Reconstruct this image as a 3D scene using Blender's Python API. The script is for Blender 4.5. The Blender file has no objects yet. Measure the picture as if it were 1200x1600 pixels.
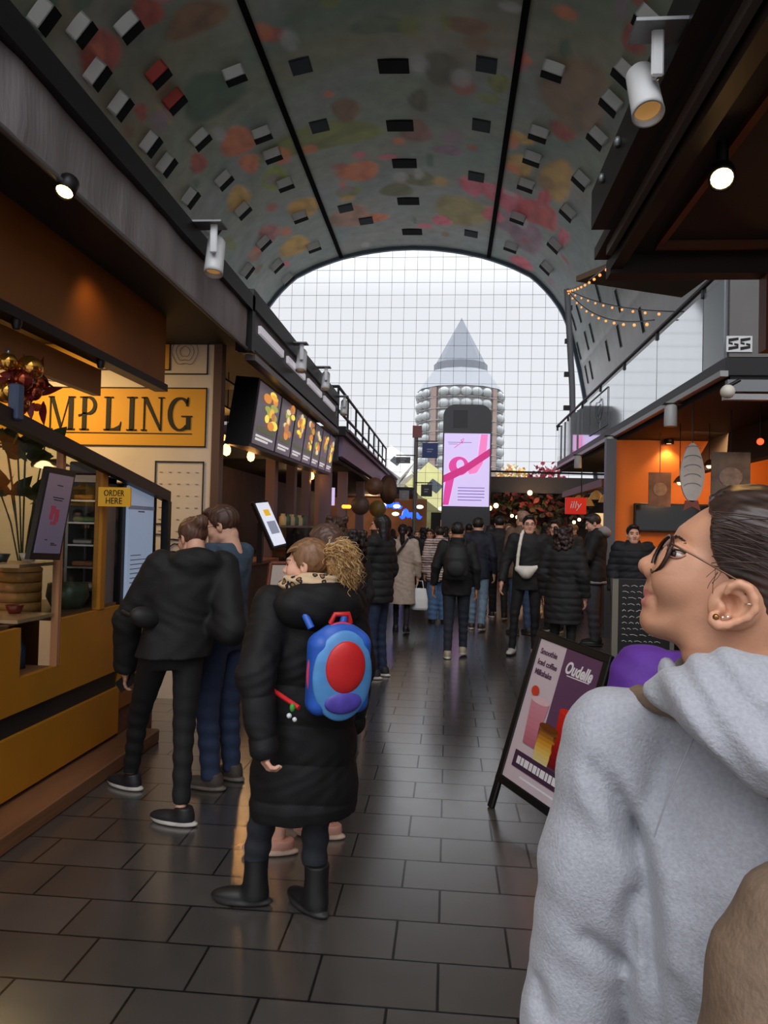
import bpy, math, random
import numpy as np
from mathutils import Vector, Matrix
random.seed(7); RNG = np.random.default_rng(7)
SC = bpy.context.scene
COL = SC.collection

# ------------------------------------------------------------------ camera
FPX = 1155.0; EYE = 1.70                      # focal length in pixels of a 1200x1600 frame, eye height
YAW, PITCH, ROLL = math.radians(4.98), math.radians(1.27), math.radians(1.4)
CAMP = np.array([0.0, 0.0, EYE])
_f = np.array([-math.sin(YAW)*math.cos(PITCH), math.cos(YAW)*math.cos(PITCH), math.sin(PITCH)])
_r0 = np.array([math.cos(YAW), math.sin(YAW), 0.0]); _u0 = np.cross(_r0, _f)
_r = _r0*math.cos(ROLL)+_u0*math.sin(ROLL); _u = -_r0*math.sin(ROLL)+_u0*math.cos(ROLL)
cam = bpy.data.objects.new('camera', bpy.data.cameras.new('camera')); COL.objects.link(cam)
cam.data.sensor_fit = 'VERTICAL'; cam.data.sensor_height = 36.0; cam.data.sensor_width = 27.0
cam.data.lens = 36.0*FPX/1600.0; cam.data.clip_end = 600; cam.data.clip_start = 0.05
cam.matrix_world = Matrix(((_r[0], _u[0], -_f[0], 0), (_r[1], _u[1], -_f[1], 0), (_r[2], _u[2], -_f[2], EYE), (0, 0, 0, 1)))
SC.camera = cam
def ray(x, y): return _f+(x-600)/FPX*_r-(y-800)/FPX*_u
def aY(x, y, Y): d = ray(x, y); return CAMP+d*(Y/d[1])          # point seen at a pixel, on a plane of the place
def aX(x, y, X): d = ray(x, y); return CAMP+d*(X/d[0])
def aZ(x, y, Z): d = ray(x, y); return CAMP+d*((Z-EYE)/d[2])

# ------------------------------------------------------------------ view, sky and big lights
SC.view_settings.view_transform = 'Standard'; SC.view_settings.look = 'None'
SC.view_settings.exposure = 0.0; SC.view_settings.gamma = 1.0; SC.view_settings.use_curve_mapping = False
SC.cycles.max_bounces = 8; SC.cycles.diffuse_bounces = 4; SC.cycles.glossy_bounces = 4; SC.cycles.transparent_max_bounces = 16
SC.cycles.caustics_reflective = False; SC.cycles.caustics_refractive = False; SC.cycles.sample_clamp_indirect = 3.0
W = bpy.data.worlds.new('overcast'); SC.world = W; W.use_nodes = True
nt = W.node_tree; nt.nodes.clear()
_o = nt.nodes.new('ShaderNodeOutputWorld'); _b = nt.nodes.new('ShaderNodeBackground')
_tc = nt.nodes.new('ShaderNodeTexCoord'); _sx = nt.nodes.new('ShaderNodeSeparateXYZ'); _mr = nt.nodes.new('ShaderNodeMapRange')
_no = nt.nodes.new('ShaderNodeTexNoise'); _no.inputs['Scale'].default_value = 2.2; _no.inputs['Detail'].default_value = 3
_mx = nt.nodes.new('ShaderNodeMix'); _mx.data_type = 'RGBA'
nt.links.new(_tc.outputs['Generated'], _sx.inputs[0]); nt.links.new(_sx.outputs['Z'], _mr.inputs['Value'])
nt.links.new(_tc.outputs['Generated'], _no.inputs['Vector'])
_mr.inputs['From Min'].default_value = 0.30; _mr.inputs['From Max'].default_value = 1.0
_mr.inputs['To Min'].default_value = 0.90; _mr.inputs['To Max'].default_value = 5.5      # overcast: zenith about 3x the horizon
_mx.inputs['A'].default_value = (0.97, 0.985, 1.03, 1); _mx.inputs['B'].default_value = (1.02, 1.02, 1.045, 1)
nt.links.new(_no.outputs['Fac'], _mx.inputs['Factor']); nt.links.new(_mx.outputs['Result'], _b.inputs['Color'])
nt.links.new(_mr.outputs['Result'], _b.inputs['Strength']); nt.links.new(_b.outputs[0], _o.inputs[0])

# ------------------------------------------------------------------ helpers
def lin(c):
    if isinstance(c, (int, float)): c = (c, c, c)
    return tuple(((v/255.0)/12.92 if v/255.0 <= 0.04045 else ((v/255.0+0.055)/1.055)**2.4) for v in c)
MATS = {}
def mat(name, col=(128, 128, 128), rough=0.6, metal=0.0, noise=None, bump=None, emit=None, alpha=None, spec=None, trans=None, sheen=0, stretch=None, sss=0):
    """procedural principled material; col in sRGB 0-255; noise=(scale, amount) varies the colour; bump=(scale, strength)"""
    if name in MATS: return MATS[name]
    m = bpy.data.materials.new(name); m.use_nodes = True; nt = m.node_tree; p = nt.nodes['Principled BSDF']
    c = lin(col); p.inputs['Base Color'].default_value = (*c, 1); p.inputs['Roughness'].default_value = rough; p.inputs['Metallic'].default_value = metal
    if spec is not None: p.inputs['Specular IOR Level'].default_value = spec
    if alpha is not None: p.inputs['Alpha'].default_value = alpha
    if trans is not None: p.inputs['Transmission Weight'].default_value = trans
    if sheen: p.inputs['Sheen Weight'].default_value = sheen
    if sss:
        p.inputs['Subsurface Weight'].default_value = sss; p.inputs['Subsurface Radius'].default_value = (.008, .003, .0015); p.inputs['Subsurface Scale'].default_value = 1
    if emit is not None:
        ec, es = emit; p.inputs['Emission Color'].default_value = (*lin(ec), 1); p.inputs['Emission Strength'].default_value = es
    if noise or bump:
        tc = nt.nodes.new('ShaderNodeTexCoord'); vec = tc.outputs['Object']
        if stretch:
            mp = nt.nodes.new('ShaderNodeMapping'); mp.inputs['Scale'].default_value = stretch; nt.links.new(vec, mp.inputs[0]); vec = mp.outputs[0]
    if noise:
        n = nt.nodes.new('ShaderNodeTexNoise'); n.inputs['Scale'].default_value = noise[0]; n.inputs['Detail'].default_value = 4
        nt.links.new(vec, n.inputs['Vector'])
        r = nt.nodes.new('ShaderNodeMapRange'); r.inputs['From Min'].default_value = .3; r.inputs['From Max'].default_value = .7
        r.inputs['To Min'].default_value = 1-noise[1]; r.inputs['To Max'].default_value = 1+noise[1]
        nt.links.new(n.outputs['Fac'], r.inputs['Value'])
        x = nt.nodes.new('ShaderNodeMix'); x.data_type = 'RGBA'; x.blend_type = 'MULTIPLY'; x.inputs['Factor'].default_value = 1
        x.inputs['A'].default_value = (*c, 1); nt.links.new(r.outputs['Result'], x.inputs['B']); nt.links.new(x.outputs['Result'], p.inputs['Base Color'])
    if bump:
        n2 = nt.nodes.new('ShaderNodeTexNoise'); n2.inputs['Scale'].default_value = bump[0]; n2.inputs['Detail'].default_value = 3
        nt.links.new(vec, n2.inputs['Vector'])
        bn = nt.nodes.new('ShaderNodeBump'); bn.inputs['Strength'].default_value = bump[1]; bn.inputs['Distance'].default_value = .01
        nt.links.new(n2.outputs['Fac'], bn.inputs['Height']); nt.links.new(bn.outputs[0], p.inputs['Normal'])
    MATS[name] = m; return m
def glass(name, tint=(240, 245, 248), gloss=.08, rough=.02):
    """thin pane: mostly clear with a little mirror, so daylight passes"""
    if name in MATS: return MATS[name]
    m = bpy.data.materials.new(name); m.use_nodes = True; nt = m.node_tree; nt.nodes.clear()
    o = nt.nodes.new('ShaderNodeOutputMaterial'); t = nt.nodes.new('ShaderNodeBsdfTransparent'); g = nt.nodes.new('ShaderNodeBsdfGlossy'); x = nt.nodes.new('ShaderNodeMixShader')
    t.inputs[0].default_value = (*lin(tint), 1); g.inputs['Roughness'].default_value = rough; x.inputs[0].default_value = gloss
    nt.links.new(t.outputs[0], x.inputs[1]); nt.links.new(g.outputs[0], x.inputs[2]); nt.links.new(x.outputs[0], o.inputs[0])
    MATS[name] = m; return m

def tag(o, label=None, cat=None, group=None, kind=None):
    if label: o['label'] = label
    if cat: o['category'] = cat
    if group: o['group'] = group
    if kind: o['kind'] = kind
    return o
def empty(name, loc, label=None, cat=None, group=None, rz=0.0):
    o = bpy.data.objects.new(name, None); COL.objects.link(o); o.location = tuple(loc); o.rotation_euler = (0, 0, rz); o.empty_display_size = .1
    return tag(o, label, cat, group)
def wm(o):
    if o is None: return Matrix.Identity(4)
    return wm(o.parent) @ Matrix.LocRotScale(o.location, o.rotation_euler, o.scale)
def dup(o, loc=None, rz=None, label=None, group=None, parent=None, scale=None):
    c = o.copy(); COL.objects.link(c); c.parent = parent
    if loc is not None: c.location = tuple(loc)
    if rz is not None: c.rotation_euler = (0, 0, rz)
    if scale is not None: c.scale = (scale,)*3
    if label: c['label'] = label
    if group: c['group'] = group
    for ch in o.children: dup(ch, parent=c)
    return c

class MB:
    """collects shapes in world coordinates and links them as one mesh object"""
    def __init__(s): s.v = []; s.f = []; s.m = []; s.sm = []
    def add(s, vs, fs, mi=0, smooth=False):
        b = len(s.v); s.v += [tuple(float(a) for a in q) for q in vs]
        for q in fs: s.f.append([b+i for i in q]); s.m.append(mi); s.sm.append(smooth)
        return s
    def box(s, lo, hi, mi=0, bev=0.0):
        x0, y0, z0 = [min(a, b) for a, b in zip(lo, hi)]; x1, y1, z1 = [max(a, b) for a, b in zip(lo, hi)]
        return s.obox(((x0+x1)/2, (y0+y1)/2, (z0+z1)/2), ((x1-x0), (y1-y0), (z1-z0)), None, mi, bev)
    def obox(s, c, size, R=None, mi=0, bev=0.0):
        hx, hy, hz = [a/2 for a in size]; R = R or Matrix.Identity(3); c = Vector(c)
        if bev <= 0 or min(hx, hy, hz) <= bev*1.05:
            vs = [c+R@Vector((sx*hx, sy*hy, sz*hz)) for sz in (-1, 1) for sy in (-1, 1) for sx in (-1, 1)]
            return s.add(vs, [(0, 2, 3, 1), (4, 5, 7, 6), (0, 1, 5, 4), (2, 6, 7, 3), (0, 4, 6, 2), (1, 3, 7, 5)], mi)
        vs = []; idx = {}
        for sx in (-1, 1):
            for sy in (-1, 1):
                for sz in (-1, 1):
                    for ax in range(3):
                        q = [sx*(hx-bev), sy*(hy-bev), sz*(hz-bev)]; q[ax] = (sx*hx, sy*hy, sz*hz)[ax]
                        idx[(sx, sy, sz, ax)] = len(vs); vs.append(c+R@Vector(q))
        fs = []
        for ax in range(3):
            b, d = (ax+1) % 3, (ax+2) % 3
            for sg in (-1, 1):
                q = []
                for (t1, t2) in ((-1, -1), (1, -1), (1, 1), (-1, 1)):
                    k = [0, 0, 0]; k[ax] = sg; k[b] = t1; k[d] = t2; q.append(idx[(*k, ax)])
                fs.append(q if sg > 0 else q[::-1])
            for t1 in (-1, 1):
                for t2 in (-1, 1):                      # edges along axis ax
                    k0 = [0, 0, 0]; k0[b] = t1; k0[d] = t2; k0[ax] = -1; k1 = list(k0); k1[ax] = 1
                    q = [idx[(*k0, b)], idx[(*k1, b)], idx[(*k1, d)], idx[(*k0, d)]]
                    fs.append(q if t1*t2 < 0 else q[::-1])
        for sx in (-1, 1):
            for sy in (-1, 1):
                for sz in (-1, 1):
                    q = [idx[(sx, sy, sz, a)] for a in range(3)]; fs.append(q if sx*sy*sz > 0 else q[::-1])
        return s.add(vs, fs, mi)
    def quad(s, a, b, c, d, mi=0): return s.add([a, b, c, d], [(0, 1, 2, 3)], mi)
    def prism(s, pts, off, mi=0):
        """polygon pts (3-D) pushed along off"""
        n = len(pts); off = np.array(off, float); P = [np.array(p, float) for p in pts]
        vs = P+[p+off for p in P]
        return s.add(vs, [tuple(range(n))[::-1], tuple(range(n, 2*n))]+[(i, (i+1) % n, n+(i+1) % n, n+i) for i in range(n)], mi)
    def tube(s, path, r, n=8, mi=0, closed=False, cap=True):
        P = [Vector(p) for p in path]; k = len(P); rs = r if hasattr(r, '__len__') else [r]*k; rings = []; up = None
        for i, p in enumerate(P):
            a = P[(i-1) % k] if (closed or i > 0) else p; b = P[(i+1) % k] if (closed or i < k-1) else p
            t = (b-a).normalized() if (b-a).length > 1e-9 else Vector((0, 0, 1))
            if up is None: up = t.orthogonal().normalized()
            up = (up-t*up.dot(t)); up = up.normalized() if up.length > 1e-6 else t.orthogonal().normalized(); q = t.cross(up)
            rings.append([p+(up*math.cos(2*math.pi*j/n)+q*math.sin(2*math.pi*j/n))*rs[i] for j in range(n)])
        vs = [x for g in rings for x in g]; fs = []
        for i in range(k if closed else k-1):
            a, b = i*n, ((i+1) % k)*n
            fs += [(a+j, a+(j+1) % n, b+(j+1) % n, b+j) for j in range(n)]
        s.add(vs, fs, mi, True)
        if cap and not closed: s.add(rings[0], [tuple(range(n))[::-1]], mi); s.add(rings[-1], [tuple(range(n))], mi)
        return s
    def lathe(s, prof, c=(0, 0, 0), R=None, n=20, mi=0, smooth=True):
        """prof: (radius, height) along local z"""
        R = R or Matrix.Identity(3); c = Vector(c); vs = []; fs = []
        for (r, z) in prof: vs += [c+R@Vector((r*math.cos(2*math.pi*j/n), r*math.sin(2*math.pi*j/n), z)) for j in range(n)]
        for i in range(len(prof)-1):
            fs += [(i*n+j, i*n+(j+1) % n, (i+1)*n+(j+1) % n, (i+1)*n+j) for j in range(n)]
        s.add(vs, fs, mi, smooth)
        if prof[0][0] > 1e-5: s.add(vs[:n], [tuple(range(n))[::-1]], mi)
        if prof[-1][0] > 1e-5: s.add(vs[-n:], [tuple(range(n))], mi)
        return s
    def ell(s, c, rad, R=None, n=12, mi=0):
        R = R or Matrix.Identity(3); c = Vector(c); m = max(6, n//2+1); rad = rad if hasattr(rad, '__len__') else (rad,)*3; vs = []; fs = []
        for i in range(m+1):
            th = math.pi*i/m
            vs += [c+R@Vector((rad[0]*math.sin(th)*math.cos(2*math.pi*j/n), rad[1]*math.sin(th)*math.sin(2*math.pi*j/n), -rad[2]*math.cos(th))) for j in range(n)]
        for i in range(m): fs += [(i*n+j, i*n+(j+1) % n, (i+1)*n+(j+1) % n, (i+1)*n+j) for j in range(n)]
        return s.add(vs, fs, mi, True)
    def build(s, name, mats, parent=None, label=None, cat=None, group=None, kind=None, base=None, weld=False):
        me = bpy.data.meshes.new(name); M = wm(parent)
        if parent is None and base is not None: M = Matrix.Translation(Vector(base))
        Mi = M.inverted(); me.from_pydata([tuple(Mi@Vector(v)) for v in s.v], [], s.f)
        me.polygons.foreach_set('material_index', s.m); me.polygons.foreach_set('use_smooth', s.sm)
        for m in (mats if isinstance(mats, (list, tuple)) else [mats]): me.materials.append(m)
        me.validate(); me.update()
        o = bpy.data.objects.new(name, me); COL.objects.link(o); o.parent = parent
        if parent is None and base is not None: o.location = tuple(base)
        return tag(o, label, cat, group, kind)

def frame3(ux, uz):
    """matrix with columns x, y, z from an x direction and an up direction"""
    x = Vector(ux).normalized(); z = Vector(uz); z = (z-x*z.dot(x)).normalized(); y = z.cross(x)
    return Matrix((x, y, z)).transposed()
def text_mesh(s, size=.1, depth=.003, align='CENTER', shear=0.0, bold=0.0, space=1.0):
    cu = bpy.data.curves.new('t', 'FONT'); cu.body = s; cu.size = size; cu.extrude = depth/2; cu.align_x = align; cu.align_y = 'CENTER'; cu.shear = shear
    cu.offset = bold; cu.space_character = space; cu.resolution_u = 3
    o = bpy.data.objects.new('t', cu); COL.objects.link(o); bpy.context.view_layer.update()
    me = bpy.data.meshes.new_from_object(o); bpy.data.objects.remove(o); bpy.data.curves.remove(cu)
    vs = [tuple(v.co) for v in me.vertices]; fs = [tuple(p.vertices) for p in me.polygons]; bpy.data.meshes.remove(me)
    return vs, fs
def letters(s, c, right, up, size, m, parent=None, name='lettering', fit=None, **kw):
    """raised lettering centred on c, reading along right"""
    vs, fs = text_mesh(s, size, **kw); R = Vector(right).normalized(); U = Vector(up).normalized(); N = R.cross(U)
    if fit:
        xs = [v[0] for v in vs]; ys = [v[1] for v in vs]; k = fit[0]/(max(xs)-min(xs)); ky = (fit[1]/(max(ys)-min(ys))) if fit[1] else k
        cx = (max(xs)+min(xs))/2; cy = (max(ys)+min(ys))/2; vs = [((v[0]-cx)*k, (v[1]-cy)*ky, v[2]) for v in vs]
    c = Vector(c); mb = MB(); mb.add([c+R*v[0]+U*v[1]+N*v[2] for v in vs], fs)
    return mb.build(name, m, parent)
def lamp(name, kind, loc, power, col=(255, 200, 140), size=.1, target=None, spot=1.2, blend=.6, size_y=None):
    l = bpy.data.lights.new(name, kind); l.energy = power; l.color = lin(col)
    if kind == 'AREA':
        l.size = size
        if size_y: l.shape = 'RECTANGLE'; l.size_y = size_y
    else: l.shadow_soft_size = size
    if kind == 'SPOT': l.spot_size = spot; l.spot_blend = blend
    o = bpy.data.objects.new(name, l); COL.objects.link(o); o.location = tuple(loc)
    d = Vector(target)-Vector(loc) if target is not None else Vector((0, 0, -1))
    o.rotation_euler = d.to_track_quat('-Z', 'Y').to_euler()
    return o
BLACK = mat('black metal', (16, 16, 18), .45, .2); DARK = mat('dark stall paint', (30, 27, 26), .6, noise=(3, .2)); GREYM = mat('grey metal', (120, 122, 124), .4, .6)
WHITE = mat('white enamel', (215, 217, 218), .4); MATTE = mat('matte black', (12, 12, 13), .95, spec=.05); STEEL = mat('steel', (150, 150, 150), .3, .9)
# ================================================================== the hall: floor, vault, glass front
YF, YB = 82.0, -9.0
VCX = -4.65
HALF = [(0, 33.2), (2.5, 33.1), (5.2, 32.75), (8.2, 32.1), (11.0, 31.1), (13.4, 29.9), (15.2, 28.1), (16.6, 26.2), (17.4, 24.4), (18.0, 22.2), (18.7, 19.4), (19.3, 16.4), (20.1, 11.5), (20.9, 5.5), (21.3, 0.0)]
def smooth_poly(P, n):
    P = np.array(P); t = np.r_[0, np.cumsum(np.hypot(*np.diff(P, axis=0).T))]; s = np.linspace(0, t[-1], n*4)
    Q = np.c_[np.interp(s, t, P[:, 0]), np.interp(s, t, P[:, 1])]
    for _ in range(60): Q[1:-1] = .25*Q[:-2]+.5*Q[1:-1]+.25*Q[2:]
    t = np.r_[0, np.cumsum(np.hypot(*np.diff(Q, axis=0).T))]; s = np.linspace(0, t[-1], n)
    return np.c_[np.interp(s, t, Q[:, 0]), np.interp(s, t, Q[:, 1])]
_full = [(-x, z) for x, z in HALF[::-1]]+HALF[1:]
PROF = smooth_poly(_full, 321); PROF[:, 0] += VCX
PS = np.r_[0, np.cumsum(np.hypot(*np.diff(PROF, axis=0).T))]
def prof_at(s):
    p = np.array([np.interp(s, PS, PROF[:, 0]), np.interp(s, PS, PROF[:, 1])]); q = np.array([np.interp(s+.1, PS, PROF[:, 0]), np.interp(s+.1, PS, PROF[:, 1])])
    t = (q-p)/max(1e-9, np.linalg.norm(q-p)); return p, t, np.array([t[1], -t[0]])             # point, tangent, inward normal
def vault_hit(px, py):
    """where the line of sight meets the vault: arc length and depth"""
    d = ray(px, py); A = PROF[:-1]-[0, EYE]; B = PROF[1:]-[0, EYE]; D = np.array([d[0], d[2]]); E = B-A
    den = D[0]*E[:, 1]-D[1]*E[:, 0]; t = (A[:, 0]*E[:, 1]-A[:, 1]*E[:, 0])/den; w = (A[:, 0]*D[1]-A[:, 1]*D[0])/den
    i = [k for k in range(len(t)) if t[k] > 0 and -1e-6 <= w[k] <= 1.000001][0]
    return PS[i]+w[i]*(PS[i+1]-PS[i]), t[i]*d[1]

# floor: staggered stone slabs
def floor_mat():
    m = bpy.data.materials.new('dark stone slabs'); m.use_nodes = True; nt = m.node_tree; p = nt.nodes['Principled BSDF']
    tc = nt.nodes.new('ShaderNodeTexCoord'); br = nt.nodes.new('ShaderNodeTexBrick')
    br.inputs['Scale'].default_value = 1; br.inputs['Brick Width'].default_value = .46; br.inputs['Row Height'].default_value = .295; br.inputs['Mortar Size'].default_value = .006
    br.inputs['Mortar Smooth'].default_value = .2; br.offset = .39; br.inputs['Bias'].default_value = 0
    br.inputs['Color1'].default_value = (*lin((80, 76, 73)), 1); br.inputs['Color2'].default_value = (*lin((66, 62, 59)), 1); br.inputs['Mortar'].default_value = (*lin((24, 22, 21)), 1)
    nt.links.new(tc.outputs['Object'], br.inputs['Vector'])
    n = nt.nodes.new('ShaderNodeTexNoise'); n.inputs['Scale'].default_value = 9; n.inputs['Detail'].default_value = 6; nt.links.new(tc.outputs['Object'], n.inputs['Vector'])
    mx = nt.nodes.new('ShaderNodeMix'); mx.data_type = 'RGBA'; mx.blend_type = 'OVERLAY'; mx.inputs['Factor'].default_value = .18
    nt.links.new(br.outputs['Color'], mx.inputs['A']); nt.links.new(n.outputs['Fac'], mx.inputs['B']); nt.links.new(mx.outputs['Result'], p.inputs['Base Color'])
    rr = nt.nodes.new('ShaderNodeMapRange'); rr.inputs['To Min'].default_value = .15; rr.inputs['To Max'].default_value = .27; nt.links.new(n.outputs['Fac'], rr.inputs['Value']); nt.links.new(rr.outputs['Result'], p.inputs['Roughness'])
    bp = nt.nodes.new('ShaderNodeBump'); bp.inputs['Strength'].default_value = .12; bp.inputs['Distance'].default_value = .0025
    ad = nt.nodes.new('ShaderNodeMath'); ad.operation = 'MULTIPLY_ADD'; ad.inputs[1].default_value = -4; nt.links.new(br.outputs['Fac'], ad.inputs[0]); nt.links.new(n.outputs['Fac'], ad.inputs[2])
    cw = nt.nodes.new('ShaderNodeMapRange'); cw.inputs['To Min'].default_value = 1; cw.inputs['To Max'].default_value = 0; nt.links.new(br.outputs['Fac'], cw.inputs['Value']); nt.links.new(cw.outputs['Result'], p.inputs['Coat Weight']); p.inputs['Coat Roughness'].default_value = .27; p.inputs['Coat IOR'].default_value = 1.8
    nt.links.new(br.outputs['Fac'], bp.inputs['Height']); bp.invert = True; nt.links.new(bp.outputs[0], p.inputs['Normal'])
    p.inputs['Specular IOR Level'].default_value = .9
    return m
MB().box((-26, YB-4, -.2), (17, YF, 0)).build('floor', floor_mat(), kind='structure')
MB().box((-160, YF, -.3), (160, 330, -.06)).build('ground', mat('street paving', (120, 118, 115), .9, noise=(.4, .15)), kind='structure')

# vault with a painted fruit and leaf pattern (a generic one), pattern kept in a colour attribute
def build_vault():
    ns, ny = 321, 420
    ys = np.linspace(YB, YF, ny); S, Yg = np.meshgrid(PS, ys, indexing='ij')
    V = np.stack([np.repeat(PROF[:, 0:1], ny, 1), Yg, np.repeat(PROF[:, 1:2], ny, 1)], -1).reshape(-1, 3)
    apex = PS[160]
    def wave(a, b, c, d): return np.sin(S*a+Yg*b+c+1.3*np.sin(S*.31*d+Yg*.17+c))
    base = np.zeros((ns, ny, 3)); g = np.array(lin((112, 118, 100)))
    base[:] = g
    for (colr, a, b, c, d, k) in (((104, 84, 66), .21, .05, 1, 1, .55), ((84, 104, 98), .33, .24, 2.1, 1.4, .5), ((128, 124, 126), .12, .41, .3, .8, .45), ((72, 84, 68), .52, .3, 4, 1.7, .35), ((132, 116, 90), .25, .61, 5.2, .6, .35)):
        w = np.clip(wave(a, b, c, d), 0, 1)[..., None]**1.3*k; base = base*(1-w)+np.array(lin(colr))*w
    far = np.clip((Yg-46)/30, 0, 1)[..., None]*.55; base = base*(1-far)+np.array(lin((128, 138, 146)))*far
    def blob(px, py, rx, ry, colr, hard=.25):
        nonlocal base
        s0, y0 = vault_hit(px, py)
        try: s1, _ = vault_hit(px+rx, py); _, y1 = vault_hit(px, py+ry)
        except IndexError: return
        a = max(.5, min(6, abs(s1-s0))); b = max(.6, min(9, abs(y1-y0))); ang = RNG.uniform(-.5, .5)
        u = (S-s0)/a; v = (Yg-y0)/b; u, v = u*math.cos(ang)+v*math.sin(ang), -u*math.sin(ang)+v*math.cos(ang)
        d = np.sqrt(u*u+v*v)*(1+.08*np.sin(3*np.arctan2(v, u)+px)); k = np.clip((1-d)/hard+.2, 0, 1)[..., None]
        c = np.array(lin(colr))*(1+.35*np.clip(u*.5-v*.3, -1, 1)[..., None])*(1-.25*np.clip(np.sin(u*5+np.sin(v*4)), 0, 1)[..., None])
        base = base*(1-k*.92)+c*k*.92
    R1, OR, OL, PK, OC, DG, BR, PU = (150, 66, 58), (190, 104, 70), (112, 116, 62), (190, 92, 110), (176, 138, 74), (66, 88, 72), (118, 88, 66), (126, 102, 118)
    for q in ((305, 30, 62, 28, BR), (155, 85, 48, 60, R1), (230, 20, 30, 30, R1), (60, 30, 60, 40, DG), (330, 150, 60, 40, DG), (220, 175, 14, 22, R1), (372, 222, 34, 26, OR),
              (430, 280, 24, 22, (128, 142, 60)), (500, 215, 110, 22, OL), (560, 268, 36, 16, OR), (545, 300, 22, 9, OL), (548, 338, 36, 18, (150, 112, 98)), (690, 108, 32, 28, (84, 80, 62)), (655, 158, 16, 18, (80, 76, 62)),
              (540, 172, 24, 20, BR), (650, 205, 26, 18, (122, 84, 76)), (620, 297, 28, 11, (92, 90, 62)), (657, 280, 26, 12, (100, 98, 72)), (722, 330, 48, 24, (136, 124, 82)), (690, 345, 16, 8, PK),
              (740, 290, 26, 14, PK), (772, 300, 22, 14, PK), (800, 318, 26, 18, PK), (830, 330, 26, 20, (178, 74, 82)), (856, 342, 20, 20, (178, 74, 76)), (800, 350, 30, 18, PU), (825, 372, 30, 24, PU), (870, 282, 30, 36, OC), (812, 258, 24, 18, OC),
              (880, 205, 24, 16, R1), (900, 150, 66, 60, (126, 100, 76)), (990, 60, 24, 30, R1), (475, 325, 30, 18, OC), (460, 385, 30, 16, OC), (420, 365, 22, 18, (150, 96, 96)), (372, 310, 26, 24, OC), (310, 255, 18, 22, R1), (200, 205, 14, 20, BR),
              (390, 255, 18, 18, OR), (400, 395, 20, 14, (150, 110, 100)), (600, 40, 60, 14, (90, 104, 84)), (730, 40, 40, 14, BR), (780, 130, 20, 16, OL), (590, 340, 18, 7, OR), (700, 235, 26, 8, PU), (810, 215, 26, 10, OC), (850, 310, 12, 16, (178, 74, 82)), (770, 335, 18, 12, PK), (880, 370, 12, 16, PK), (815, 410, 22, 9, PK)):
        blob(*q)
    for _ in range(150):                                              # leaves, berries and petals between
        s0 = apex+RNG.uniform(-24, 20); y0 = RNG.uniform(2, 80); a = RNG.uniform(.3, 1.1); b = RNG.uniform(.4, 1.6)
        u = (S-s0)/a; v = (Yg-y0)/b; k = np.clip((1-np.sqrt(u*u+v*v))/.4, 0, 1)[..., None]*.7
        c = np.array(lin([R1, OR, OL, PK, OC, DG, BR, PU, (150, 150, 150)][RNG.integers(9)]))
        base = base*(1-k)+c*k
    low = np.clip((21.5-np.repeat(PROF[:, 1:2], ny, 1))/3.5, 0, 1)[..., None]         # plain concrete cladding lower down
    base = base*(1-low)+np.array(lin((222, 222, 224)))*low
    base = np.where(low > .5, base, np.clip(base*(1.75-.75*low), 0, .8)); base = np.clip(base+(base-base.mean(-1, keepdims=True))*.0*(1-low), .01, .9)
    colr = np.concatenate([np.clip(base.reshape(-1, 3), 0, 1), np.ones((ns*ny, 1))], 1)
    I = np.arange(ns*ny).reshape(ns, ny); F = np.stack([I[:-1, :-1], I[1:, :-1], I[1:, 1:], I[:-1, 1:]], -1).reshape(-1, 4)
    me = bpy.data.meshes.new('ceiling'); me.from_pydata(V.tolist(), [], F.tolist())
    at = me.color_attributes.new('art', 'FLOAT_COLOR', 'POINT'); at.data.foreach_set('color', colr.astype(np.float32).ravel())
    me.polygons.foreach_set('use_smooth', [True]*len(F))
    m = bpy.data.materials.new('printed vault panels'); m.use_nodes = True; nt = m.node_tree; p = nt.nodes['Principled BSDF']
    a = nt.nodes.new('ShaderNodeVertexColor'); a.layer_name = 'art'
    tc = nt.nodes.new('ShaderNodeTexCoord'); n = nt.nodes.new('ShaderNodeTexNoise'); n.inputs['Scale'].default_value = .9; n.inputs['Detail'].default_value = 8; nt.links.new(tc.outputs['Object'], n.inputs['Vector'])
    mx = nt.nodes.new('ShaderNodeMix'); mx.data_type = 'RGBA'; mx.blend_type = 'OVERLAY'; mx.inputs['Factor'].default_value = .3
    nt.links.new(a.outputs['Color'], mx.inputs['A']); nt.links.new(n.outputs['Fac'], mx.inputs['B']); nt.links.new(mx.outputs['Result'], p.inputs['Base Color'])
    p.inputs['Roughness'].default_value = .55; p.inputs['Specular IOR Level'].default_value = .3
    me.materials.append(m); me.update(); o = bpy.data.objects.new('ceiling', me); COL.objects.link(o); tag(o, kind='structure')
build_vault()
# outer skin of the building so that no light leaks through
mb = MB()
for i in range(0, 320, 8):
    (a, _, na), (b, _, nb) = prof_at(PS[i]), prof_at(PS[i+8]-1e-4); q = 1.2
    A = a-na*q; B = b-nb*q
    mb.quad((A[0], YB, A[1]), (A[0], YF, A[1]), (B[0], YF, B[1]), (B[0], YB, B[1]))
    mb.quad((a[0], YF, a[1]), (b[0], YF, b[1]), (B[0], YF, B[1]), (A[0], YF, A[1]))
mb.build('wall_outer', mat('facade stone', (150, 150, 152), .8), kind='structure')
# two black movement joints along the vault
for n_, (px, py) in enumerate(((530, 396), (765, 397)), 1):
    d = ray(px, py); s0, _ = vault_hit(px, py-3)
    p, t, nrm = prof_at(s0); h = .2; a = p-t*h; b = p+t*h; a2 = a+nrm*.22; b2 = b+nrm*.22
    MB().prism([(a[0], YB, a[1]), (b[0], YB, b[1]), (b2[0], YB, b2[1]), (a2[0], YB, a2[1])], (0, YF-YB, 0)).build('trim_%d' % n_, MATTE, kind='structure')
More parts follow.
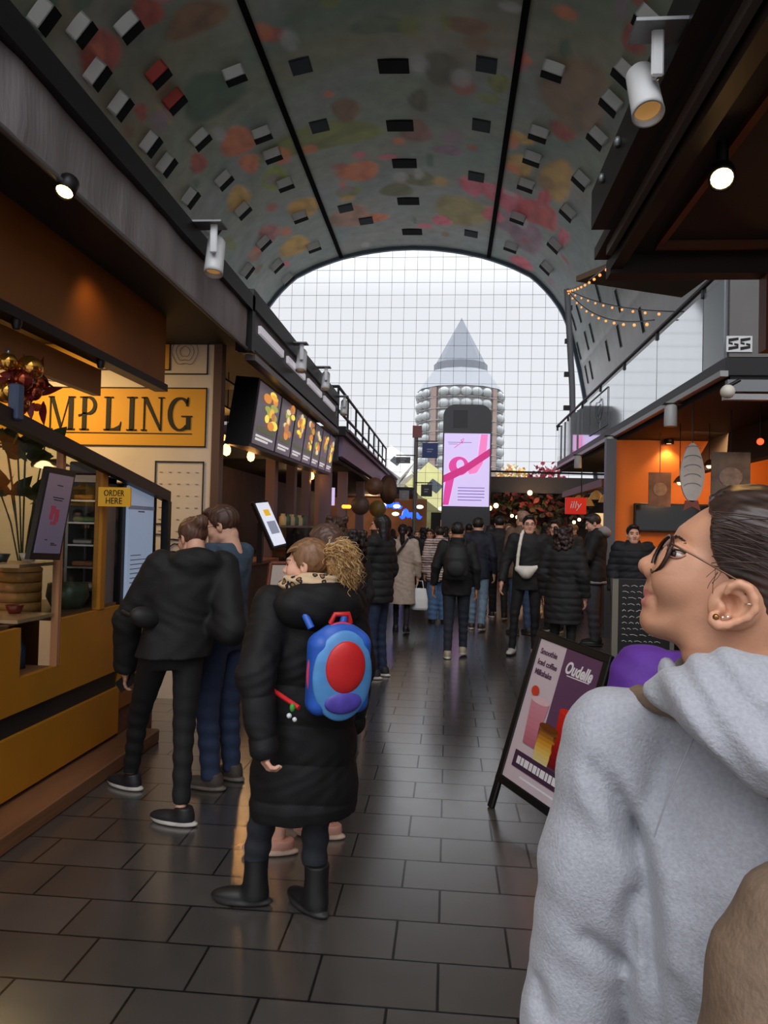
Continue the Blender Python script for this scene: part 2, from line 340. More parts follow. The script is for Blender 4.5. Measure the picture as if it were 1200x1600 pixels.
# rim of the arch
p_in = [prof_at(s) for s in PS[::4]]
mb = MB()
for (a, b) in zip(p_in[:-1], p_in[1:]):
    A0, B0 = a[0], b[0]; A1, B1 = a[0]+a[2]*.35, b[0]+b[2]*.35
    mb.prism([(A0[0], YF-.5, A0[1]), (B0[0], YF-.5, B0[1]), (B1[0], YF-.5, B1[1]), (A1[0], YF-.5, A1[1])], (0, .4, 0))
mb.build('trim_3', mat('arch rim', (95, 108, 122), .5, .3), kind='structure')
# glass front: cable net and pane
mb = MB(); step = 1.42; zs = np.arange(.9, 33, step)
def span_z(z):
    xs = [np.interp(z, PROF[:161, 1], PROF[:161, 0]), np.interp(-z, -PROF[160:, 1], PROF[160:, 0])]; return min(xs), max(xs)
for z in zs: a, b = span_z(z); mb.tube([(a, YF+.1, z), (b, YF+.1, z)], .022, 4, cap=False)
for x in np.arange(PROF[0, 0]+.6, PROF[-1, 0], step):
    zt = np.interp(x, PROF[:, 0], PROF[:, 1]); mb.tube([(x, YF+.1, 0), (x, YF+.1, zt)], .022, 4, cap=False)
w1 = mb.build('window_1', mat('cable net', (120, 126, 134), .5, .6), kind='structure')
mb = MB(); mb.add([(x, YF+.16, z) for x, z in PROF], [tuple(range(len(PROF)))]); mb.build('pane', glass('facade glass', (250, 252, 254), .03), w1)
# windows of the flats in the vault
WPOS = [(615, 103, 1), (470, 103, 3), (760, 101, 3), (625, 196, 1), (499, 197, 3), (752, 196, 3), (632, 255, 1), (638, 314, 1), (644, 362, 1), (540, 325, 3), (744, 276, 3), (736, 365, 3), (572, 345, 3),
        (145, 110, 0), (182, 160, 0), (230, 220, 0), (255, 253, 0), (293, 305, 0), (331, 355, 0), (242, 110, 2), (268, 152, 2), (309, 212, 0), (346, 277, 0), (376, 325, 0), (409, 376, 0), (383, 420, 0), (364, 110, 0), (407, 204, 0), (424, 237, 0), (444, 283, 0), (467, 334, 0), (489, 382, 0), (430, 412, 0), (447, 433, 0), (60, 18, 0), (120, 40, 0), (195, 35, 0),
        (867, 103, 0), (844, 203, 0), (834, 242, 0), (824, 284, 0), (811, 336, 0), (800, 382, 0), (912, 277, 0), (891, 328, 0), (870, 380, 0), (857, 415, 0), (981, 108, 0), (960, 155, 0), (938, 210, 0), (1017, 25, 0),
        (966, 470, 4), (1003, 500, 4), (968, 525, 4), (950, 548, 4), (925, 520, 4), (917, 532, 4), (905, 490, 4), (897, 503, 4), (924, 578, 4), (917, 585, 4), (905, 548, 4), (935, 457, 4)]
WP = [mat('window dark pane', (16, 17, 19), .8, spec=.1), mat('window reveal white', (222, 222, 220), .6), mat('window reveal red', (186, 62, 52), .6), mat('window grey pane', (52, 58, 62), .7, spec=.1)]
k_ = 2
for (px, py, kd) in WPOS:
    try: s0, y0 = vault_hit(px, py)
    except IndexError: continue
    p, t, nrm = prof_at(s0)
    def q3(ds, dn, dy): r = p+t*ds+nrm*dn; return (r[0], y0+dy, r[1])
    mb = MB(); pn = MB()
    if kd in (1, 3):
        a, b = (1.05, .8) if kd == 1 else (.7, .8)
        mb.prism([q3(-a, 0, -b), q3(a, 0, -b), q3(a, 0, b), q3(-a, 0, b)], (nrm[0]*.05, 0, nrm[1]*.05)); pn.prism([q3(-a+.1, .055, -b+.1), q3(a-.1, .055, -b+.1), q3(a-.1, .055, b-.1), q3(-a+.1, .055, b-.1)], (nrm[0]*.02, 0, nrm[1]*.02))
        m0, m1 = WP[0] if kd == 1 else WP[3], WP[0] if kd == 1 else WP[3]
    elif kd == 4:
        a, b = 1.0, .34
        mb.prism([q3(-a, 0, -b), q3(a, 0, -b), q3(a, 0, b), q3(-a, 0, b)], (nrm[0]*.04, 0, nrm[1]*.04)); pn.prism([q3(-a+.05, .045, -b+.05), q3(a-.05, .045, -b+.05), q3(a-.05, .045, b-.05), q3(-a+.05, .045, b-.05)], (nrm[0]*.02, 0, nrm[1]*.02))
        m0, m1 = WP[1], WP[0]
    else:
        a, b, h = .7, .42, .5                                        # hooded box: white hood, dark glass looking down the hall
        mb.prism([q3(-a, 0, -b), q3(a, 0, -b), q3(a, h, -b*.2), q3(-a, h, -b*.2)], (0, .12, 0))
        mb.prism([q3(-a, 0, -b), q3(-a, h, -b*.2), q3(-a, h, b*.8), q3(-a, 0, b)], (t[0]*.1, 0, t[1]*.1)); mb.prism([q3(a-.1, 0, -b), q3(a-.1, h, -b*.2), q3(a-.1, h, b*.8), q3(a-.1, 0, b)], (t[0]*.1, 0, t[1]*.1))
        pn.prism([q3(-a, h, -b*.2+.1), q3(a, h, -b*.2+.1), q3(a, h, b*1.6), q3(-a, h, b*1.6)], (nrm[0]*.05, 0, nrm[1]*.05))
        m0, m1 = WP[2] if kd == 2 else WP[1], WP[0]
    w = mb.build('window_%d' % k_, m0, kind='structure'); pn.build('pane', m1, w); k_ += 1
# ================================================================== left side: dumpling stall
YEL = mat('yellow stall paint', (176, 116, 22), .5, noise=(2.5, .1)); YELD = mat('amber board', (190, 118, 26), .55, noise=(3, .12)); ORG = mat('orange stall paint', (138, 86, 30), .5, noise=(2, .12))
WOOD = mat('warm wood', (122, 82, 54), .5, noise=(6, .25), stretch=(1, .2, 6)); WOODR = mat('red brown wood', (122, 62, 40), .45, noise=(7, .2), stretch=(6, 6, .6)); PINKW = mat('pinkish white wall', (214, 200, 190), .7, noise=(4, .05))
INK = mat('black ink', (18, 16, 16), .7); TARP = mat('grey tarpaulin', (132, 126, 127), .55, noise=(3, .15), bump=(14, .5), stretch=(1, 2.5, .3)); CLEAR = glass('clear pane', (238, 242, 240), .09)
XC = -2.42
MB().box((-2.47, .9, 0), (-2.2, 5.62, .1), 0, .008).build('platform_step', WOOD, None, 'low wooden step running along the foot of the yellow stall', 'step')
r = empty('yellow_counter', (-2.8, 3.2, .1), 'yellow dumpling counter with a dark groove and a notch for glass', 'counter')
mb = MB(); mb.box((XC-.04, .9, .6), (XC, 4.05, 1.08)); mb.box((XC-.04, 4.05, .6), (XC, 4.5, .79)); mb.box((XC-.04, 4.5, .6), (XC, 5.36, 1.08)); mb.build('front_panel', YEL, r)
MB().box((XC-.04, .9, .13), (XC, 5.36, .47)).build('lower_panel', YEL, r)
MB().box((XC-.07, .9, .47), (XC-.03, 5.36, .6)).build('groove', DARK, r)
MB().box((-3.1, .9, .1), (XC-.045, 5.36, .135)).build('plinth', DARK, r)
MB().box((-3.1, .9, 1.06), (XC-.045, 4.0, 1.1)).box((-3.1, 4.52, 1.06), (XC-.045, 5.36, 1.1)).build('worktop', mat('worktop', (96, 70, 50), .4), r)
MB().box((-3.1, .9, .13), (-3.06, 5.36, 1.06)).build('back_panel', DARK, r)
MB().box((-3.0, 4.05, .74), (XC-.05, 4.5, .78)).build('shelf', WOOD, r)
# glazing over the counter
r = empty('display_glazing', (XC, 4.2, 1.1), 'glass display front with yellow post between counter and sloping black beam', 'glazing')
ga, gb = aX(0, 650, XC), aX(250, 773, XC)
MB().prism([(XC-.02, 2.6, 1.1), (XC-.02, 4.98, 1.1), (XC-.02, 4.98, 2.08), (XC-.02, 2.6, 2.44)], (.008, 0, 0)).build('pane', CLEAR, r)
MB().box((XC-.05, 4.98, 1.08), (XC+.01, 5.06, 2.06), 0, .006).build('post', YEL, r)
MB().box((XC-.04, 4.44, .79), (XC+.005, 4.475, 2.14)).build('mullion', mat('pale wood trim', (176, 122, 84), .5), r)
MB().box((-2.9, 4.06, 1.42), (XC-.03, 4.46, 1.44)).box((-2.9, 4.06, 1.1), (XC-.03, 4.46, 1.12)).build('glass_shelf', mat('shelf edge', (210, 170, 130), .3), r)
dz = (gb[2]-ga[2])/(gb[1]-ga[1])
r = empty('awning_beam', (XC, 4.6, 2.1), 'black beam sloping down over the glass display', 'beam')
pa = Vector((XC+.03, 2.3, ga[2]+dz*(2.3-ga[1]))); pb = Vector((XC+.03, 6.12, ga[2]+dz*(6.12-ga[1])))
MB().prism([pa+Vector((-.03, 0, -.045)), pb+Vector((-.03, 0, -.045)), pb+Vector((-.03, 0, .045)), pa+Vector((-.03, 0, .045))], (.06, 0, 0)).build('bar', BLACK, r)
MB().box((XC, 6.07, 1.1), (XC+.06, 6.14, pb.z-.04)).build('post', BLACK, r)
# kiosk
r = empty('order_kiosk', (-2.7, 5.65, 0.0), 'dark order kiosk with a pale blue touch screen at the end of the yellow counter', 'kiosk')
MB().box((-2.95, 5.38, 1.02), (XC-.03, 6.05, 2.0), 0, .01).build('cabinet', BLACK, r)
MB().box((-2.95, 5.38, .45), (XC-.01, 6.05, 1.02)).build('lower_panel', YEL, r)
MB().box((-2.95, 5.38, .3), (XC-.005, 6.05, .45)).build('orange_panel', ORG, r)
MB().box((-2.95, 5.38, 0), (XC-.02, 6.05, .3)).build('brick_base', mat('brick red', (96, 58, 44), .7, noise=(20, .3)), r)
sc = MB().box((XC-.03, 5.44, 1.1), (XC-.008, 5.93, 1.98), 0, .005).build('screen', mat('kiosk screen', (150, 166, 190), .25, emit=((150, 168, 196), .42)), r)
mb = MB()
for i in range(9): mb.box((XC-.008, 5.5, 1.16+i*.035), (XC-.006, 5.5+.36*(.5+.5*RNG.random()), 1.166+i*.035))
mb.box((XC-.008, 5.62, 1.78), (XC-.006, 5.74, 1.79)); mb.build('screen_text', mat('screen text', (86, 98, 120), .5), sc)
MB().box((XC-.008, 5.44, 1.8), (XC-.005, 5.93, 1.83)).build('screen_bar', mat('screen bar', (112, 124, 150), .4, emit=((112, 124, 150), .2)), sc)
# order-here sign
a, b = aY(155, 761, 4.93), aY(204, 792, 4.93)
r = empty('order_sign', (a[0], 4.93, b[2]), 'small yellow sign reading ORDER HERE beside the kiosk', 'sign')
MB().box((a[0], 4.92, b[2]), (b[0], 4.94, a[2])).build('board', mat('sign yellow', (228, 172, 44), .5, emit=((228, 172, 44), .08)), r)
c = (a+b)/2; h = a[2]-b[2]
letters('ORDER', (c[0], 4.917, c[2]+h*.2), (1, 0, 0), (0, 0, 1), .06, INK, r, fit=(.145, .042)); letters('HERE', (c[0], 4.917, c[2]-h*.2), (1, 0, 0), (0, 0, 1), .06, INK, r, fit=(.115, .042))
# leaning menu screen in front of the glass
r = empty('menu_panel', (XC+.04, 4.3, 1.47), 'tilted dark framed menu panel hanging before the glass display', 'menu panel')
q = [Vector(aX(*p, XC+.03)) for p in ((38, 874), (86, 875), (112, 737), (68, 728))]; off = Vector((.03, 0, 0))
MB().prism(q, off).build('frame', BLACK, r)
qc = sum(q, Vector())/4; qi = [qc+(v-qc)*.86+off*1.05 for v in q]
s = MB().prism(qi, off*.1).build('screen', mat('menu lilac', (112, 104, 128), .3, emit=((112, 104, 130), .16)), r)
mb = MB(); e1 = (qi[1]-qi[0]); e2 = (qi[3]-qi[0])
def onq(u, v): return qi[0]+e1*u+e2*v+off*.12
for (u0, v0, u1, v1) in ((.3, .42, .45, .5), (.5, .4, .68, .5), (.32, .5, .66, .56), (.38, .36, .62, .4), (.3, .56, .5, .6)): mb.quad(onq(u0, v0), onq(u1, v0), onq(u1, v1), onq(u0, v1))
mb.build('red_mark', mat('menu red', (150, 60, 84), .5, emit=((150, 50, 76), .2)), s)
mb = MB()
for (u0, v0, u1) in ((.3, .7, .75), (.35, .67, .7), (.38, .86, .62), (.3, .16, .4), (.55, .1, .8), (.55, .12, .7)): mb.quad(onq(u0, v0), onq(u1, v0), onq(u1, v0+.012), onq(u0, v0+.012))
mb.build('menu_text', INK, s)
# fascia and soffit of the stall
r = empty('stall_fascia', (XC, 3.5, 2.8), 'orange brown fascia hanging over the dumpling stall with dark lower edge', 'fascia')
MB().box((XC-.06, .5, 2.86), (XC, 6.05, 3.5)).build('panel', ORG, r)
MB().box((XC-.08, .5, 2.81), (XC+.03, 6.05, 2.87)).build('edge_rail', BLACK, r)
MB().box((-2.62, .5, 2.62), (-2.56, 5.2, 2.81)).build('inner_panel', ORG, r)
mb = MB()
for y in (2.8, 3.9, 4.9): mb.lathe([(.02, 0), (.03, .03), (.03, .07)], (XC, y, 2.76), n=8)
mb.build('bracket', BLACK, r)
MB().box((-5.6, .4, 3.45), (-1.99, 7.0, 3.52)).build('ceiling_stall', DARK, kind='structure')
# the grey tarpaulin and the black canopy beam
r = empty('canopy', (-1.95, 3.5, 3.38), 'long dark canopy edge with grey tarpaulin skirt above the dumpling stall', 'canopy')
mb = MB(); n = 90; vs = []; fs = []
for i in range(n+1):
    y = .4+6.5*i/n; f = .03*math.sin(y*6+1.5*math.sin(y*2.3))+.012*math.sin(y*17)
    for k, z in enumerate((3.38, 3.48, 3.62, 3.76)): vs.append((-1.95+f*(1.4-k*.4)*(1 if k else .4), y+.03*k*math.sin(y*5), z))
for i in range(n):
    for k in range(3): q = i*4+k; fs.append((q, q+4, q+5, q+1))
mb.add(vs, fs, 0, True); mb.build('tarpaulin', TARP, r)
MB().box((-2.05, .4, 3.75), (-1.9, 6.95, 3.9)).build('beam', BLACK, r)
MB().tube([(-1.95, .4, 3.38), (-1.95, 6.9, 3.38)], .018, 8).build('bottom_bar', GREYM, r)
MB().box((-2.06, 6.86, 3.36), (-1.9, 6.96, 3.9)).build('end_plate', BLACK, r)
MB().box((-5.6, .4, 3.86), (-2.0, 6.95, 3.95)).build('roof_sheet', DARK, r)
def downlight(loc, label, group=None, size=.07, power=10, col=(255, 196, 120), tilt=None, housing=True):
    r = empty('downlight', loc, label, 'lamp', group); R = tilt or Matrix.Identity(3); c = Vector(loc)
    MB().lathe([(size*.9, .1), (size, .09), (size, 0), (size*.86, 0), (size*.8, .02)], c, R, 16).build('housing', BLACK, r)
    MB().lathe([(size*.82, .012), (size*.4, .03), (0, .034)], c, R, 16).build('bulb', mat('warm bulb', (255, 214, 140), .4, emit=((255, 205, 130), 9)), r)
    if power: lamp('downlight_glow', 'SPOT', c+R@Vector((0, 0, -.02)), power, col, size*.5, c+R@Vector((0, 0, -1)), 2.0, .7)
    return r
p = aZ(100, 301, 3.33)
downlight(p, 'warm recessed spotlight under the left canopy', size=.05, power=12, tilt=Matrix.Rotation(-.55, 3, 'X'))
def floodlight(c, yaw, scale, label, group, power=0, lit=True, down=-.22, bd=-1):
    """white cylinder spotlight on a bracket"""
    r = empty('floodlight', c, label, 'floodlight', group); c = Vector(c); s = scale
    R = Matrix.Rotation(yaw, 3, 'Z')@Matrix.Rotation(down, 3, 'X')
    MB().lathe([(.045*s, .30*s), (.066*s, .27*s), (.07*s, .03*s), (.072*s, 0), (.062*s, 0), (.058*s, .04*s)], c, R, 24).build('housing', WHITE, r)
    MB().lathe([(.058*s, .035*s), (.03*s, .07*s), (0, .075*s)], c, R, 20).build('reflector', mat('lamp reflector', (250, 190, 110), .25, .2, emit=((255, 190, 110), 1.6 if lit else .2)), r)
    b = R@Vector((0, -.085*s, .13*s))+c; t = c+Vector((.0, -.09*s, .345*s))
    MB().obox((b+t)/2+Vector((.02*s, 0, 0)), (.055*s, .02*s, .23*s), None, 0, .008*s).build('arm', WHITE, r)
    MB().box(t+Vector((-.09*s*bd, -.04*s, -.005)), t+Vector((.19*s*bd, .12*s, .008))).build('bracket', GREYM, r)
    MB().ell(b+Vector((.02*s, -.005*s, -.0*s)), .02*s, None, 8).build('pivot', STEEL, r)
    if power: lamp('flood_glow', 'SPOT', c+R@Vector((0, 0, -.03)), power, (255, 205, 150), .04, c+R@Vector((0, 0, -1)), 1.1, .8)
    return r
floodlight(aX(333, 428, -1.78), 0, 1.0, 'white cylinder floodlight on the end of the left canopy beam', 'white floodlights on the left canopies', 0, False)
# wall with the band of lettering
r = empty('sign_wall', (-3.5, 7.0, 0), 'pale end wall with a yellow band of large dark serif letters', 'sign wall')
MB().box((-5.6, 7.0, 0), (-2.3, 7.08, 3.85)).build('panel', PINKW, r)
MB().box((-2.3, 6.97, 0), (-2.22, 7.1, 3.85)).build('edge_post', mat('brown post', (88, 62, 52), .5), r)
MB().box((-5.6, 6.992, 2.45), (-2.37, 7.0, 3.02)).build('yellow_band', mat('band yellow', (218, 158, 44), .6), r)
MB().box((-5.6, 6.992, 3.2), (-2.75, 7.0, 3.5)).build('upper_band', mat('band yellow', ()), r)
def wire_frame(x0, x1, z0, z1, y=6.99, t=.006):
    mb = MB()
    for (a, b) in (((x0, z0), (x1, z0)), ((x1, z0), (x1, z1)), ((x1, z1), (x0, z1)), ((x0, z1), (x0, z0))):
        mb.box((min(a[0], b[0])-t, y-.003, min(a[1], b[1])-t), (max(a[0], b[0])+t, y+.003, max(a[1], b[1])+t))
    return mb
wire_frame(-5.6, -2.37, 2.45, 3.02).build('outline', INK, r); wire_frame(-2.86, -2.37, 3.16, 3.6).build('outline', INK, r); wire_frame(-2.86, -2.38, 1.2, 2.3).build('outline', INK, r)
wire_frame(-5.6, -2.75, 3.2, 3.5).build('outline', INK, r)
mb = MB()
for i in range(6):
    for j in range(5): mb.box((-2.82+j*.09, 6.994, 1.62+i*.115), (-2.79+j*.09, 6.998, 1.626+i*.115))
mb.build('dotted_pattern', mat('pattern ink', (150, 134, 124), .8), r)
mb = MB()
for (cx, cz, rr) in ((-2.62, 1.45, .13), (-2.62, 1.45, .07), (-2.83, 1.62, .1), (-2.72, 1.28, .2), (-2.7, 1.27, .13)):
    mb.tube([(cx+rr*1.1*math.cos(a), 6.99, cz+rr*.75*math.sin(a)*(1+.06*math.sin(7*a))) for a in np.linspace(-.1, math.pi+.1, 20)]+[(cx-rr*1.1, 6.99, cz-.03), (cx+rr*1.1, 6.99, cz-.03)], .006, 5, closed=True)
mb.build('dumpling_drawing', INK, r)
mb = MB()
for rr in (.13, .09, .05): mb.tube([(-2.6+rr*math.cos(a), 6.99, 3.38+rr*math.sin(a)*(1+.12*math.sin(5*a))) for a in np.linspace(0, 2*math.pi, 28)[:-1]], .003, 4, closed=True)
mb.build('emblem_drawing', mat('pattern ink', ()), r)
# serif letters drawn as polygons: unit cell 0..1
def serif(ch):
    T, t, s = .17, .05, .035
    def st(x, w, z0=0, z1=1): return [[(x, z0), (x+w, z0), (x+w, z1), (x, z1)]]
    def sf(x0, x1, z): return [[(x0, z), (x1, z), (x1, z+s), (x0, z+s)]]
    def arc(cx, cz, rx, rz, a0, a1, w0, w1, n=14):
        o = []
        A = np.linspace(a0, a1, n)
        for i in range(n-1):
            q = []
            for a, sgn in ((A[i], 1), (A[i+1], 1), (A[i+1], -1), (A[i], -1)):
                k = w0+(w1-w0)*abs(math.cos(a)); q.append((cx+(rx+sgn*k/2)*math.cos(a), cz+(rz+sgn*k/2)*math.sin(a)))
            o.append(q)
        return o
    if ch == 'M': return st(.06, t)+st(.76, T)+[[(.06, 1), (.2, 1), (.52, .12), (.46, 0)], [(.46, 0), (.52, .12), (.8, 1), (.76, 1)]]+sf(0, .18, 0)+sf(.68, 1, 0)+sf(0, .22, .965)+sf(.74, 1, .965)
    if ch == 'P': return st(.16, T+.04)+arc(.42, .735, .36, .245, -math.pi/2, math.pi/2, .045, .16)+[[(.2, .47), (.44, .47), (.44, .52), (.2, .52)], [(.2, .955), (.44, .955), (.44, 1), (.2, 1)], [(-.02, .4), (.2, .45), (.2, .49), (-.02, .46)]]+sf(.04, .5, 0)+sf(.04, .4, .965)
    if ch == 'L': return st(.16, T+.05)+sf(.04, .9, 0)+sf(.04, .52, .965)+[[(.3, .03), (.9, .03), (.94, .26), (.86, .15), (.6, .07)]]
    if ch == 'I': return st(.3, T*2.2)+sf(.05, .95, 0)+sf(.05, .95, .965)
    if ch == 'N': return st(.1, t)+st(.84, t)+[[(.06, 1), (.24, 1), (.89, .05), (.86, 0), (.82, 0)]]+sf(0, .24, 0)+sf(.74, 1, .965)+sf(0, .24, .965)
    if ch == 'G': return arc(.5, .5, .42, .47, .25*math.pi, 1.72*math.pi, .05, .17, 26)+st(.76, T, .05, .42)+sf(.56, 1, .42)+[[(.74, .74), (.82, .74), (.84, 1), (.79, .98)]]
x0, x1 = aY(75, 640, 6.98)[0], aY(300, 640, 6.98)[0]; zt, zb = 2.93, 2.6; wd = {'M': 1.12, 'P': .84, 'L': .78, 'I': .46, 'N': .92, 'G': .98}
tot = sum(wd.values())+.16*5; k = (x1-x0)/tot; x = x0
for ch in 'MPLING':
    mb = MB()
    for poly in serif(ch):
        for (c_, rgb, dy, dx) in ((0, 0, 0, 0),): mb.prism([(x+p[0]*wd[ch]*k, 6.992, zb+p[1]*(zt-zb)) for p in poly], (0, -.012, 0))
    mb.build('letter', INK, r); x += (wd[ch]+.16)*k
mb = MB(); mb.box((x0+.15, 6.985, zb-.03), (x1, 6.99, zb-.022)); mb.build('underline', INK, r)
# stall interior
MB().box((-5.66, .4, 0), (-5.6, 7.0, 3.9)).build('wall_stall', mat('kitchen wall', (120, 84, 48), .7), kind='structure')
lamp('kitchen_light', 'AREA', (-3.9, 5.9, 3.3), 46, (255, 214, 140), .9, (-3.9, 6.4, 0)); lamp('kitchen_glow', 'POINT', (-3.5, 3.3, 2.2), 14, (255, 180, 100), .2)
lamp('fascia_wash', 'SPOT', (-2.2, 4.6, 3.36), 5, (255, 190, 110), .05, (-2.45, 4.9, 2.6), 2.0, .9)
def light_tube(loc, L, label, group):
    r = empty('strip_light', loc, label, 'lamp', group); c = Vector(loc)
    MB().box(c-Vector((.05, L/2, .0)), c+Vector((.05, L/2, .03))).build('housing', WHITE, r); MB().box(c-Vector((.04, L/2-.02, .02)), c+Vector((.04, L/2-.02, 0))).build('diffuser', mat('strip glow', (235, 245, 240), .4, emit=((225, 240, 235), 2.2)), r)
light_tube(aY(32, 552, 5.6), .55, 'white strip light hanging inside the dumpling stall', None)
r = empty('glass_cabinet', (-2.6, 5.2, 1.1), 'grey shelving cabinet with trays behind the glass', 'cabinet')
MB().box((-2.74, 5.1, 1.1), (-2.72, 5.34, 2.02)).box((-2.5, 5.1, 1.1), (-2.48, 5.34, 2.02)).box((-2.74, 5.1, 1.98), (-2.48, 5.34, 2.03)).build('frame', GREYM, r)
for i, z in enumerate((1.2, 1.36, 1.52, 1.68, 1.84)):
    s = MB().box((-2.72, 5.1, z), (-2.5, 5.33, z+.012)).build('shelf', STEEL, r)
    MB().box((-2.7, 5.12, z+.012), (-2.54+.02*math.sin(i*3), 5.3, z+.05), 0, .01).build('tray', [PINKW, WOOD, GREYM, mat('green tray', (90, 130, 80), .5), YELD][i], s)
MB().box((-2.74, 5.12, 2.035), (-2.52, 5.32, 2.13), 0, .01).build('storage_box', mat('dark blue box', (26, 30, 42), .5), None, 'dark blue box on top of the shelving cabinet', 'box', base=(-2.63, 5.2, 2.035))
sc_ = (-2.8, 4.66, 1.1); r = empty('bamboo_steamer', sc_, 'bamboo steamer stack at the left edge behind the glass', 'steamer')
for k in range(4): MB().lathe([(.0, 0), (.13, 0), (.13, .06), (.12, .06), (.12, .02), (0, .02)], (sc_[0], sc_[1], 1.1+k*.065), n=24).build('tier', mat('bamboo', (196, 146, 84), .5, noise=(20, .15)), r)
MB().lathe([(.132, 0), (.132, .02), (.09, .05), (0, .06)], (sc_[0], sc_[1], 1.36), n=24).build('lid', mat('bamboo', ()), r)
for i in range(5):
    c = [(-2.63, 4.16, 1.445), (-2.55, 4.32, 1.445), (-2.64, 4.34, 1.125), (-2.54, 4.14, .785), (-2.64, 4.26, .785)][i]
    r = MB().lathe([(.0, 0), (.035, 0), (.055, .05), (.05, .05), (.03, .01), (0, .01)], c, n=16).build('bowl', [mat('bowl dark', (40, 44, 52), .3), WHITE, mat('bowl red', (130, 44, 36), .3), mat('bowl teal', (66, 106, 104), .3), WHITE][i], None, ['dark bowl on the glass shelf', 'white bowl on the glass shelf', 'red bowl on the glass shelf', 'teal bowl in the counter notch', 'white bowl in the counter notch'][i], 'bowl', base=c)
c = (-2.62, 4.38, .78); MB().lathe([(.0, 0), (.035, 0), (.035, .12), (.012, .17), (.012, .22), (0, .22)], c, n=16).build('sauce_bottle', mat('bottle blue', (38, 56, 72), .2), None, 'dark blue bottle standing in the counter notch', 'bottle', base=c)
r = empty('food_crock', (-2.6, 4.9, 1.1), 'round greenish serving crock behind the glass by the post', 'crock')
MB().lathe([(.0, 0), (.1, 0), (.14, .08), (.13, .17), (.12, .17), (.1, .1), (0, .08)], (-2.6, 4.9, 1.1), n=24).build('bowl', mat('crock green', (66, 76, 62), .3, noise=(12, .3)), r)
MB().lathe([(0, .14), (.118, .13)][::-1], (-2.6, 4.9, 1.1), n=24).build('filling', mat('greens', (96, 104, 60), .7, noise=(40, .5)), r)
# wreath on the beam and the plant under it
def leaf(mb, c, L, w, d, mi=0, curl=.3):
    d = Vector(d).normalized(); sd = d.cross(Vector((RNG.normal(), RNG.normal(), RNG.normal()))).normalized(); up = sd.cross(d); vs = []
    prof = [(0, .1), (.25, .8), (.5, 1), (.75, .65), (1, .03)]
    for t, ww in prof:
        p = Vector(c)+d*(L*t)-up*(curl*L*t*t); vs += [p-sd*w*ww, p+up*w*.15*ww, p+sd*w*ww]
    mb.add(vs, [(i*3+j, i*3+j+1, i*3+j+4, i*3+j+3) for i in range(4) for j in range(2)], mi, True)
wc = Vector((XC, 3.98, 2.46))
r = empty('festive_arrangement', wc, 'festive arrangement of gold baubles and dark red leaves on the sloping beam', 'decoration')
BR = [(-.15, .1), (-.05, .02), (.02, .1), (.1, -.02), (-.12, -.06), (.18, .04), (0, -.1)]
for i, (dy, dz2) in enumerate(BR):
    q = wc+Vector((.03*math.sin(i), dy, dz2)); o = MB().ell(q, .05+.012*(i % 3), None, 16).build('bauble', mat('gold bauble', (206, 150, 66), .15, .9) if i % 2 == 0 else mat('copper bauble', (150, 66, 40), .2, .8), r)
    MB().lathe([(.012, 0), (.012, .02), (0, .02)], q+Vector((0, 0, .05)), n=8).build('cap', STEEL, o)
mb = MB()
for i in range(46):
    d = (RNG.normal()*.6, RNG.normal(), RNG.normal()+.3); leaf(mb, wc+Vector((0, RNG.uniform(-.2, .22), RNG.uniform(-.08, .1))), RNG.uniform(.09, .17), .025, d)
mb.build('red_leaves', mat('crimson leaf', (120, 28, 34), .5, noise=(9, .3)), r)
MB().obox(wc+Vector((.05, -.14, -.12)), (.06, .07, .2), None, 0, .01).build('blue_ribbon', mat('blue ribbon', (70, 88, 120), .5), r)
pc = Vector((-3.14, 5.24, 1.1)); r = empty('potted_plant', pc, 'leafy potted plant with broad leaves behind the glass at the left edge', 'plant')
MB().lathe([(0, 0), (.09, 0), (.12, .2), (.11, .2), (.1, .16), (0, .16)], pc, n=20).build('pot', mat('pot dark', (52, 40, 34), .5), r)
mb = MB(); lf = MB()
for i in range(11):
    a = i*2.4; top = pc+Vector((.17*math.cos(a), .1*math.sin(a)-.04, .65+.55*RNG.random())); mb.tube([pc+Vector((0, 0, .16)), (pc+top)/2+Vector((0, 0, .16)), top], .006, 5)
    for k in range(3): leaf(lf, top, .17, .07, (math.cos(a+k*2), math.sin(a+k*2), .35), 0, .5)
mb.build('stems', mat('stem green', (62, 70, 40), .6), r); lf.build('leaves', mat('leaf green', (58, 72, 40), .5, noise=(8, .3)), r)
# ================================================================== second stall on the left (burger bar)
BRICK = mat('dark brick counter', (74, 50, 42), .6, noise=(24, .35), bump=(30, .4)); LIL = mat('lilac grey paint', (120, 104, 120), .5); SOF = mat('dark soffit', (24, 22, 22), .7)
r = empty('brick_counter', (-2.7, 8.8, 0), 'dark brick counter with wooden top beyond the sign wall', 'counter')
MB().box((-3.1, 7.12, .12), (XC, 10.2, 1.2)).build('brick_front', BRICK, r)
MB().box((-3.2, 7.1, 1.2), (XC+.06, 10.25, 1.255), 0, .008).build('worktop', WOODR, r)
MB().box((-3.1, 7.12, 0), (-2.22, 10.2, .1), 0, .006).build('foot_rail_step', WOOD, r)
MB().box((-3.1, 10.28, 0), (-2.26, 12.6, 1.15)).build('counter_body', DARK, None, 'dark service counter continuing past the brick counter', 'counter')
r = empty('canopy', (-1.95, 9.6, 3.45), 'black canopy with white light strips over the burger bar', 'canopy')
MB().box((-2.1, 7.0, 3.42), (-1.93, 12.6, 3.58)).build('beam', BLACK, r)
MB().box((-4.6, 7.08, 3.5), (-2.05, 12.6, 3.56)).build('roof_sheet', SOF, r)
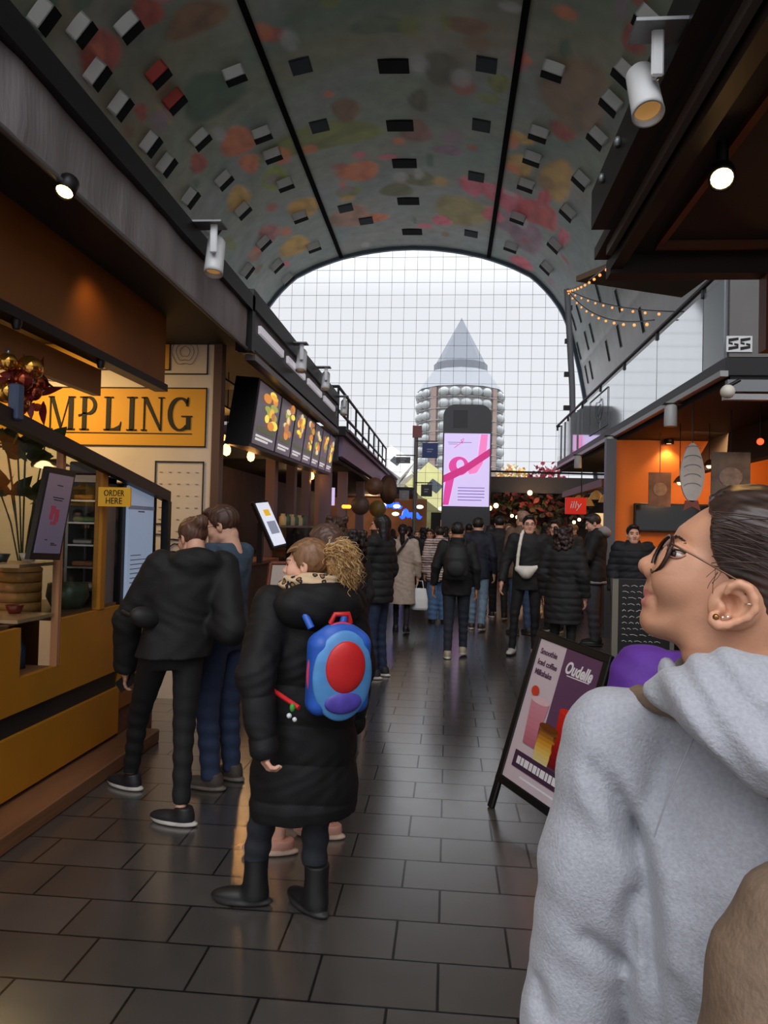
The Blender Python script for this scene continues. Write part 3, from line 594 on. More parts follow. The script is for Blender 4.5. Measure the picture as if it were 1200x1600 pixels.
MB().box((-2.05, 7.0, 3.82), (-1.93, 12.7, 4.0)).build('upper_beam', BLACK, r); MB().box((-2.04, 7.0, 3.58), (-1.96, 12.6, 3.82)).build('fascia', mat('canopy fascia', (70, 64, 68), .5), r)
MB().box((-2.0, 7.0, 3.3), (-1.9, 12.5, 3.36)).build('lower_rail', mat('lilac rail', (96, 86, 92), .4), r)
for i in range(4): MB().box((-1.96, 7.3+i*1.3, 3.64), (-1.93, 8.35+i*1.3, 3.72)).build('light_strip', mat('pale strip', (220, 214, 220), .3, emit=((215, 210, 220), .35)), r)
for (px, py, yy) in ((470, 572, 0), (508, 600, 1), (537, 640, 2)):
    p = aX(px, py+8, -1.85); floodlight(p, 0, [.95, .9, .9][yy], ['grey cylinder floodlight over the middle of the burger menu', 'grey floodlight near the far end of the burger canopy', 'grey cylinder floodlight at the start of the roof railing'][yy], 'white floodlights on the left canopies', 0, False)
r = empty('burger_menu_board', (-2.0, 9.8, 2.5), 'long dark menu board with seven lit food pictures above the burger bar', 'menu board')
tl, tr, br_, bl = [Vector(aX(*p, x)) for p, x in (((405, 590), -2.03), ((524, 684), -2.03), ((515, 742), -1.98), ((389, 697), -1.98))]
back = Vector((-.25, 0, .02))
MB().prism([bl, br_, tr, tl], back).build('housing', BLACK, r)
FOODC = [(226, 170, 60), (206, 130, 50), (170, 110, 60), (240, 214, 84), (150, 150, 70), (214, 200, 160)]
nrm_ = (br_-bl).cross(tl-bl).normalized(); nrm_ = nrm_ if nrm_.x > 0 else -nrm_
def onb(u, v, d=.006): a = bl+(br_-bl)*u; b = tl+(tr-tl)*u; return a+(b-a)*v+nrm_*d
us = [0, .2, .36, .5, .63, .755, .88, 1.0]
for i in range(7):
    u0, u1 = us[i]+.008, us[i+1]-.008
    s = MB().prism([onb(u0, .05), onb(u1, .05), onb(u1, .96), onb(u0, .96)], nrm_*.008).build('screen', mat('menu screen', (72, 62, 70), .3, emit=((104, 90, 98), .42)), r)
    mb = MB(); w = u1-u0
    for k in range(13):
        cu, cv = u0+w*(.32+.5*RNG.random()), .34+.54*RNG.random(); rx, rz = w*RNG.uniform(.08, .2), RNG.uniform(.04, .09)
        mb.add([onb(cu+rx*math.cos(a), cv+rz*math.sin(a), .016+.001*k) for a in np.linspace(0, 6.28, 11)[:-1]], [tuple(range(10))], int(RNG.integers(6)))
    mb.build('food_picture', [mat('food %d' % j, c, .4, emit=(c, 1.0)) for j, c in enumerate(FOODC)], s)
    mb = MB()
    for k in range(2): mb.prism([onb(u0+w*.1, .16-.05*k), onb(u0+w*(.85-.2*k), .16-.05*k), onb(u0+w*(.85-.2*k), .19-.05*k), onb(u0+w*.1, .19-.05*k)], nrm_*.012)
    mb.build('caption', mat('caption white', (235, 232, 230), .4, emit=((235, 232, 230), .6)), s)
    MB().prism([onb(u0+w*.1, .24), onb(u0+w*.9, .24), onb(u0+w*.9, .32), onb(u0+w*.1, .32)], nrm_*.011).build('caption_band', mat('menu green', (108, 116, 78), .4, emit=((108, 116, 78), .3)), s)
for i, px in enumerate((425, 456, 479, 499)):
    p = aX(px, 740, -2.6); zb_ = 1.15 if p[1] < 12.9 else 1.1; MB().box((p[0]-.07, p[1]-.1, zb_), (p[0]+.07, p[1]+.1, 3.4)).build('square_post', LIL, None, ['lilac square post nearest the sign wall under the menu board', 'second lilac square post from the sign wall', 'third lilac square post from the sign wall', 'farthest lilac square post under the menu board'][i], 'post', 'lilac posts under the menu board', base=(p[0], p[1], zb_))
def pendant(p, top, label):
    r = empty('pendant_bulb', p, label, 'lamp', 'pendant bulbs in the burger bar'); c = Vector(p)
    MB().tube([(c.x, c.y, top), (c.x, c.y, c.z+.1)], .006, 5).build('cord', BLACK, r); MB().lathe([(.022, .06), (.022, .11), (.012, .12)], c, n=10).build('socket', mat('brass socket', (150, 104, 52), .4, .7), r)
    MB().lathe([(0, -.075), (.035, -.06), (.05, -.02), (.045, .02), (.022, .06)], c, n=14).build('bulb', mat('amber bulb', (255, 200, 110), .3, emit=((255, 186, 96), 7)), r)
    lamp('pendant_glow', 'POINT', c+Vector((0, 0, -.1)), 7, (255, 180, 100), .05)
for q, lb in zip(((354, 702), (392, 712), (487, 743)), ('glowing pendant bulb nearest the sign wall', 'glowing pendant bulb below the near end of the menu board', 'glowing pendant bulb below the far end of the menu board')): pendant(aX(*q, -2.55), 3.45, lb)
MB().box((-4.7, 7.08, 0), (-4.6, 26, 3.5)).build('wall_back_left', mat('stall back wall', (58, 42, 36), .7, noise=(4, .25)), kind='structure')
r = empty('back_bar', (-4.3, 9.5, 0), 'tall back bar shelf with glassware behind the burger counter', 'shelf unit')
MB().box((-4.55, 7.4, 0), (-4.1, 12.3, .95)).build('cabinet', DARK, r)
for i, z in enumerate((1.5, 1.95, 2.4, 2.85)): MB().box((-4.5, 7.4, z), (-4.15, 12.3, z+.03)).build('shelf', WOODR, r)
MB().box((-4.5, 7.4, 2.15), (-4.12, 12.3, 2.22)).build('warm_strip', mat('amber strip', (220, 150, 80), .4, emit=((255, 170, 80), 1.2)), r)
r = empty('glass_rack', (-2.9, 7.6, 2.5), 'hanging rack of upturned glasses beside the sign wall', 'rack')
for i, z in enumerate((2.62, 2.9, 3.18)): MB().box((-3.0, 7.25, z), (-2.3, 7.9, z+.02)).build('shelf', BLACK, r)
for x in (-2.98, -2.32): MB().box((x-.01, 7.26, 2.6), (x+.01, 7.28, 3.49)).build('hanger', BLACK, r)
n = 0
for z in (2.64, 2.92, 3.2):
    for i in range(4):
        c = (-2.86+.15*i, 7.4+.1*(i % 2), z); MB().lathe([(.04, 0), (.045, .02), (.04, .17), (.036, .17), (.038, .02), (0, .02)], c, n=12).build('tumbler', glass('tumbler glass', (225, 232, 235), .25, .1), None, 'clear tumbler on the hanging rack beside the sign wall', 'glass', 'tumblers on the hanging rack', base=c); n += 1
r = empty('self_order_terminal', (-2.15, 8.6, 1.26), 'tilted black self-order terminal with bright white screen on the counter', 'terminal')
tp, bt = Vector(aY(409, 784, 8.6)), Vector(aY(439, 852, 8.6)); c0 = (tp+bt)/2; up = (tp-bt).normalized(); Lh = (tp-bt).length
sd = Vector((.2, .98, 0)); sd = (sd-up*sd.dot(up)).normalized(); N = sd.cross(up).normalized(); N = N if N.x > 0 else -N
Rm = Matrix((sd, up, sd.cross(up))).transposed()
MB().obox(c0-N*.035, (.4, Lh*1.08, .05), Rm, 0, .01).build('housing', BLACK, r)
s = MB().obox(c0-N*.005, (.34, Lh*.96, .012), Rm).build('screen', mat('white screen', (214, 218, 232), .3, emit=((214, 218, 232), .85)), r)
MB().obox(c0+N*.003+up*.14, (.16, .08, .006), Rm).build('yellow_tile', mat('tile yellow', (240, 190, 60), .4, emit=((240, 190, 60), .6)), s); MB().obox(c0+N*.003-up*.05, (.24, .16, .006), Rm).build('grey_tile', mat('tile grey', (150, 156, 176), .4, emit=((150, 156, 176), .5)), s)
MB().box((c0.x-.16, c0.y-.03, 1.255), (c0.x-.1, c0.y+.03, c0.z)).build('stand', BLACK, r)
pl = Vector((-2.52, 7.75, 1.255)); r = empty('serving_plate', pl, 'white plate of pastries on the brick counter', 'plate'); MB().lathe([(0, 0), (.09, 0), (.14, .02), (.135, .025), (.08, .01), (0, .01)], pl, n=24).build('dish', WHITE, r)
for i in range(5): MB().ell(pl+Vector((.07*math.cos(i*1.4), .07*math.sin(i*1.4), .035)), (.04, .03, .022), None, 10).build('pastry', mat('pastry', (190, 118, 62), .6, noise=(20, .2)), r)
for i in range(4):
    c = (-2.5+.05*(i % 2), 7.36+.085*i, 1.295 if i < 3 else 1.345); MB().ell(c, .042, None, 14).build('orange', mat('orange peel', (238, 140, 34), .45, bump=(90, .2)), None, 'orange in the small pile on the brick counter', 'orange', 'oranges on the brick counter', base=c)
MB().box((-2.62, 7.2, 1.255), (-2.45, 7.23, 1.47)).build('card', WHITE, None, 'white upright card on the brick counter by the sign wall', 'card')
r = empty('glass_counter_case', (-2.45, 11.0, 1.15), 'glass counter case with jars beyond the terminal', 'display case')
MB().box((-2.5, 10.4, 1.15), (-2.3, 12.4, 1.68)).build('pane', glass('case glass', (190, 200, 200), .2), r); MB().box((-2.52, 10.38, 1.68), (-2.28, 12.42, 1.71)).build('top', GREYM, r)
for i in range(6): c = (-2.4, 10.6+.3*i, 1.71); MB().lathe([(.05, 0), (.055, .02), (.055, .12), (.035, .14), (.035, .17), (0, .17)], c, n=12).build('jar', [mat('jar cream', (214, 196, 150), .4), mat('jar green', (80, 108, 92), .4)][i % 2], None, ['cream jar on the glass counter case', 'green jar on the glass counter case'][i % 2], 'jar', 'jars on the glass counter case', base=c)
lamp('bar_glow', 'POINT', (-3.6, 9.2, 2.9), 14, (255, 190, 120), .15); lamp('bar_glow2', 'POINT', (-3.4, 12.0, 2.9), 12, (255, 200, 140), .15)
# wooden A-board in the aisle
r = empty('poster_stand', (-1.8, 6.9, 0), 'wooden framed poster stand leaning beside the woman with the blue backpack', 'sign board')
A = [Vector(aY(*p, y)) for p, y in (((423, 880), 6.35), ((396, 1092), 5.95))]
foot = Vector(aZ(396, 1090, 0)); topl = Vector(aY(423, 880, foot.y+.35)); wdv = Vector((.5, .2, 0))
MB().tube([foot, topl], .025, 6).build('rail', WOODR, r); MB().tube([foot+wdv, topl+wdv], .025, 6).build('rail', WOODR, r); MB().tube([topl, topl+wdv], .025, 6).build('rail', WOODR, r)
lo = foot+(topl-foot)*.3; MB().tube([lo, lo+wdv], .02, 6).build('rail', WOODR, r)
nn = wdv.cross(topl-foot).normalized()
MB().prism([lo, lo+wdv, topl+wdv, topl], nn*.012).build('panel', mat('poster pink', (206, 188, 178), .6), r)
MB().tube([topl+Vector((.1, .02, -.1)), Vector((foot.x+.1, foot.y+.5, 0.02))], .02, 6).build('rear_leg', WOODR, r); MB().tube([topl+wdv+Vector((-.1, 0, -.1)), Vector((foot.x+.4, foot.y+.7, 0.02))], .02, 6).build('rear_leg', WOODR, r)
# ================================================================== third stall, roof railing
r = empty('stall_roof', (-2.0, 17, 3.0), 'dark stall roof with lilac fascia beyond the burger bar', 'stall')
MB().box((-2.05, 13.2, 2.98), (-1.93, 26.0, 3.34)).build('lilac_fascia', mat('lilac fascia', (150, 128, 160), .45), r)
MB().box((-4.6, 13.0, 3.34), (-1.85, 26.2, 3.5)).build('roof_edge', BLACK, r); MB().box((-4.6, 13.05, 2.9), (-2.0, 13.2, 3.34)).build('front_fascia', mat('slate fascia', (58, 58, 64), .5), r)
MB().box((-4.6, 13.2, 2.9), (-2.05, 26, 2.96)).build('soffit', SOF, r); MB().box((-1.9, 13.2, 3.42), (-1.8, 26, 3.46)).build('light_rail', mat('lilac rail', ()), r)
for y in (13.6, 15.8, 19.0): MB().box((-2.4, y, 1.15), (-2.2, y+.2, 2.9)).build('post', LIL, r)
MB().box((-4.6, 13.0, 0), (-2.2, 26, 1.1)).build('counter', DARK, r)
for i, p in enumerate(((-2.5, 13.9, 2.87), (-2.7, 15.0, 2.87), (-2.6, 16.0, 2.87))): downlight(p, ['round warm downlight nearest under the lilac stall roof', 'round warm downlight second under the lilac stall roof', 'round warm downlight third under the lilac stall roof'][i], 'downlights under the lilac roof', .09, 8)
r = empty('roof_railing', (-2.2, 18, 3.5), 'black steel railing on the stall roof at the left', 'railing')
for z in (4.0, 4.46): MB().tube([(-2.2, 14.3, z), (-2.2, 25.5, z)], .03, 6).build('rail', BLACK, r)
MB().tube([(-2.9, 14.3, 4.46), (-2.2, 14.3, 4.46)], .03, 6).build('rail', BLACK, r); MB().tube([(-2.9, 14.3, 4.0), (-2.2, 14.3, 4.0)], .03, 6).build('rail', BLACK, r)
for i in range(9): MB().tube([(-2.2, 14.3+i*1.4, 3.48), (-2.2, 14.3+i*1.4, 4.46)], .025, 6).build('post', BLACK, r)
MB().tube([(-2.9, 14.3, 3.48), (-2.9, 14.3, 4.46)], .025, 6).build('post', BLACK, r)
r = empty('round_sign', (-1.9, 20.5, 2.25), 'round brown disc sign hanging at the end of the lilac stall', 'sign')
c = Vector(aY(607, 765, 21)); Rd = Matrix.Rotation(math.radians(62), 3, 'Z')@Matrix.Rotation(math.radians(90), 3, 'X')
MB().lathe([(0, -.03), (.42, -.03), (.42, .03), (0, .03)], c, Rd, 28).build('disc', mat('disc brown', (82, 58, 38), .5), r); MB().lathe([(0, .031), (.33, .031), (.33, .04), (0, .04)], c, Rd, 28).build('inner_disc', mat('disc tan', (112, 76, 56), .5), r)
MB().tube([c+Vector((0, 0, .5)), (c.x, c.y, 3.3)], .015, 5).build('hanger', BLACK, r)
s = aY(517, 775, 14); MB().box((s[0]-.07, s[1], s[2]-.18), (s[0]+.07, s[1]+.04, s[2]+.16)).build('tall_screen', mat('lilac screen', (196, 180, 226), .3, emit=((200, 184, 232), .9)), None, 'small glowing lilac screen inside the lilac stall', 'screen')
s = aY(541, 792, 13.8); MB().box((s[0]-.09, s[1], s[2]-.03), (s[0]+.09, s[1]+.05, s[2]+.04), 0, .02).build('amber_sign', mat('amber glow', (255, 190, 60), .3, emit=((255, 186, 60), 1.6)), None, 'small glowing amber sign inside the lilac stall', 'sign')
lamp('lilac_glow', 'POINT', (-3.2, 15.5, 2.6), 16, (255, 196, 140), .2)
for i, (px, py, yy) in enumerate(((585, 760, 16.5), (563, 790, 15.5), (590, 795, 17.5))):
    c = Vector(aY(px, py, yy)); MB().lathe([(0, -.02), (.2, -.02), (.2, .02), (0, .02)], c, Matrix.Rotation(math.radians(90), 3, 'X'), 22).build('plate_picture', mat('picture %d' % i, [(96, 66, 50), (78, 60, 54), (120, 96, 50)][i], .5, noise=(6, .3)), None, ['brown round picture on the lilac stall side', 'dark round picture low on the lilac stall side', 'mustard round picture low on the lilac stall side'][i], 'picture', base=c)
# ================================================================== right side: near canopy
BRN = mat('dark brown soffit', (44, 30, 24), .6, noise=(3, .2)); FROST = mat('pale balcony glass', (226, 231, 234), .06, .75, spec=.8)
r = empty('canopy', (1.0, 3.0, 3.6), 'dark brown canopy overhead at the right with warm spotlights', 'canopy')
MB().box((.85, .3, 3.6), (.97, 4.68, 3.84)).build('beam', BLACK, r)
MB().box((1.0, .3, 3.54), (1.035, 4.95, 3.6)).build('edge_rail', mat('dull rail', (92, 86, 84), .5), r)
MB().box((.97, .3, 3.6), (3.3, 5.2, 3.68)).build('roof_sheet', BRN, r)
MB().box((1.06, 5.1, 3.47), (2.25, 5.24, 3.6)).build('end_fascia', BRN, r)
MB().box((1.06, .3, 3.5), (1.14, 5.1, 3.6)).build('inner_rail', BRN, r)
MB().box((1.3, 4.86, 3.55), (2.1, 4.9, 3.6)).build('cross_rail', mat('copper rail', (112, 64, 40), .4, .3), r)
MB().box((1.3, 2.6, 3.56), (1.34, 4.86, 3.6)).build('cross_rail', mat('copper rail', ()), r)
MB().box((3.24, .3, 0), (3.3, 5.2, 3.6)).build('back_panel', BRN, r)
MB().box((2.09, 5.12, 2.96), (2.2, 5.24, 3.47)).build('wood_post', WOODR, r)
floodlight(aY(1013, 178, 2.9), .1, .86, 'large white cylinder floodlight lit warm on the right canopy beam', 'white floodlights on the right canopy', 2.5, True, -.42, 1)
p = aZ(1128, 280, 3.42); downlight(p, 'warm round spotlight under the right canopy', size=.062, power=14, tilt=Matrix.Rotation(.3, 3, 'Y')@Matrix.Rotation(-.75, 3, 'X'))
MB().tube([p+np.array([0, 0, .08]), (p[0], p[1], 3.6)], .03, 8).build('lamp_stem', BLACK, None, 'short black stem holding the right canopy spotlight', 'bracket', base=p)
mb = []
for i, y in enumerate((3.2, 3.9, 4.3)): MB().lathe([(.0, 0), (.018, .0), (.02, .03), (.012, .05), (0, .05)], (.835, y, 3.72), n=12).build('small_spotlight', GREYM, None, ['small grey spotlight nearest on the right beam', 'small grey spotlight in the middle of the right beam', 'small grey spotlight farthest on the right beam'][i], 'spotlight', base=(.82, y, 3.72))
# terrace stall with glass balustrade
r = empty('terrace_stall', (3.5, 12, 3.3), 'raised terrace slab with dark edge beam and underside lamps over the orange stall', 'terrace')
MB().box((2.8, 7.83, 3.36), (6.38, 19.6, 3.54)).build('slab', BLACK, r)
MB().box((2.74, 7.8, 3.34), (2.82, 19.6, 3.4)).build('lower_edge', mat('edge grey', (150, 148, 148), .35, .3), r); MB().box((2.78, 7.78, 3.1), (6.38, 7.86, 3.16)).build('lower_edge', mat('edge grey', ()), r)
MB().box((2.86, 7.86, 3.28), (6.38, 19.5, 3.36)).build('soffit', SOF, r)
MB().box((2.8, 7.76, 3.18), (6.38, 7.83, 3.3)).build('front_pipe', GREYM, r)
MB().obox((4.1, 9.95, 3.0), (.06, 5.0, .7), Matrix.Rotation(.5, 3, 'Y')).build('bulkhead', mat('grey bulkhead', (74, 68, 64), .6), r)
r = empty('glass_balustrade', (2.82, 13, 3.54), 'long pale glass balustrade with black handrail on the terrace', 'balustrade')
ys = [7.9, 8.55, 10.4, 12.3, 14.2, 16.1, 18.0, 19.7]
for i in range(7): MB().box((2.81, ys[i]+.015, 3.55), (2.83, ys[i+1]-.015, 4.42)).build('panel', FROST if i else mat('end panel glass', (150, 158, 164), .15), r)
MB().tube([(2.8, 8.0, 4.5), (2.8, 19.75, 4.5)], .028, 8).build('handrail', BLACK, r); MB().tube([(2.8, 19.75, 4.5), (3.3, 19.75, 4.5)], .028, 8).build('handrail', BLACK, r)
for y in ys[1:]: MB().box((2.79, y-.03, 4.38), (2.83, y+.03, 4.5)).build('clamp', BLACK, r)
for i, y in enumerate((16.6, 17.4, 18.4, 19.0)): MB().box((2.79, y, 3.55), (2.81, y+.03, 4.42)).build('mullion', GREYM, r)
# drawn emblem and window decal on the glass
mb = MB()
for (y0, z0, y1, z1) in ((13.5, 3.66, 13.5, 4.34), (13.5, 4.34, 15.2, 4.34), (15.2, 4.34, 15.2, 3.66), (15.2, 3.66, 13.5, 3.66)): mb.tube([(2.8, y0, z0), (2.8, y1, z1)], .008, 4)
for rr in (.1, .2): mb.tube([(2.8, 14.3+rr*1.8*math.cos(a), 4.05+rr*math.sin(a)*(1+.3*math.sin(3*a))) for a in np.linspace(0, 6.28, 22)[:-1]], .006, 4, closed=True)
mb.build('etched_emblem', mat('etched grey', (110, 120, 126), .5), None, 'fine line emblem etched on the terrace glass', 'emblem', base=(2.8, 14.3, 3.66))
r = empty('end_panel', (3.2, 7.84, 3.54), 'grey end panel of the terrace carrying a small black and white square emblem', 'panel')
MB().box((2.84, 7.84, 3.55), (6.5, 7.9, 4.46)).build('board', mat('panel grey', (104, 102, 100), .5, noise=(2, .08)), r)
a, b = aY(1135, 525, 7.83), aY(1175, 550, 7.83)
MB().box((a[0], 7.825, b[2]), (b[0], 7.84, a[2])).build('emblem_plate', WHITE, r)
mb = MB(); w = b[0]-a[0]; h = a[2]-b[2]
for k in range(2):
    x0 = a[0]+w*(.08+.46*k); x1 = x0+w*.38
    for (z0, z1, sl) in ((.62, .9, .0), (.1, .38, 0)):
        mb.prism([(x0, 7.825, b[2]+h*z0), (x1, 7.825, b[2]+h*(z0+.12)), (x1, 7.825, b[2]+h*z1), (x0, 7.825, b[2]+h*(z1-.08))], (0, -.004, 0))
    mb.prism([(x0, 7.825, b[2]+h*.5), (x0+w*.16, 7.825, b[2]+h*.44), (x0+w*.16, 7.825, b[2]+h*.56), (x0, 7.825, b[2]+h*.62)], (0, -.004, 0)); mb.prism([(x1-w*.16, 7.825, b[2]+h*.42), (x1, 7.825, b[2]+h*.36), (x1, 7.825, b[2]+h*.5), (x1-w*.16, 7.825, b[2]+h*.54)], (0, -.004, 0))
mb.build('emblem', INK, r)
for i, q in enumerate(((1048, 650), (953, 695), (903, 722), (1137, 612))):
    p = aX(*q, 2.70); c = Vector(p)
    r = empty('edge_floodlight', c, ['grey floodlight in the middle of the terrace edge', 'grey floodlight by the far half of the terrace edge', 'grey floodlight near the far end of the terrace edge', 'round pale lamp at the near corner of the terrace edge'][i], 'floodlight')
    if i < 3: MB().lathe([(.075, -.13), (.08, -.1), (.075, .12), (.05, .14), (0, .14)], c, n=16).build('housing', mat('lamp grey', (176, 176, 176), .4), r); MB().box(c+Vector((-.1, -.05, .14)), c+Vector((.12, .05, .155))).build('bracket', BLACK, r)
    else: MB().ell(c, .07, None, 14).build('globe', mat('globe', (220, 214, 200), .3), r); MB().tube([c+Vector((0, 0, .05)), c+Vector((.12, .02, .12))], .02, 6).build('arm', BLACK, r)
# orange stall
ORW = mat('bright orange wall', (214, 112, 26), .55, noise=(1.5, .08))
MB().box((2.76, 12.6, 0), (6.4, 12.7, 3.27)).build('wall_orange', ORW, kind='structure'); MB().box((6.4, 5.3, 0), (6.5, 12.7, 3.3)).build('wall_right', mat('deep orange wall', (206, 84, 24), .6, noise=(2, .15)), kind='structure')
MB().box((2.58, 12.45, 0), (2.74, 12.62, 3.27)).build('steel_column', mat('column grey', (92, 98, 108), .4, .4), None, 'grey steel column at the corner of the orange stall', 'column')
q0, q1 = aY(990, 786, 12.55), aY(1066, 832, 12.55)
r = empty('wall_screen', (q0[0], 12.55, q1[2]), 'black switched-off screen on the orange wall', 'screen'); MB().box((q0[0], 12.5, q1[2]), (q1[0]+.5, 12.56, q0[2]), 0, .01).build('frame', BLACK, r); MB().box((q0[0]+.03, 12.495, q1[2]+.03), (q1[0]+.47, 12.5, q0[2]-.03)).build('glass', mat('off screen', (10, 10, 12), .1), r)
for i, (x0, y0, x1, y1, Yd) in enumerate(((1014, 738, 1048, 792, 11.6), (1112, 706, 1172, 785, 9.5))):
    a, b = aY(x0, y0, Yd), aY(x1, y1, Yd); r = empty('hanging_poster', (a[0], Yd, b[2]), ['small brown poster hanging before the black screen', 'large grey picture poster hanging at the right of the orange stall'][i], 'poster')
    MB().box((a[0], Yd, b[2]), (b[0], Yd+.02, a[2])).build('sheet', mat('poster %d' % i, [(124, 92, 78), (112, 106, 102)][i], .6, noise=(5, .4)), r)
    mb = MB(); mb.ell(((a[0]+b[0])/2, Yd-.002, (a[2]+b[2])/2), ((b[0]-a[0])*.32, .004, (a[2]-b[2])*.2), None, 14); mb.build('picture', mat('poster pic %d' % i, [(150, 122, 104), (150, 140, 134)][i], .6, noise=(14, .3)), r)
    MB().tube([((a[0]+b[0])/2, Yd+.01, a[2]), ((a[0]+b[0])/2, Yd+.01, 3.3)], .006, 4).build('cord', BLACK, r)
p = Vector(aY(1082, 738, 9.0)); r = empty('fish_sign', p, 'pale grey oval fish-shaped sign hanging in front of the orange stall', 'sign')
out = []; n = 26; hz = 45*9/1155; hx = 18*9/1155
for i in range(n): a = 2*math.pi*i/n; out.append((hx*math.cos(a)*(1-.25*math.sin(a)*(math.sin(a) > 0)), hz*math.sin(a)))
MB().prism([p+Vector((x, 0, z)) for x, z in out], (0, .03, 0)).build('board', mat('fish white', (178, 174, 170), .6, noise=(9, .1)), r)
MB().prism([p+Vector((x, 0, z)) for x, z in ((-.07, -hz*.95), (.07, -hz*.95), (.1, -hz*1.3), (0, -hz*1.15), (-.1, -hz*1.3))], (0, .03, 0)).build('tail', mat('fish red', (120, 60, 50), .6), r)
mb = MB()
for k in range(5): mb.tube([p+Vector((hx*.7*math.cos(a), -.004, -hz*.5+k*.11+.05*math.sin(a))) for a in np.linspace(.2, 2.9, 8)], .004, 4)
mb.build('scale_drawing', mat('etched grey', ()), r); MB().tube([p+Vector((0, .015, hz)), p+Vector((0, .015, hz+.5))], .006, 4).build('cord', BLACK, r)
r = empty('orange_counter', (3.1, 9, 0), 'dark service counter of the orange stall', 'counter'); MB().box((3.0, 6.6, 0), (3.6, 11.6, 1.05)).build('body', DARK, r); MB().box((2.95, 6.55, 1.05), (3.65, 11.65, 1.1)).build('worktop', WOODR, r)
downlight(aZ(1045, 694, 3.2), 'bright white downlight under the terrace soffit', None, .08, 26, (255, 225, 190))
p = aY(1188, 690, 9.0); r = empty('red_lamp', p, 'small glowing red lamp under the terrace at the right edge', 'lamp'); MB().ell(p, .04, None, 12).build('bulb', mat('red glow', (255, 90, 50), .3, emit=((255, 70, 36), 3)), r); MB().tube([p+np.array([0, 0, .04]), (p[0], p[1], 3.26)], .008, 5).build('cord', BLACK, r)
for i, q in enumerate(((1108, 728), (1062, 754))):
    p = aY(*q, 10.5); r = empty('copper_lamp', p, ['small copper pendant lamp right of the fish sign', 'small copper pendant lamp left of the fish sign'][i], 'lamp', 'copper pendants in the orange stall'); MB().lathe([(.09, 0), (.05, .06), (.02, .09), (0, .09)], p, n=14).build('shade', mat('copper', (190, 120, 70), .3, .8), r); MB().ell(p, .035, None, 10).build('bulb', mat('warm bulb', ()), r); MB().tube([p+np.array([0, 0, .09]), (p[0], p[1], 3.26)], .006, 5).build('cord', BLACK, r)
lamp('orange_stall_light', 'AREA', (4.2, 11.4, 3.1), 42, (255, 200, 140), 1.2, (3.9, 12.6, 1.6)); lamp('orange_stall_glow', 'POINT', (4.6, 8.0, 2.6), 30, (255, 190, 120), .2)
# chalkboard
f0 = Vector(aZ(966, 978, .0)); ch = Vector((3.0, 9.6, 0)); r = empty('chalkboard', ch, 'black chalkboard A-board with rows of white chalk writing by the orange stall', 'sign board')
a, b = Vector(aY(966, 905, 9.3)), Vector(aY(1012, 1010, 9.3)); W2 = .62; H2 = a.z
MB().obox((a.x+W2/2, 9.3, H2/2+.03), (W2, .03, H2-.06)).build('board', mat('chalk black', (26, 25, 27), .7, noise=(8, .3)), r)
MB().box((a.x-.07, 9.28, 0), (a.x, 9.33, H2)).build('rail', mat('grey wood', (120, 116, 104), .6), r); MB().box((a.x+W2, 9.28, 0), (a.x+W2+.05, 9.33, H2)).build('rail', mat('grey wood', ()), r)
for i in range(10):
    x = a.x+.05; mb = MB()
    while x < a.x+W2-.1: L = RNG.uniform(.03, .09); z = H2-.08-i*.075; mb.tube([(x, 9.282, z+.01*math.sin(i)), (x+L*.5, 9.282, z+.012), (x+L, 9.282, z-.004)], .005, 4); x += L+.025
    mb.build('chalk_line', mat('chalk', (190, 184, 186), .8), r)
MB().obox((a.x+W2/2, 9.62, H2/2), (W2, .03, H2), Matrix.Rotation(-.25, 3, 'X')).build('rear_board', BLACK, r)
# stool with a white bag, cream menu column
s = Vector((2.66, 11.2, 0)); r = empty('wooden_stool', s, 'small wooden box stool standing near the dark coat shopper', 'stool'); MB().box(s+Vector((-.2, -.2, .34)), s+Vector((.2, .2, .4)), 0, .01).build('seat', WOOD, r)
for sx in (-.16, .16):
    for sy in (-.16, .16): MB().box(s+Vector((sx-.025, sy-.025, 0)), s+Vector((sx+.025, sy+.025, .34))).build('leg', WOOD, r)
# awning and lights above the terrace
q = [aZ(*p, 6.2) for p in ((900, 440), (960, 416), (1125, 421), (1065, 465))]
r = empty('terrace_awning', q[3], 'flat brown awning above the terrace at the right', 'awning'); MB().prism(q, (0, 0, .1)).build('roof', mat('awning brown', (104, 84, 66), .7), r)
m_ = (Vector(q[2])+Vector(q[3]))/2; MB().tube([(m_.x+.4, m_.y+1, 3.54), (m_.x+.4, m_.y+1, 6.2)], .04, 8).build('post', BLACK, r)
mast = Vector(aX(897, 640, 3.3)); mt = Vector(aY(886, 452, mast.y)); r = empty('lighting_mast', (mast.x, mast.y, 3.54), 'slim grey mast rising from the far end of the terrace', 'mast')
MB().tube([(mast.x, mast.y, 3.54), (mast.x-.06, mast.y, 5.6), mt], .085, 10).build('pole', mat('mast grey', (112, 116, 122), .5), r)
for k in range(4): MB().box((mast.x-.28, mast.y-.05, 5.0+k*.9), (mast.x-.1, mast.y+.05, 5.12+k*.9)).build('spotlight', BLACK, r)
for i, (q, Yd, sg) in enumerate((((968, 398), 9, .1), ((1022, 500), 10, .3), ((1068, 487), 11, .15))):
    e = Vector(aY(*q, Yd)); r = empty('light_string', mt, ['string of warm bulbs rising from the mast to the right canopy', 'string of warm bulbs drooping lowest from the mast', 'string of warm bulbs running from the mast to the handrail'][i], 'string lights', 'string lights at the mast')
    P = [mt.lerp(e, t)-Vector((0, 0, sg*4*t*(1-t))) for t in np.linspace(0, 1, 25)]; MB().tube(P, .012, 4).build('cable', BLACK, r)
    for k in range(1, 25, 2): MB().ell(P[k]-Vector((0, 0, .05)), .024, None, 8).build('bulb', mat('fairy bulb', (255, 170, 100), .3, emit=((255, 160, 84), 1.3)), r)
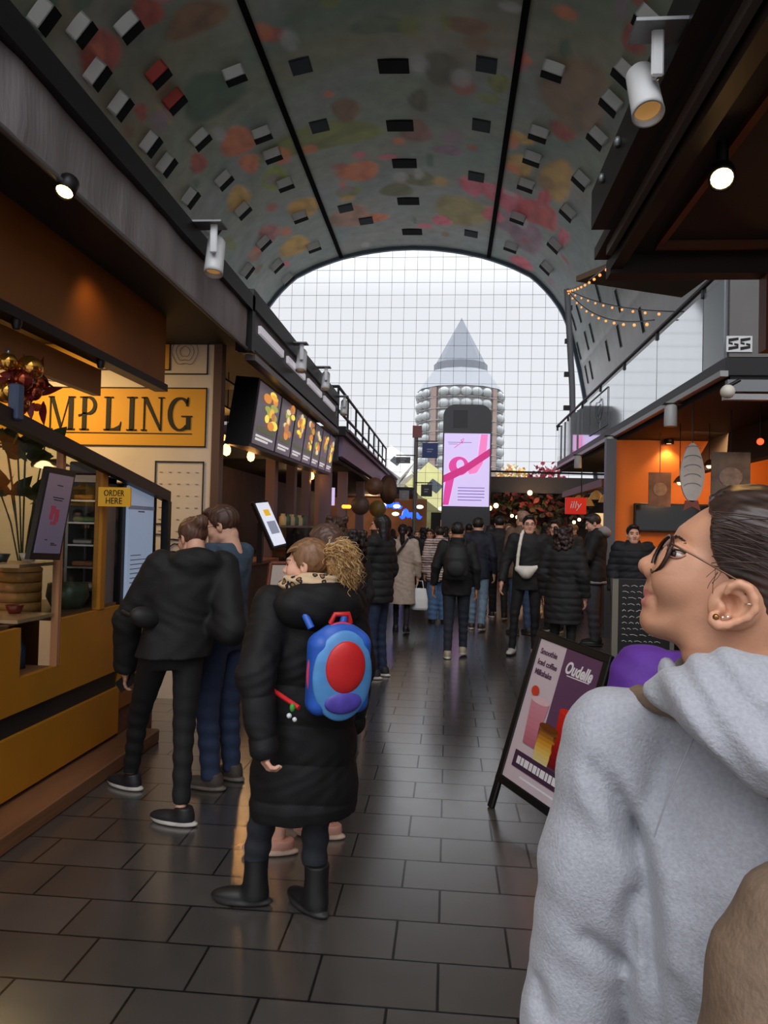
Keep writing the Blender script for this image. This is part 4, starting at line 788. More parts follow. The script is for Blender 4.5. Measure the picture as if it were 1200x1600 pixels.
# ================================================================== A-board by the aisle
LH = mat('poster lilac', (206, 188, 196), .35); LP = mat('poster plum', (96, 62, 92), .35)
F0 = Vector((.30, 4.63, 0)); TLp = Vector(aZ(845, 990, 1.07)); wv = Vector(aZ(956, 1013, 1.07))-TLp; upv = TLp-F0
wv = (wv-upv*(wv.dot(upv)/upv.length_squared)); Wb = wv.length; wn = wv.normalized(); un = upv.normalized(); Lb = upv.length; nb = wn.cross(un); nb = nb if nb.y < 0 else -nb
r = empty('pavement_sign', F0+wv*.5, 'black framed A-board with milkshake and smoothie poster on the aisle floor', 'sign board')
def ab(u, v, d=0): return F0+wv*u+upv*v+nb*d
V0 = .175
for (u0, v0, u1, v1) in ((0, 0, 0, 1), (1, 0, 1, 1)):
    p, q = ab(u0, v0), ab(u1, v1); MB().obox((p+q)/2, (.05, .03, Lb), Matrix((wn, nb, un)).transposed(), 0, .006).build('frame_rail', BLACK, r)
for v in (V0, 1.0): p, q = ab(0, v), ab(1, v); MB().obox((p+q)/2, (Wb+.05, .034, .05), Matrix((wn, nb, un)).transposed(), 0, .006).build('frame_rail', BLACK, r)
MB().prism([ab(0, V0, -.012), ab(1, V0, -.012), ab(1, 1, -.012), ab(0, 1, -.012)], nb*.018).build('poster', LH, r)
MB().prism([ab(.45, V0+.16, .006), ab(.98, V0+.16, .006), ab(.98, .98, .006), ab(.45, .98, .006)], nb*.002).build('plum_panel', LP, r)
MB().prism([ab(.14, V0+.1, .008), ab(.98, V0+.1, .008), ab(.98, V0+.19, .008), ab(.14, V0+.19, .008)], nb*.002).build('plum_band', mat('band plum', (70, 44, 68), .35), r)
TXT = mat('poster type', (84, 56, 80), .4); WT = mat('poster white', (232, 226, 230), .4)
for tx, vv, wd_ in (('Smoothie', .915, .165), ('Iced coffee', .855, .19), ('Milkshake', .8, .165)): letters(tx, ab(.06+wd_/2/Wb+.02, vv, .007), wn, un, .05, TXT, r, fit=(wd_*.92, .036), bold=.0012)
letters('Oudelle', ab(.7, .885, .009), wn, un, .07, WT, r, name='script_logo', fit=(.22, .075), shear=.3, bold=.002)
MB().prism([ab(.55, .84, .008), ab(.86, .845, .008), ab(.86, .85, .008), ab(.55, .845, .008)], nb*.002).build('underline', WT, r)
mb = MB(); x = .2
while x < .92: L = RNG.uniform(.03, .07); mb.prism([ab(x, V0+.125, .011), ab(x+L, V0+.125, .011), ab(x+L, V0+.165, .011), ab(x, V0+.165, .011)], nb*.001); x += L+.012
mb.build('white_writing', WT, r)
MB().prism([ab(.3, V0+.06, .007), ab(.9, V0+.06, .007), ab(.9, V0+.07, .007), ab(.3, V0+.07, .007)], nb*.001).build('small_writing', WT, r)
def drink(u, v0, v1, w0, w1, cols, name):
    mb = MB(); n = 18; k = 16; e = .02; body = np.array(cols[:-1], float); cols = [tuple(int(c) for c in [np.interp(q, np.linspace(0, 1, len(body)), body[:, j]) for j in range(3)]) for q in np.linspace(0, 1, 9)]+[cols[-1]]
    for i in range(n):
        a, b = i/n, (i+1)/n; wa, wb = w0+(w1-w0)*a, w0+(w1-w0)*b
        mb.add([ab(u-wa, v0+(v1-v0)*a, .012), ab(u+wa, v0+(v1-v0)*a, .012), ab(u+wb, v0+(v1-v0)*b, .012), ab(u-wb, v0+(v1-v0)*b, .012)], [(0, 1, 2, 3)], min(len(cols)-2, int(a*(len(cols)-1)+.5)))
    mb.add([ab(u+w1*math.cos(t), v1+e*math.sin(t), .014) for t in np.linspace(0, 6.283, k+1)[:-1]], [tuple(range(k))], len(cols)-1)
    return mb.build(name, [mat('drink '+str(c), c, .3) for c in cols], r)
drink(.74, V0+.2, .665, .1, .145, [(110, 20, 24), (168, 28, 26), (196, 40, 30), (214, 48, 34)], 'smoothie_picture')
drink(.3, V0+.24, .66, .09, .14, [(176, 100, 116), (198, 122, 136), (206, 136, 148), (222, 186, 190)], 'milkshake_picture')
drink(.52, V0+.19, .55, .11, .14, [(214, 200, 150), (222, 186, 96), (206, 140, 42), (128, 74, 28), (110, 58, 22)], 'iced_coffee_picture')
mb = MB(); mb.add([ab(.19+.06*math.cos(t), .7+.028*math.sin(t), .016) for t in np.linspace(0, 6.283, 13)[:-1]], [tuple(range(12))]); mb.build('strawberry_picture', mat('berry', (204, 62, 36), .4), r)
mb = MB()
for k in range(7): a = .2+k*.4; leaf(mb, ab(.84, .66, .016), .075, .014, wn*math.cos(a-.6)+un*math.sin(a-.4), 0, .1)
mb.build('mint_picture', mat('mint', (90, 176, 56), .4), r)
hp = Vector((-nb.x, -nb.y, 0)).normalized()
for u in (0, 1): p = ab(u, .98); e = Vector((p.x, p.y, 0))+hp*.42; MB().tube([p, e+Vector((0, 0, .012))], .014, 6).build('rear_leg', BLACK, r)
MB().prism([ab(.03, .97, -.03), ab(.97, .97, -.03), ab(.97, .3, -.03)+hp*.22, ab(.03, .3, -.03)+hp*.22], -nb*.01).build('rear_panel', BLACK, r)
# ================================================================== far middle: totem screen, sign post, stalls
a, b = aY(694, 677, 26), aY(764, 792, 26); xa, xb = a[0]-.04, b[0]+.04; zt = aY(730, 632, 26)[2]
r = empty('screen_totem', ((xa+xb)/2, 26, 0), 'tall rounded totem with a lilac screen of a pink ribbon', 'screen')
out = [(xa, 0), (xb, 0)]; R_ = .42
for k in range(9): t = math.pi/2*k/8; out.append((xb-R_+R_*math.cos(t), zt-R_+R_*math.sin(t)))
for k in range(9): t = math.pi/2+math.pi/2*k/8; out.append((xa+R_+R_*math.cos(t), zt-R_+R_*math.sin(t)))
MB().prism([(x, 26, z) for x, z in out], (0, .55, 0)).build('body', mat('totem grey', (74, 74, 78), .3, .3), r)
s = MB().box((xa+.05, 25.97, b[2]), (xb-.05, 26.0, a[2])).build('screen', mat('totem lilac', (206, 190, 232), .3, emit=((206, 190, 234), .86)), r)
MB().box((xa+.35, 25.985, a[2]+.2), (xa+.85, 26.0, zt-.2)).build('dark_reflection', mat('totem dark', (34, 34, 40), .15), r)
def tz(u, v, d): return (xa+.05+(xb-xa-.1)*u, 25.965-d, a[2]+(b[2]-a[2])*v)
PK1 = mat('ribbon pink', (224, 74, 160), .4, emit=((226, 70, 160), .72)); PK2 = mat('ribbon light pink', (238, 130, 190), .4, emit=((238, 128, 190), .8)); PK3 = mat('ribbon rose', (206, 50, 130), .4, emit=((206, 48, 130), .7))
def poly(nm, pts, m, d): MB().prism([tz(u, v, d) for u, v in pts], (0, -.004, 0)).build(nm, m, s)
poly('ribbon_band', [(.8, .01), (.95, .01), (.93, .2), (.84, .42), (.72, .54), (.56, .56), (.52, .5), (.66, .46), (.74, .34)], PK2, .004)
poly('ribbon_tail', [(.05, .66), (.24, .6), (.18, .8), (.12, .985), (0.0, .985), (.02, .8)], PK1, .006)
ring = [(.33+.22*math.cos(t), .45+.13*math.sin(t)) for t in np.linspace(0, 6.283, 25)[:-1]]; hole = [(.36+.085*math.cos(t), .43+.07*math.sin(t)) for t in np.linspace(0, 6.283, 25)[:-1]]
mb = MB(); mb.add([tz(u, v, .009) for u, v in ring]+[tz(u, v, .009) for u, v in hole], [(i, (i+1) % 24, 24+(i+1) % 24, 24+i) for i in range(24)]); mb.build('ribbon_loop', PK1, s)
poly('ribbon_cross', [(0.0, .58), (.45, .44), (1.0, .2), (1.0, .31), (.5, .53), (.2, .63), (0.0, .68)], PK3, .012)
mb = MB()
for k in range(5): mb.box(tz(.32, .74+.042*k, .006), tz(.9-.06*(k == 4), .752+.042*k, .008))
mb.box(tz(.08, .12, .006), tz(.6, .128, .008)); mb.box(tz(.1, .145, .006), tz(.3, .152, .008)); mb.build('writing', mat('screen grey', (150, 130, 190), .5, emit=((150, 130, 190), .4)), s)
mb = MB(); mb.tube([tz(u, v, .01) for u, v in ((.22, .2), (.33, .15), (.42, .1), (.43, .07), (.37, .09), (.4, .14))], .012, 4); mb.build('swirl_mark', PK3, s)
# sign post
pc = Vector(aY(650, 700, 22)); r = empty('sign_post', (pc.x, 22, 0), 'tall grey sign post with small blue, red and grey boards before the tower', 'sign post')
MB().tube([(pc.x, 22, 0), (pc.x, 22, 4.75)], .06, 10).build('pole', mat('post grey', (112, 108, 106), .5), r)
for nm, (x0, y0, x1, y1), c in (('red_board', (645, 665, 659, 684), (136, 74, 72)), ('blue_board', (660, 692, 684, 716), (42, 62, 120)), ('grey_board', (619, 714, 641, 724), (98, 94, 100)), ('black_board', (658, 757, 675, 776), (40, 34, 36)), ('small_grey_board', (624, 766, 639, 782), (140, 134, 132))):
    p, q = aY(x0, y0, 21.94), aY(x1, y1, 21.94); o = MB().box((p[0], 21.92, q[2]), (q[0], 21.96, p[2])).build(nm, mat(nm, c, .5), r)
    if nm != 'red_board':
        MB().box((min(p[0], pc.x), 21.94, p[2]+.04), (max(q[0], pc.x), 21.97, p[2]+.07)).build('arm', BLACK, r)
        mb = MB(); mb.box((p[0]+(q[0]-p[0])*.3, 21.915, (p[2]+q[2])/2+.02), (p[0]+(q[0]-p[0])*.7, 21.92, (p[2]+q[2])/2+.05)); mb.box((p[0]+(q[0]-p[0])*.3, 21.915, (p[2]+q[2])/2-.05), (p[0]+(q[0]-p[0])*.6, 21.92, (p[2]+q[2])/2-.02)); mb.build('board_writing', mat('board type', (150, 156, 180), .5), o)
# far right stall: dark fascia, garland and lights
r = empty('garland_stall', (3.2, 30, 0), 'far stall with dark fascia hung with leafy garlands and red decorations', 'stall')
MB().box((1.35, 28, 3.15), (6.5, 32, 3.75)).build('fascia', mat('fascia slate', (62, 62, 66), .6), r); MB().box((1.6, 29.5, 0), (6.5, 30, 3.15)).build('back_panel', mat('stall gloom', (60, 44, 36), .7, noise=(1.2, .5)), r); MB().box((1.8, 28.2, 0), (6.4, 28.8, 1.1)).build('counter', WOODR, r)
MB().tube([(1.1, 28, 3.95), (6.2, 28, 3.9)], .04, 6).build('rail', BLACK, r)
mb = MB()
for i in range(420): leaf(mb, (RNG.uniform(1.5, 5.2), RNG.uniform(27.6, 28.1), 1.9+1.25*RNG.random()**.6), .3, .09, (RNG.normal(), RNG.normal(), -.7), int(RNG.integers(4)))
mb.build('garland', [mat('garland %d' % i, c, .7) for i, c in enumerate(((52, 62, 42), (70, 58, 44), (104, 42, 44), (38, 44, 36)))], r)
for i, q in enumerate(((828, 770), (775, 790), (765, 794), (808, 808), (815, 813), (800, 806), (897, 816), (905, 812))):
    p = aY(*q, 27); MB().ell(p, .09 if i < 3 else .06, None, 10).build('hanging_lamp', mat('warm bulb', ()), None, 'small glowing lamp hanging before the garland stall', 'lamp', 'lamps before the garland stall', base=p)
p, q = aY(884, 777, 16), aY(916, 804, 16); r = empty('red_sign', (p[0], 16, q[2]), 'square red sign with slanted white lettering above the queue', 'sign')
MB().box((p[0], 16, q[2]), (q[0], 16.1, p[2]), 0, .01).build('box', mat('sign red', (206, 48, 32), .4, emit=((206, 44, 28), .35)), r); letters('illy', ((p[0]+q[0])/2, 15.995, (p[2]+q[2])/2), (1, 0, 0), (0, 0, 1), .2, WT, r, fit=((q[0]-p[0])*.55, .2), shear=.2)
MB().tube([(q[0]-.1, 16.05, p[2]), (q[0]-.1, 16.05, 3.3)], .012, 5).build('hanger', BLACK, r)
r = empty('coffee_stall', (3.6, 16, 0), 'stall beyond the orange wall with shelves and warm hanging lamps', 'stall'); MB().box((2.9, 13.0, 0), (3.4, 19.3, 1.1)).build('counter', WOODR, r); MB().box((5.9, 13, 0), (6.0, 19.3, 3.3)).build('back_panel', DARK, r); MB().box((2.9, 14.4, 2.6), (3.1, 19.3, 2.75)).build('rail', WOODR, r)
for i in range(5): p = (3.0, 14.4+i*1.0, 2.3+.1*(i % 2)); MB().lathe([(.16, 0), (.1, .12), (.03, .18), (0, .18)], p, n=14).build('shade', mat('brass shade', (178, 128, 76), .3, .7, emit=((255, 190, 110), .12)), r); MB().tube([(3.0, p[1], p[2]+.18), (3.0, p[1], 2.6)], .01, 5).build('cord', BLACK, r)
lamp('coffee_glow', 'POINT', (4.0, 15.5, 2.8), 40, (255, 190, 120), .2); lamp('garland_glow', 'POINT', (3.2, 26.8, 2.9), 50, (255, 190, 130), .2)
p = aY(940, 830, 12.9); MB().box((p[0]-.1, 12.9, 1.3), (p[0]+.12, 13.0, 2.05)).build('cream_light_box', mat('cream glow', (246, 214, 160), .4, emit=((246, 206, 146), .7)), None, 'narrow glowing cream light box beside the grey column', 'light box')
# far left stalls with blue neon
r = empty('neon_stall', (-3, 27, 0), 'far dark stall with blue neon script and warm lamps', 'stall')
MB().box((-6.5, 26.5, 2.95), (-1.3, 31, 3.2)).build('roof_edge', DARK, r); MB().box((-6.5, 30.5, 0), (-.9, 31, 2.95)).build('back_panel', mat('stall tan', (150, 112, 84), .7, noise=(1.5, .3)), r); MB().box((-6.5, 27, 0), (-1.4, 27.6, 1.1)).build('counter', DARK, r)
NEON = mat('blue neon', (40, 90, 255), .3, emit=((36, 80, 255), 2.6))
for (x0, y0, L, nm) in ((600, 790, 26, 'blue_neon_sign'), (627, 806, 30, 'lower_blue_neon_sign')):
    mb = MB(); P = [aY(x0+L*t, y0+3*math.sin(t*22)-6*math.exp(-((t-.25)/.12)**2), 26.3) for t in np.linspace(0, 1, 36)]; mb.tube(P, .075, 6); mb.build('blue_neon_sign', NEON, None, ['blue neon script sign hanging higher above the crowd', 'blue neon script sign hanging lower beside the sign post'][nm[0] == 'l'], 'neon sign', base=P[0])
for i, q in enumerate(((598, 789), (620, 791), (618, 803), (656, 792), (690, 795))): p = aY(*q, 26.2); MB().ell(p, (.13, .1, .07), None, 12).build('round_lamp', mat('white glow', (255, 240, 214), .3, emit=((255, 236, 206), 2.2)), None, 'round white lamp above the distant crowd', 'lamp', 'round lamps above the distant crowd', base=p)
lamp('neon_glow', 'POINT', (-3, 28.6, 2.6), 60, (255, 200, 150), .2)
r = empty('middle_kiosk', (.5, 30, 0), 'low dark kiosk behind the totem with warm window', 'kiosk'); MB().box((-.7, 30, 0), (1.3, 31, 2.4)).build('body', DARK, r); MB().box((-.3, 29.97, 1.3), (1.2, 30, 2.1)).build('window', mat('kiosk glow', (236, 180, 120), .4, emit=((240, 180, 120), .5)), r)
# ================================================================== outside
r = empty('tower_block', (2.2, 180, 0), 'pale round tower block with pointed zinc spire beyond the glass front', 'tower')
TC = Vector((2.25, 186, 0)); TW = mat('tower panel', (168, 164, 163), .6, noise=(.8, .06)); TG = mat('tower glazing', (156, 160, 161), .4, noise=(.6, .15)); TB = mat('tower brown', (142, 122, 114), .7); ZN = mat('zinc', (112, 117, 126), .6, 0)  # panel and glazing tones lightened to stand in for distant haze
MB().lathe([(10.2, 0), (10.2, 36.2)], TC, n=16, smooth=False).build('shaft', TW, r)
for fl in range(13):
    z = 36.0-fl*2.75; mb = MB()
    for k in range(24):
        a = 2*math.pi*(k+.5)/24; c = TC+Vector((10.2*math.cos(a), 10.2*math.sin(a), z-1.2))
        if k % 6 == 3: continue
        mb.ell(c, (1.1, 1.6, 1.15), Matrix.Rotation(a, 3, 'Z'), 8)
    mb.build('bay_windows', TG, r); MB().lathe([(10.6, z-2.6), (10.9, z-2.45), (10.6, z-2.3)], TC, n=16, smooth=False).build('floor_band', TW, r)
for k in range(3, 24, 6): a = 2*math.pi*(k+.5)/24; MB().obox(TC+Vector((10.3*math.cos(a), 10.3*math.sin(a), 18)), (.6, 1.7, 36), Matrix.Rotation(a, 3, 'Z')).build('stair_strip', TB, r)
MB().lathe([(10.8, 36.2), (7.2, 41.2)], TC, n=12, smooth=False).build('sloped_roof', mat('tower roof', (134, 138, 144), .6), r); MB().lathe([(6.7, 41), (6.7, 43.2)], TC, n=12, smooth=False).build('drum', ZN, r); MB().lathe([(6.4, 43.2), (0.02, 55.2)], TC, n=8, smooth=False).build('spire', ZN, r)
for i, (px, py, s, c, lb) in enumerate(((610, 735, 5.2, (196, 192, 188), 'pale tilted cube house left of the sign post'), (632, 752, 4.6, (206, 196, 176), 'cream tilted cube house just left of the sign post'), (668, 780, 6.5, (158, 154, 92), 'yellow green tilted cube house between sign post and totem'))):
    p = Vector(aY(px, py, (130, 146, 112)[i])); Rc = Matrix.Rotation(.5+i, 3, 'Z')@Matrix.Rotation(math.atan(math.sqrt(2)), 3, 'X')@Matrix.Rotation(math.pi/4, 3, 'Z')
    r = empty('cube_house', (p.x, p.y, 0), lb, 'house'); MB().obox(p, (s, s, s), Rc).build('cube', mat('cube %d' % i, c, .6, noise=(.5, .1)), r); MB().lathe([(1.6, 0), (1.6, p.z-s*.6)], (p.x, p.y, 0), n=6, smooth=False).build('stem', TW, r)
    for k in range(3): n3 = Rc@Vector(((1, 0, 0), (0, 1, 0), (0, 0, 1))[k]); MB().obox(p-n3*s*.5*(1 if n3.y > 0 else -1), (s*.3 if k else .1, s*.3 if k != 1 else .1, s*.3 if k != 2 else .1), Rc).build('window', WP[3], r)
for (x, w, h, c, lb) in ((-26, 14, 22, (190, 188, 186), 'pale office block far left beyond the glass front'), (-14, 9, 17, (204, 202, 200), 'low white block beside the tower beyond the glass front'), (22, 16, 8, (150, 140, 134), 'low building right of the tower beyond the glass front')):
    r = empty('office_block', (x, 200, 0), lb, 'building'); MB().box((x-w/2, 200, -.06), (x+w/2, 212, h)).build('walls', mat('block %d' % h, c, .7), r)
    for k in range(5): MB().box((x-w/2+.6, 199.9, h*(.12+.17*k)), (x+w/2-.6, 200.0, h*(.12+.17*k)+1.3)).build('window_strip', WP[3], r)
def tree(x, y, h, rad, cols, label, n=900):
    r = empty('autumn_tree', (x, y, -.06), label, 'tree'); mb = MB(); mb.tube([(x, y, -.06), (x+.1, y, h*.4), (x, y, h*.75)], [.25, .18, .08], 8)
    for k in range(6): a = k*1.05; mb.tube([(x, y, h*(.35+.05*k)), (x+rad*.6*math.cos(a), y+rad*.6*math.sin(a), h*(.6+.05*k))], [.09, .03], 5)
    mb.build('trunk', mat('bark', (70, 56, 48), .9), r); lf = MB()
    for i in range(n):
        d = RNG.normal(size=3); d /= np.linalg.norm(d); k = RNG.random()**.4; leaf(lf, (x+d[0]*rad*k, y+d[1]*rad*k, h*.66+d[2]*h*.34*k), .55, .22, RNG.normal(size=3), int(RNG.integers(len(cols))))
    lf.build('foliage', [mat('leaf %s' % (c,), c, .7) for c in cols], r)
tree(9.2, 110, 11.5, 3.6, ((196, 168, 88), (206, 140, 84), (214, 190, 120)), 'yellow and orange autumn tree right of the totem'); tree(5.0, 118, 9, 3.2, ((206, 126, 96), (196, 168, 88)), 'orange autumn tree close behind the totem')
tree(11.6, 90, 10, 2.4, ((150, 44, 66), (176, 60, 80)), 'crimson tree left of the lilac poster', 600); tree(-4, 120, 8, 3.4, ((176, 172, 84), (196, 184, 96)), 'yellow green tree beyond the sign post')
# ================================================================== people: solid bodies grown from blended shapes
class Vol:
    def __init__(s, lo, hi, h):
        s.h = h; s.lo = np.array(lo, float); n = np.ceil((np.array(hi)-s.lo)/h).astype(int)+1; s.n = n
        s.ax = [(s.lo[i]+h*np.arange(n[i])).astype(np.float32) for i in range(3)]; s.d = np.full(n, 1.0, np.float32)
    def sub(s, lo, hi):
        a = np.clip(np.floor((np.array(lo)-s.lo)/s.h).astype(int), 0, s.n); b = np.clip(np.ceil((np.array(hi)-s.lo)/s.h).astype(int)+1, 0, s.n)
        sl = tuple(slice(i, j) for i, j in zip(a, b)); return sl, s.ax[0][sl[0]][:, None, None], s.ax[1][sl[1]][None, :, None], s.ax[2][sl[2]][None, None, :]
    def put(s, sl, d, k, mode):
        c = s.d[sl]
        if c.size == 0: return s
        if mode == 's': c, d = c, -d
        if mode in 'si':
            if k > 0: q = np.clip(.5-.5*(d-c)/k, 0, 1); r = d*(1-q)+c*q+k*q*(1-q)
            else: r = np.maximum(c, d)
        else:
            if k > 0: q = np.clip(.5+.5*(d-c)/k, 0, 1); r = c*q+d*(1-q)-k*q*(1-q)
            else: r = np.minimum(c, d)
        s.d[sl] = r; return s
    def caps(s, a, b, ra, rb=None, k=.02, mode='u', squash=None):
        rb = ra if rb is None else rb; a = np.array(a, float); b = np.array(b, float); m = max(ra, rb)+k+3*s.h
        sl, x, y, z = s.sub(np.minimum(a, b)-m, np.maximum(a, b)+m); ab = b-a; L = max(1e-9, ab@ab)
        t = np.clip(((x-a[0])*ab[0]+(y-a[1])*ab[1]+(z-a[2])*ab[2])/L, 0, 1)
        d = np.sqrt((x-a[0]-t*ab[0])**2+(y-a[1]-t*ab[1])**2+(z-a[2]-t*ab[2])**2)-(ra+(rb-ra)*t)
        return s.put(sl, d, k, mode)
    def path(s, pts, rs, k=.01, mode='u'):
        for i in range(len(pts)-1): s.caps(pts[i], pts[i+1], rs[i], rs[i+1], k, mode)
        return s
    def ell(s, c, r, R=None, k=.02, mode='u'):
        c = np.array(c, float); r = np.array(r if hasattr(r, '__len__') else (r, r, r), float); m = max(r)+k+3*s.h
        sl, x, y, z = s.sub(c-m, c+m); x, y, z = x-c[0], y-c[1], z-c[2]
        if R is not None: R = np.array(R); x, y, z = [R[0, i]*x+R[1, i]*y+R[2, i]*z for i in range(3)]
        k0 = np.sqrt((x/r[0])**2+(y/r[1])**2+(z/r[2])**2); k1 = np.sqrt((x/r[0]**2)**2+(y/r[1]**2)**2+(z/r[2]**2)**2)+1e-9
        return s.put(sl, k0*(k0-1)/k1, k, mode)
    def loft(s, st, k=.02, mode='u', cap=0.0):
        st = np.array(sorted(st), float); m = max(st[:, 3].max(), st[:, 4].max())+k+3*s.h
        sl, x, y, z = s.sub((st[:, 1].min()-m, st[:, 2].min()-m, st[0, 0]-k-2*s.h), (st[:, 1].max()+m, st[:, 2].max()+m, st[-1, 0]+k+2*s.h))
        zz = z.ravel(); cx, cy, ax, ay = [np.interp(zz, st[:, 0], st[:, i]).astype(np.float32)[None, None, :] for i in (1, 2, 3, 4)]
        u, v = x-cx, y-cy; k0 = np.sqrt((u/ax)**2+(v/ay)**2); k1 = np.sqrt((u/ax**2)**2+(v/ay**2)**2)+1e-6; d = k0*(k0-1)/k1
        return s.put(sl, np.maximum(d, np.maximum(st[0, 0]-z, z-st[-1, 0])), k, mode)
    def cut(s, n, p, keep_below=True, k=0.0):
        n = np.array(n, float); n /= np.linalg.norm(n); x, y, z = s.ax[0][:, None, None], s.ax[1][None, :, None], s.ax[2][None, None, :]
        d = n[0]*(x-p[0])+n[1]*(y-p[1])+n[2]*(z-p[2]); return s.put((slice(None),)*3, d.astype(np.float32)+0*s.d, k, 'i')
    def warp(s, f):
        x, y, z = s.ax[0][:, None, None], s.ax[1][None, :, None], s.ax[2][None, None, :]; s.d = s.d+f(x, y, z).astype(np.float32); return s
    def blur(s, n=1):
        for _ in range(n):
            for a in range(3): p = np.pad(s.d, [(1, 1) if i == a else (0, 0) for i in range(3)], 'edge'); s.d = (np.take(p, range(0, s.n[a]), a)+2*s.d+np.take(p, range(2, s.n[a]+2), a))/4
        return s
    def mesh(s):
        d = np.pad(s.d, 1, constant_values=1.0); neg = d < 0; n = np.array(d.shape)
        corner = [(i, j, k) for i in (0, 1) for j in (0, 1) for k in (0, 1)]
        def cs(A, c): return A[c[0]:n[0]-1+c[0], c[1]:n[1]-1+c[1], c[2]:n[2]-1+c[2]]
        cnt = sum(cs(neg, c).astype(np.int8) for c in corner); act = (cnt > 0) & (cnt < 8); idx = np.full(act.shape, -1, np.int64); I = np.argwhere(act); idx[act] = np.arange(len(I))
        acc = np.zeros((len(I), 3)); num = np.zeros(len(I)); D = {c: cs(d, c)[act] for c in corner}
        for a in corner:
            for ax in range(3):
                if a[ax] == 0:
                    b = list(a); b[ax] = 1; b = tuple(b); da, db = D[a], D[b]; m = (da < 0) != (db < 0); t = np.where(m, da/np.where(m, da-db, 1), 0)
                    p = np.repeat(np.array(a, float)[None], len(I), 0); p[:, ax] += t; acc += p*m[:, None]; num += m
        V = s.lo+(I-1+acc/num[:, None])*s.h; F = []
        for ax in range(3):
            o = [(0, 0, 0), (0, 0, 0)]; u, v = (ax+1) % 3, (ax+2) % 3; sa = [slice(1, -1)]*3; sa[ax] = slice(0, -1); sb = list(sa); sb[ax] = slice(1, None)
            A, B = neg[tuple(sa)], neg[tuple(sb)]; E = np.argwhere(A != B); fl = A[tuple(E.T)]; E = E.copy(); E[:, u] += 1; E[:, v] += 1
            def cell(du, dv): q = E.copy(); q[:, u] -= du; q[:, v] -= dv; return idx[tuple(q.T)]
            Q = np.stack([cell(1, 1), cell(0, 1), cell(0, 0), cell(1, 0)], 1); Q[~fl] = Q[~fl][:, ::-1]; F.append(Q)
        return V, np.concatenate(F)
def rotM(rx=0, ry=0, rz=0): return np.array(Matrix.Rotation(rz, 3, 'Z')@Matrix.Rotation(ry, 3, 'Y')@Matrix.Rotation(rx, 3, 'X'))
def solid(name, pieces, mats, parent=None, mi=None, base=None):
    """pieces: list of (verts, quads); mi: function(face centres) -> material index"""
    vs = []; fs = []; o = 0
    for V, F in pieces: vs.append(V); fs.append(F+o); o += len(V)
    V = np.concatenate(vs); F = np.concatenate(fs); me = bpy.data.meshes.new(name); me.vertices.add(len(V)); me.vertices.foreach_set('co', V.astype(np.float32).ravel())
    me.loops.add(F.size); me.loops.foreach_set('vertex_index', F.astype(np.int32).ravel()); me.polygons.add(len(F)); me.polygons.foreach_set('loop_start', np.arange(0, F.size, 4, dtype=np.int32))
    me.polygons.foreach_set('use_smooth', np.ones(len(F), bool))
    for m in (mats if isinstance(mats, (list, tuple)) else [mats]): me.materials.append(m)
    if mi is not None: me.polygons.foreach_set('material_index', mi(V[F].mean(1)).astype(np.int32))
    me.update(); me.validate(); ob = bpy.data.objects.new(name, me); COL.objects.link(ob); ob.parent = parent; return ob
SKINS = {k: mat('skin '+k, c, .55, sss=.12, noise=(30, .05)) for k, c in (('light', (224, 172, 146)), ('tan', (196, 140, 108)), ('brown', (132, 88, 64)))}
EYE = 1.70
EYEM = mat('eye dark', (40, 28, 24), .3); LIPM = mat('lip rose', (176, 98, 90), .5); LENS = mat('dark lens', (30, 26, 28), .15)
def head_vol(h, fem=False, chin=0.0):
    v = Vol((-.11, -.14, -.2), (.11, .13, .14), h)
    v.ell((0, -.018, .03), (.073, .09, .084), k=.01).ell((0, .022, -.045), (.056, .062, .07), k=.04).ell((0, .058, -.092+chin), (.024, .022, .02), k=.035)
    for sx in (-1, 1): v.ell((sx*.038, .05, -.03), (.026, .028, .03), k=.025).caps((sx*.05, .0, -.07), (sx*.02, .055, -.095), .018, .016, k=.03)
    v.caps((-.036, .07, .022), (.036, .07, .022), .013, k=.018)
    for sx in (-1, 1): v.ell((sx*.031, .09, .002), (.017, .016, .012), k=.012, mode='s').ell((sx*.031, .068, .001), .0125, k=.004)
    v.caps((0, .074, .012), (0, .098, -.03), .0075, .0115, k=.012)
    for sx in (-1, 1): v.ell((sx*.012, .088, -.034), (.009, .011, .008), k=.008)
    v.ell((0, .078, -.056), (.022, .011, .006), k=.008).ell((0, .078, -.067), (.019, .011, .007), k=.008).ell((0, .094, -.0615), (.022, .008, .0022), k=.003, mode='s')
    for sx in (-1, 1): v.ell((sx*.076, -.014, -.008), (.01, .02, .033), rotM(0, 0, sx*.35), k=.008).ell((sx*.084, -.008, -.004), (.006, .01, .016), k=.004, mode='s')
    v.caps((0, -.03, -.05), (0, -.038, -.18), .05 if fem else .057, .054 if fem else .062, k=.03)
    return v
def head_mi(C, R, c, brow=True):
    P = (C-c)@R; mi = np.zeros(len(C), int); ok = np.abs(P).max(1) < .16
    x, y, z = np.abs(P[:, 0]), P[:, 1], P[:, 2]
    mi[ok & (((x-.031)/.0125)**2+((z-.002)/.0075)**2 < 1) & (y > .06)] = 1
    mi[ok & (x > .014) & (x < .05) & (np.abs(z-.026+.15*np.abs(x-.032)) < .0045) & (y > .055)] = 3
    mi[ok & ((P[:, 0]/.023)**2+((z+.0615)/.0105)**2 < 1) & (y > .07)] = 2
    return mi
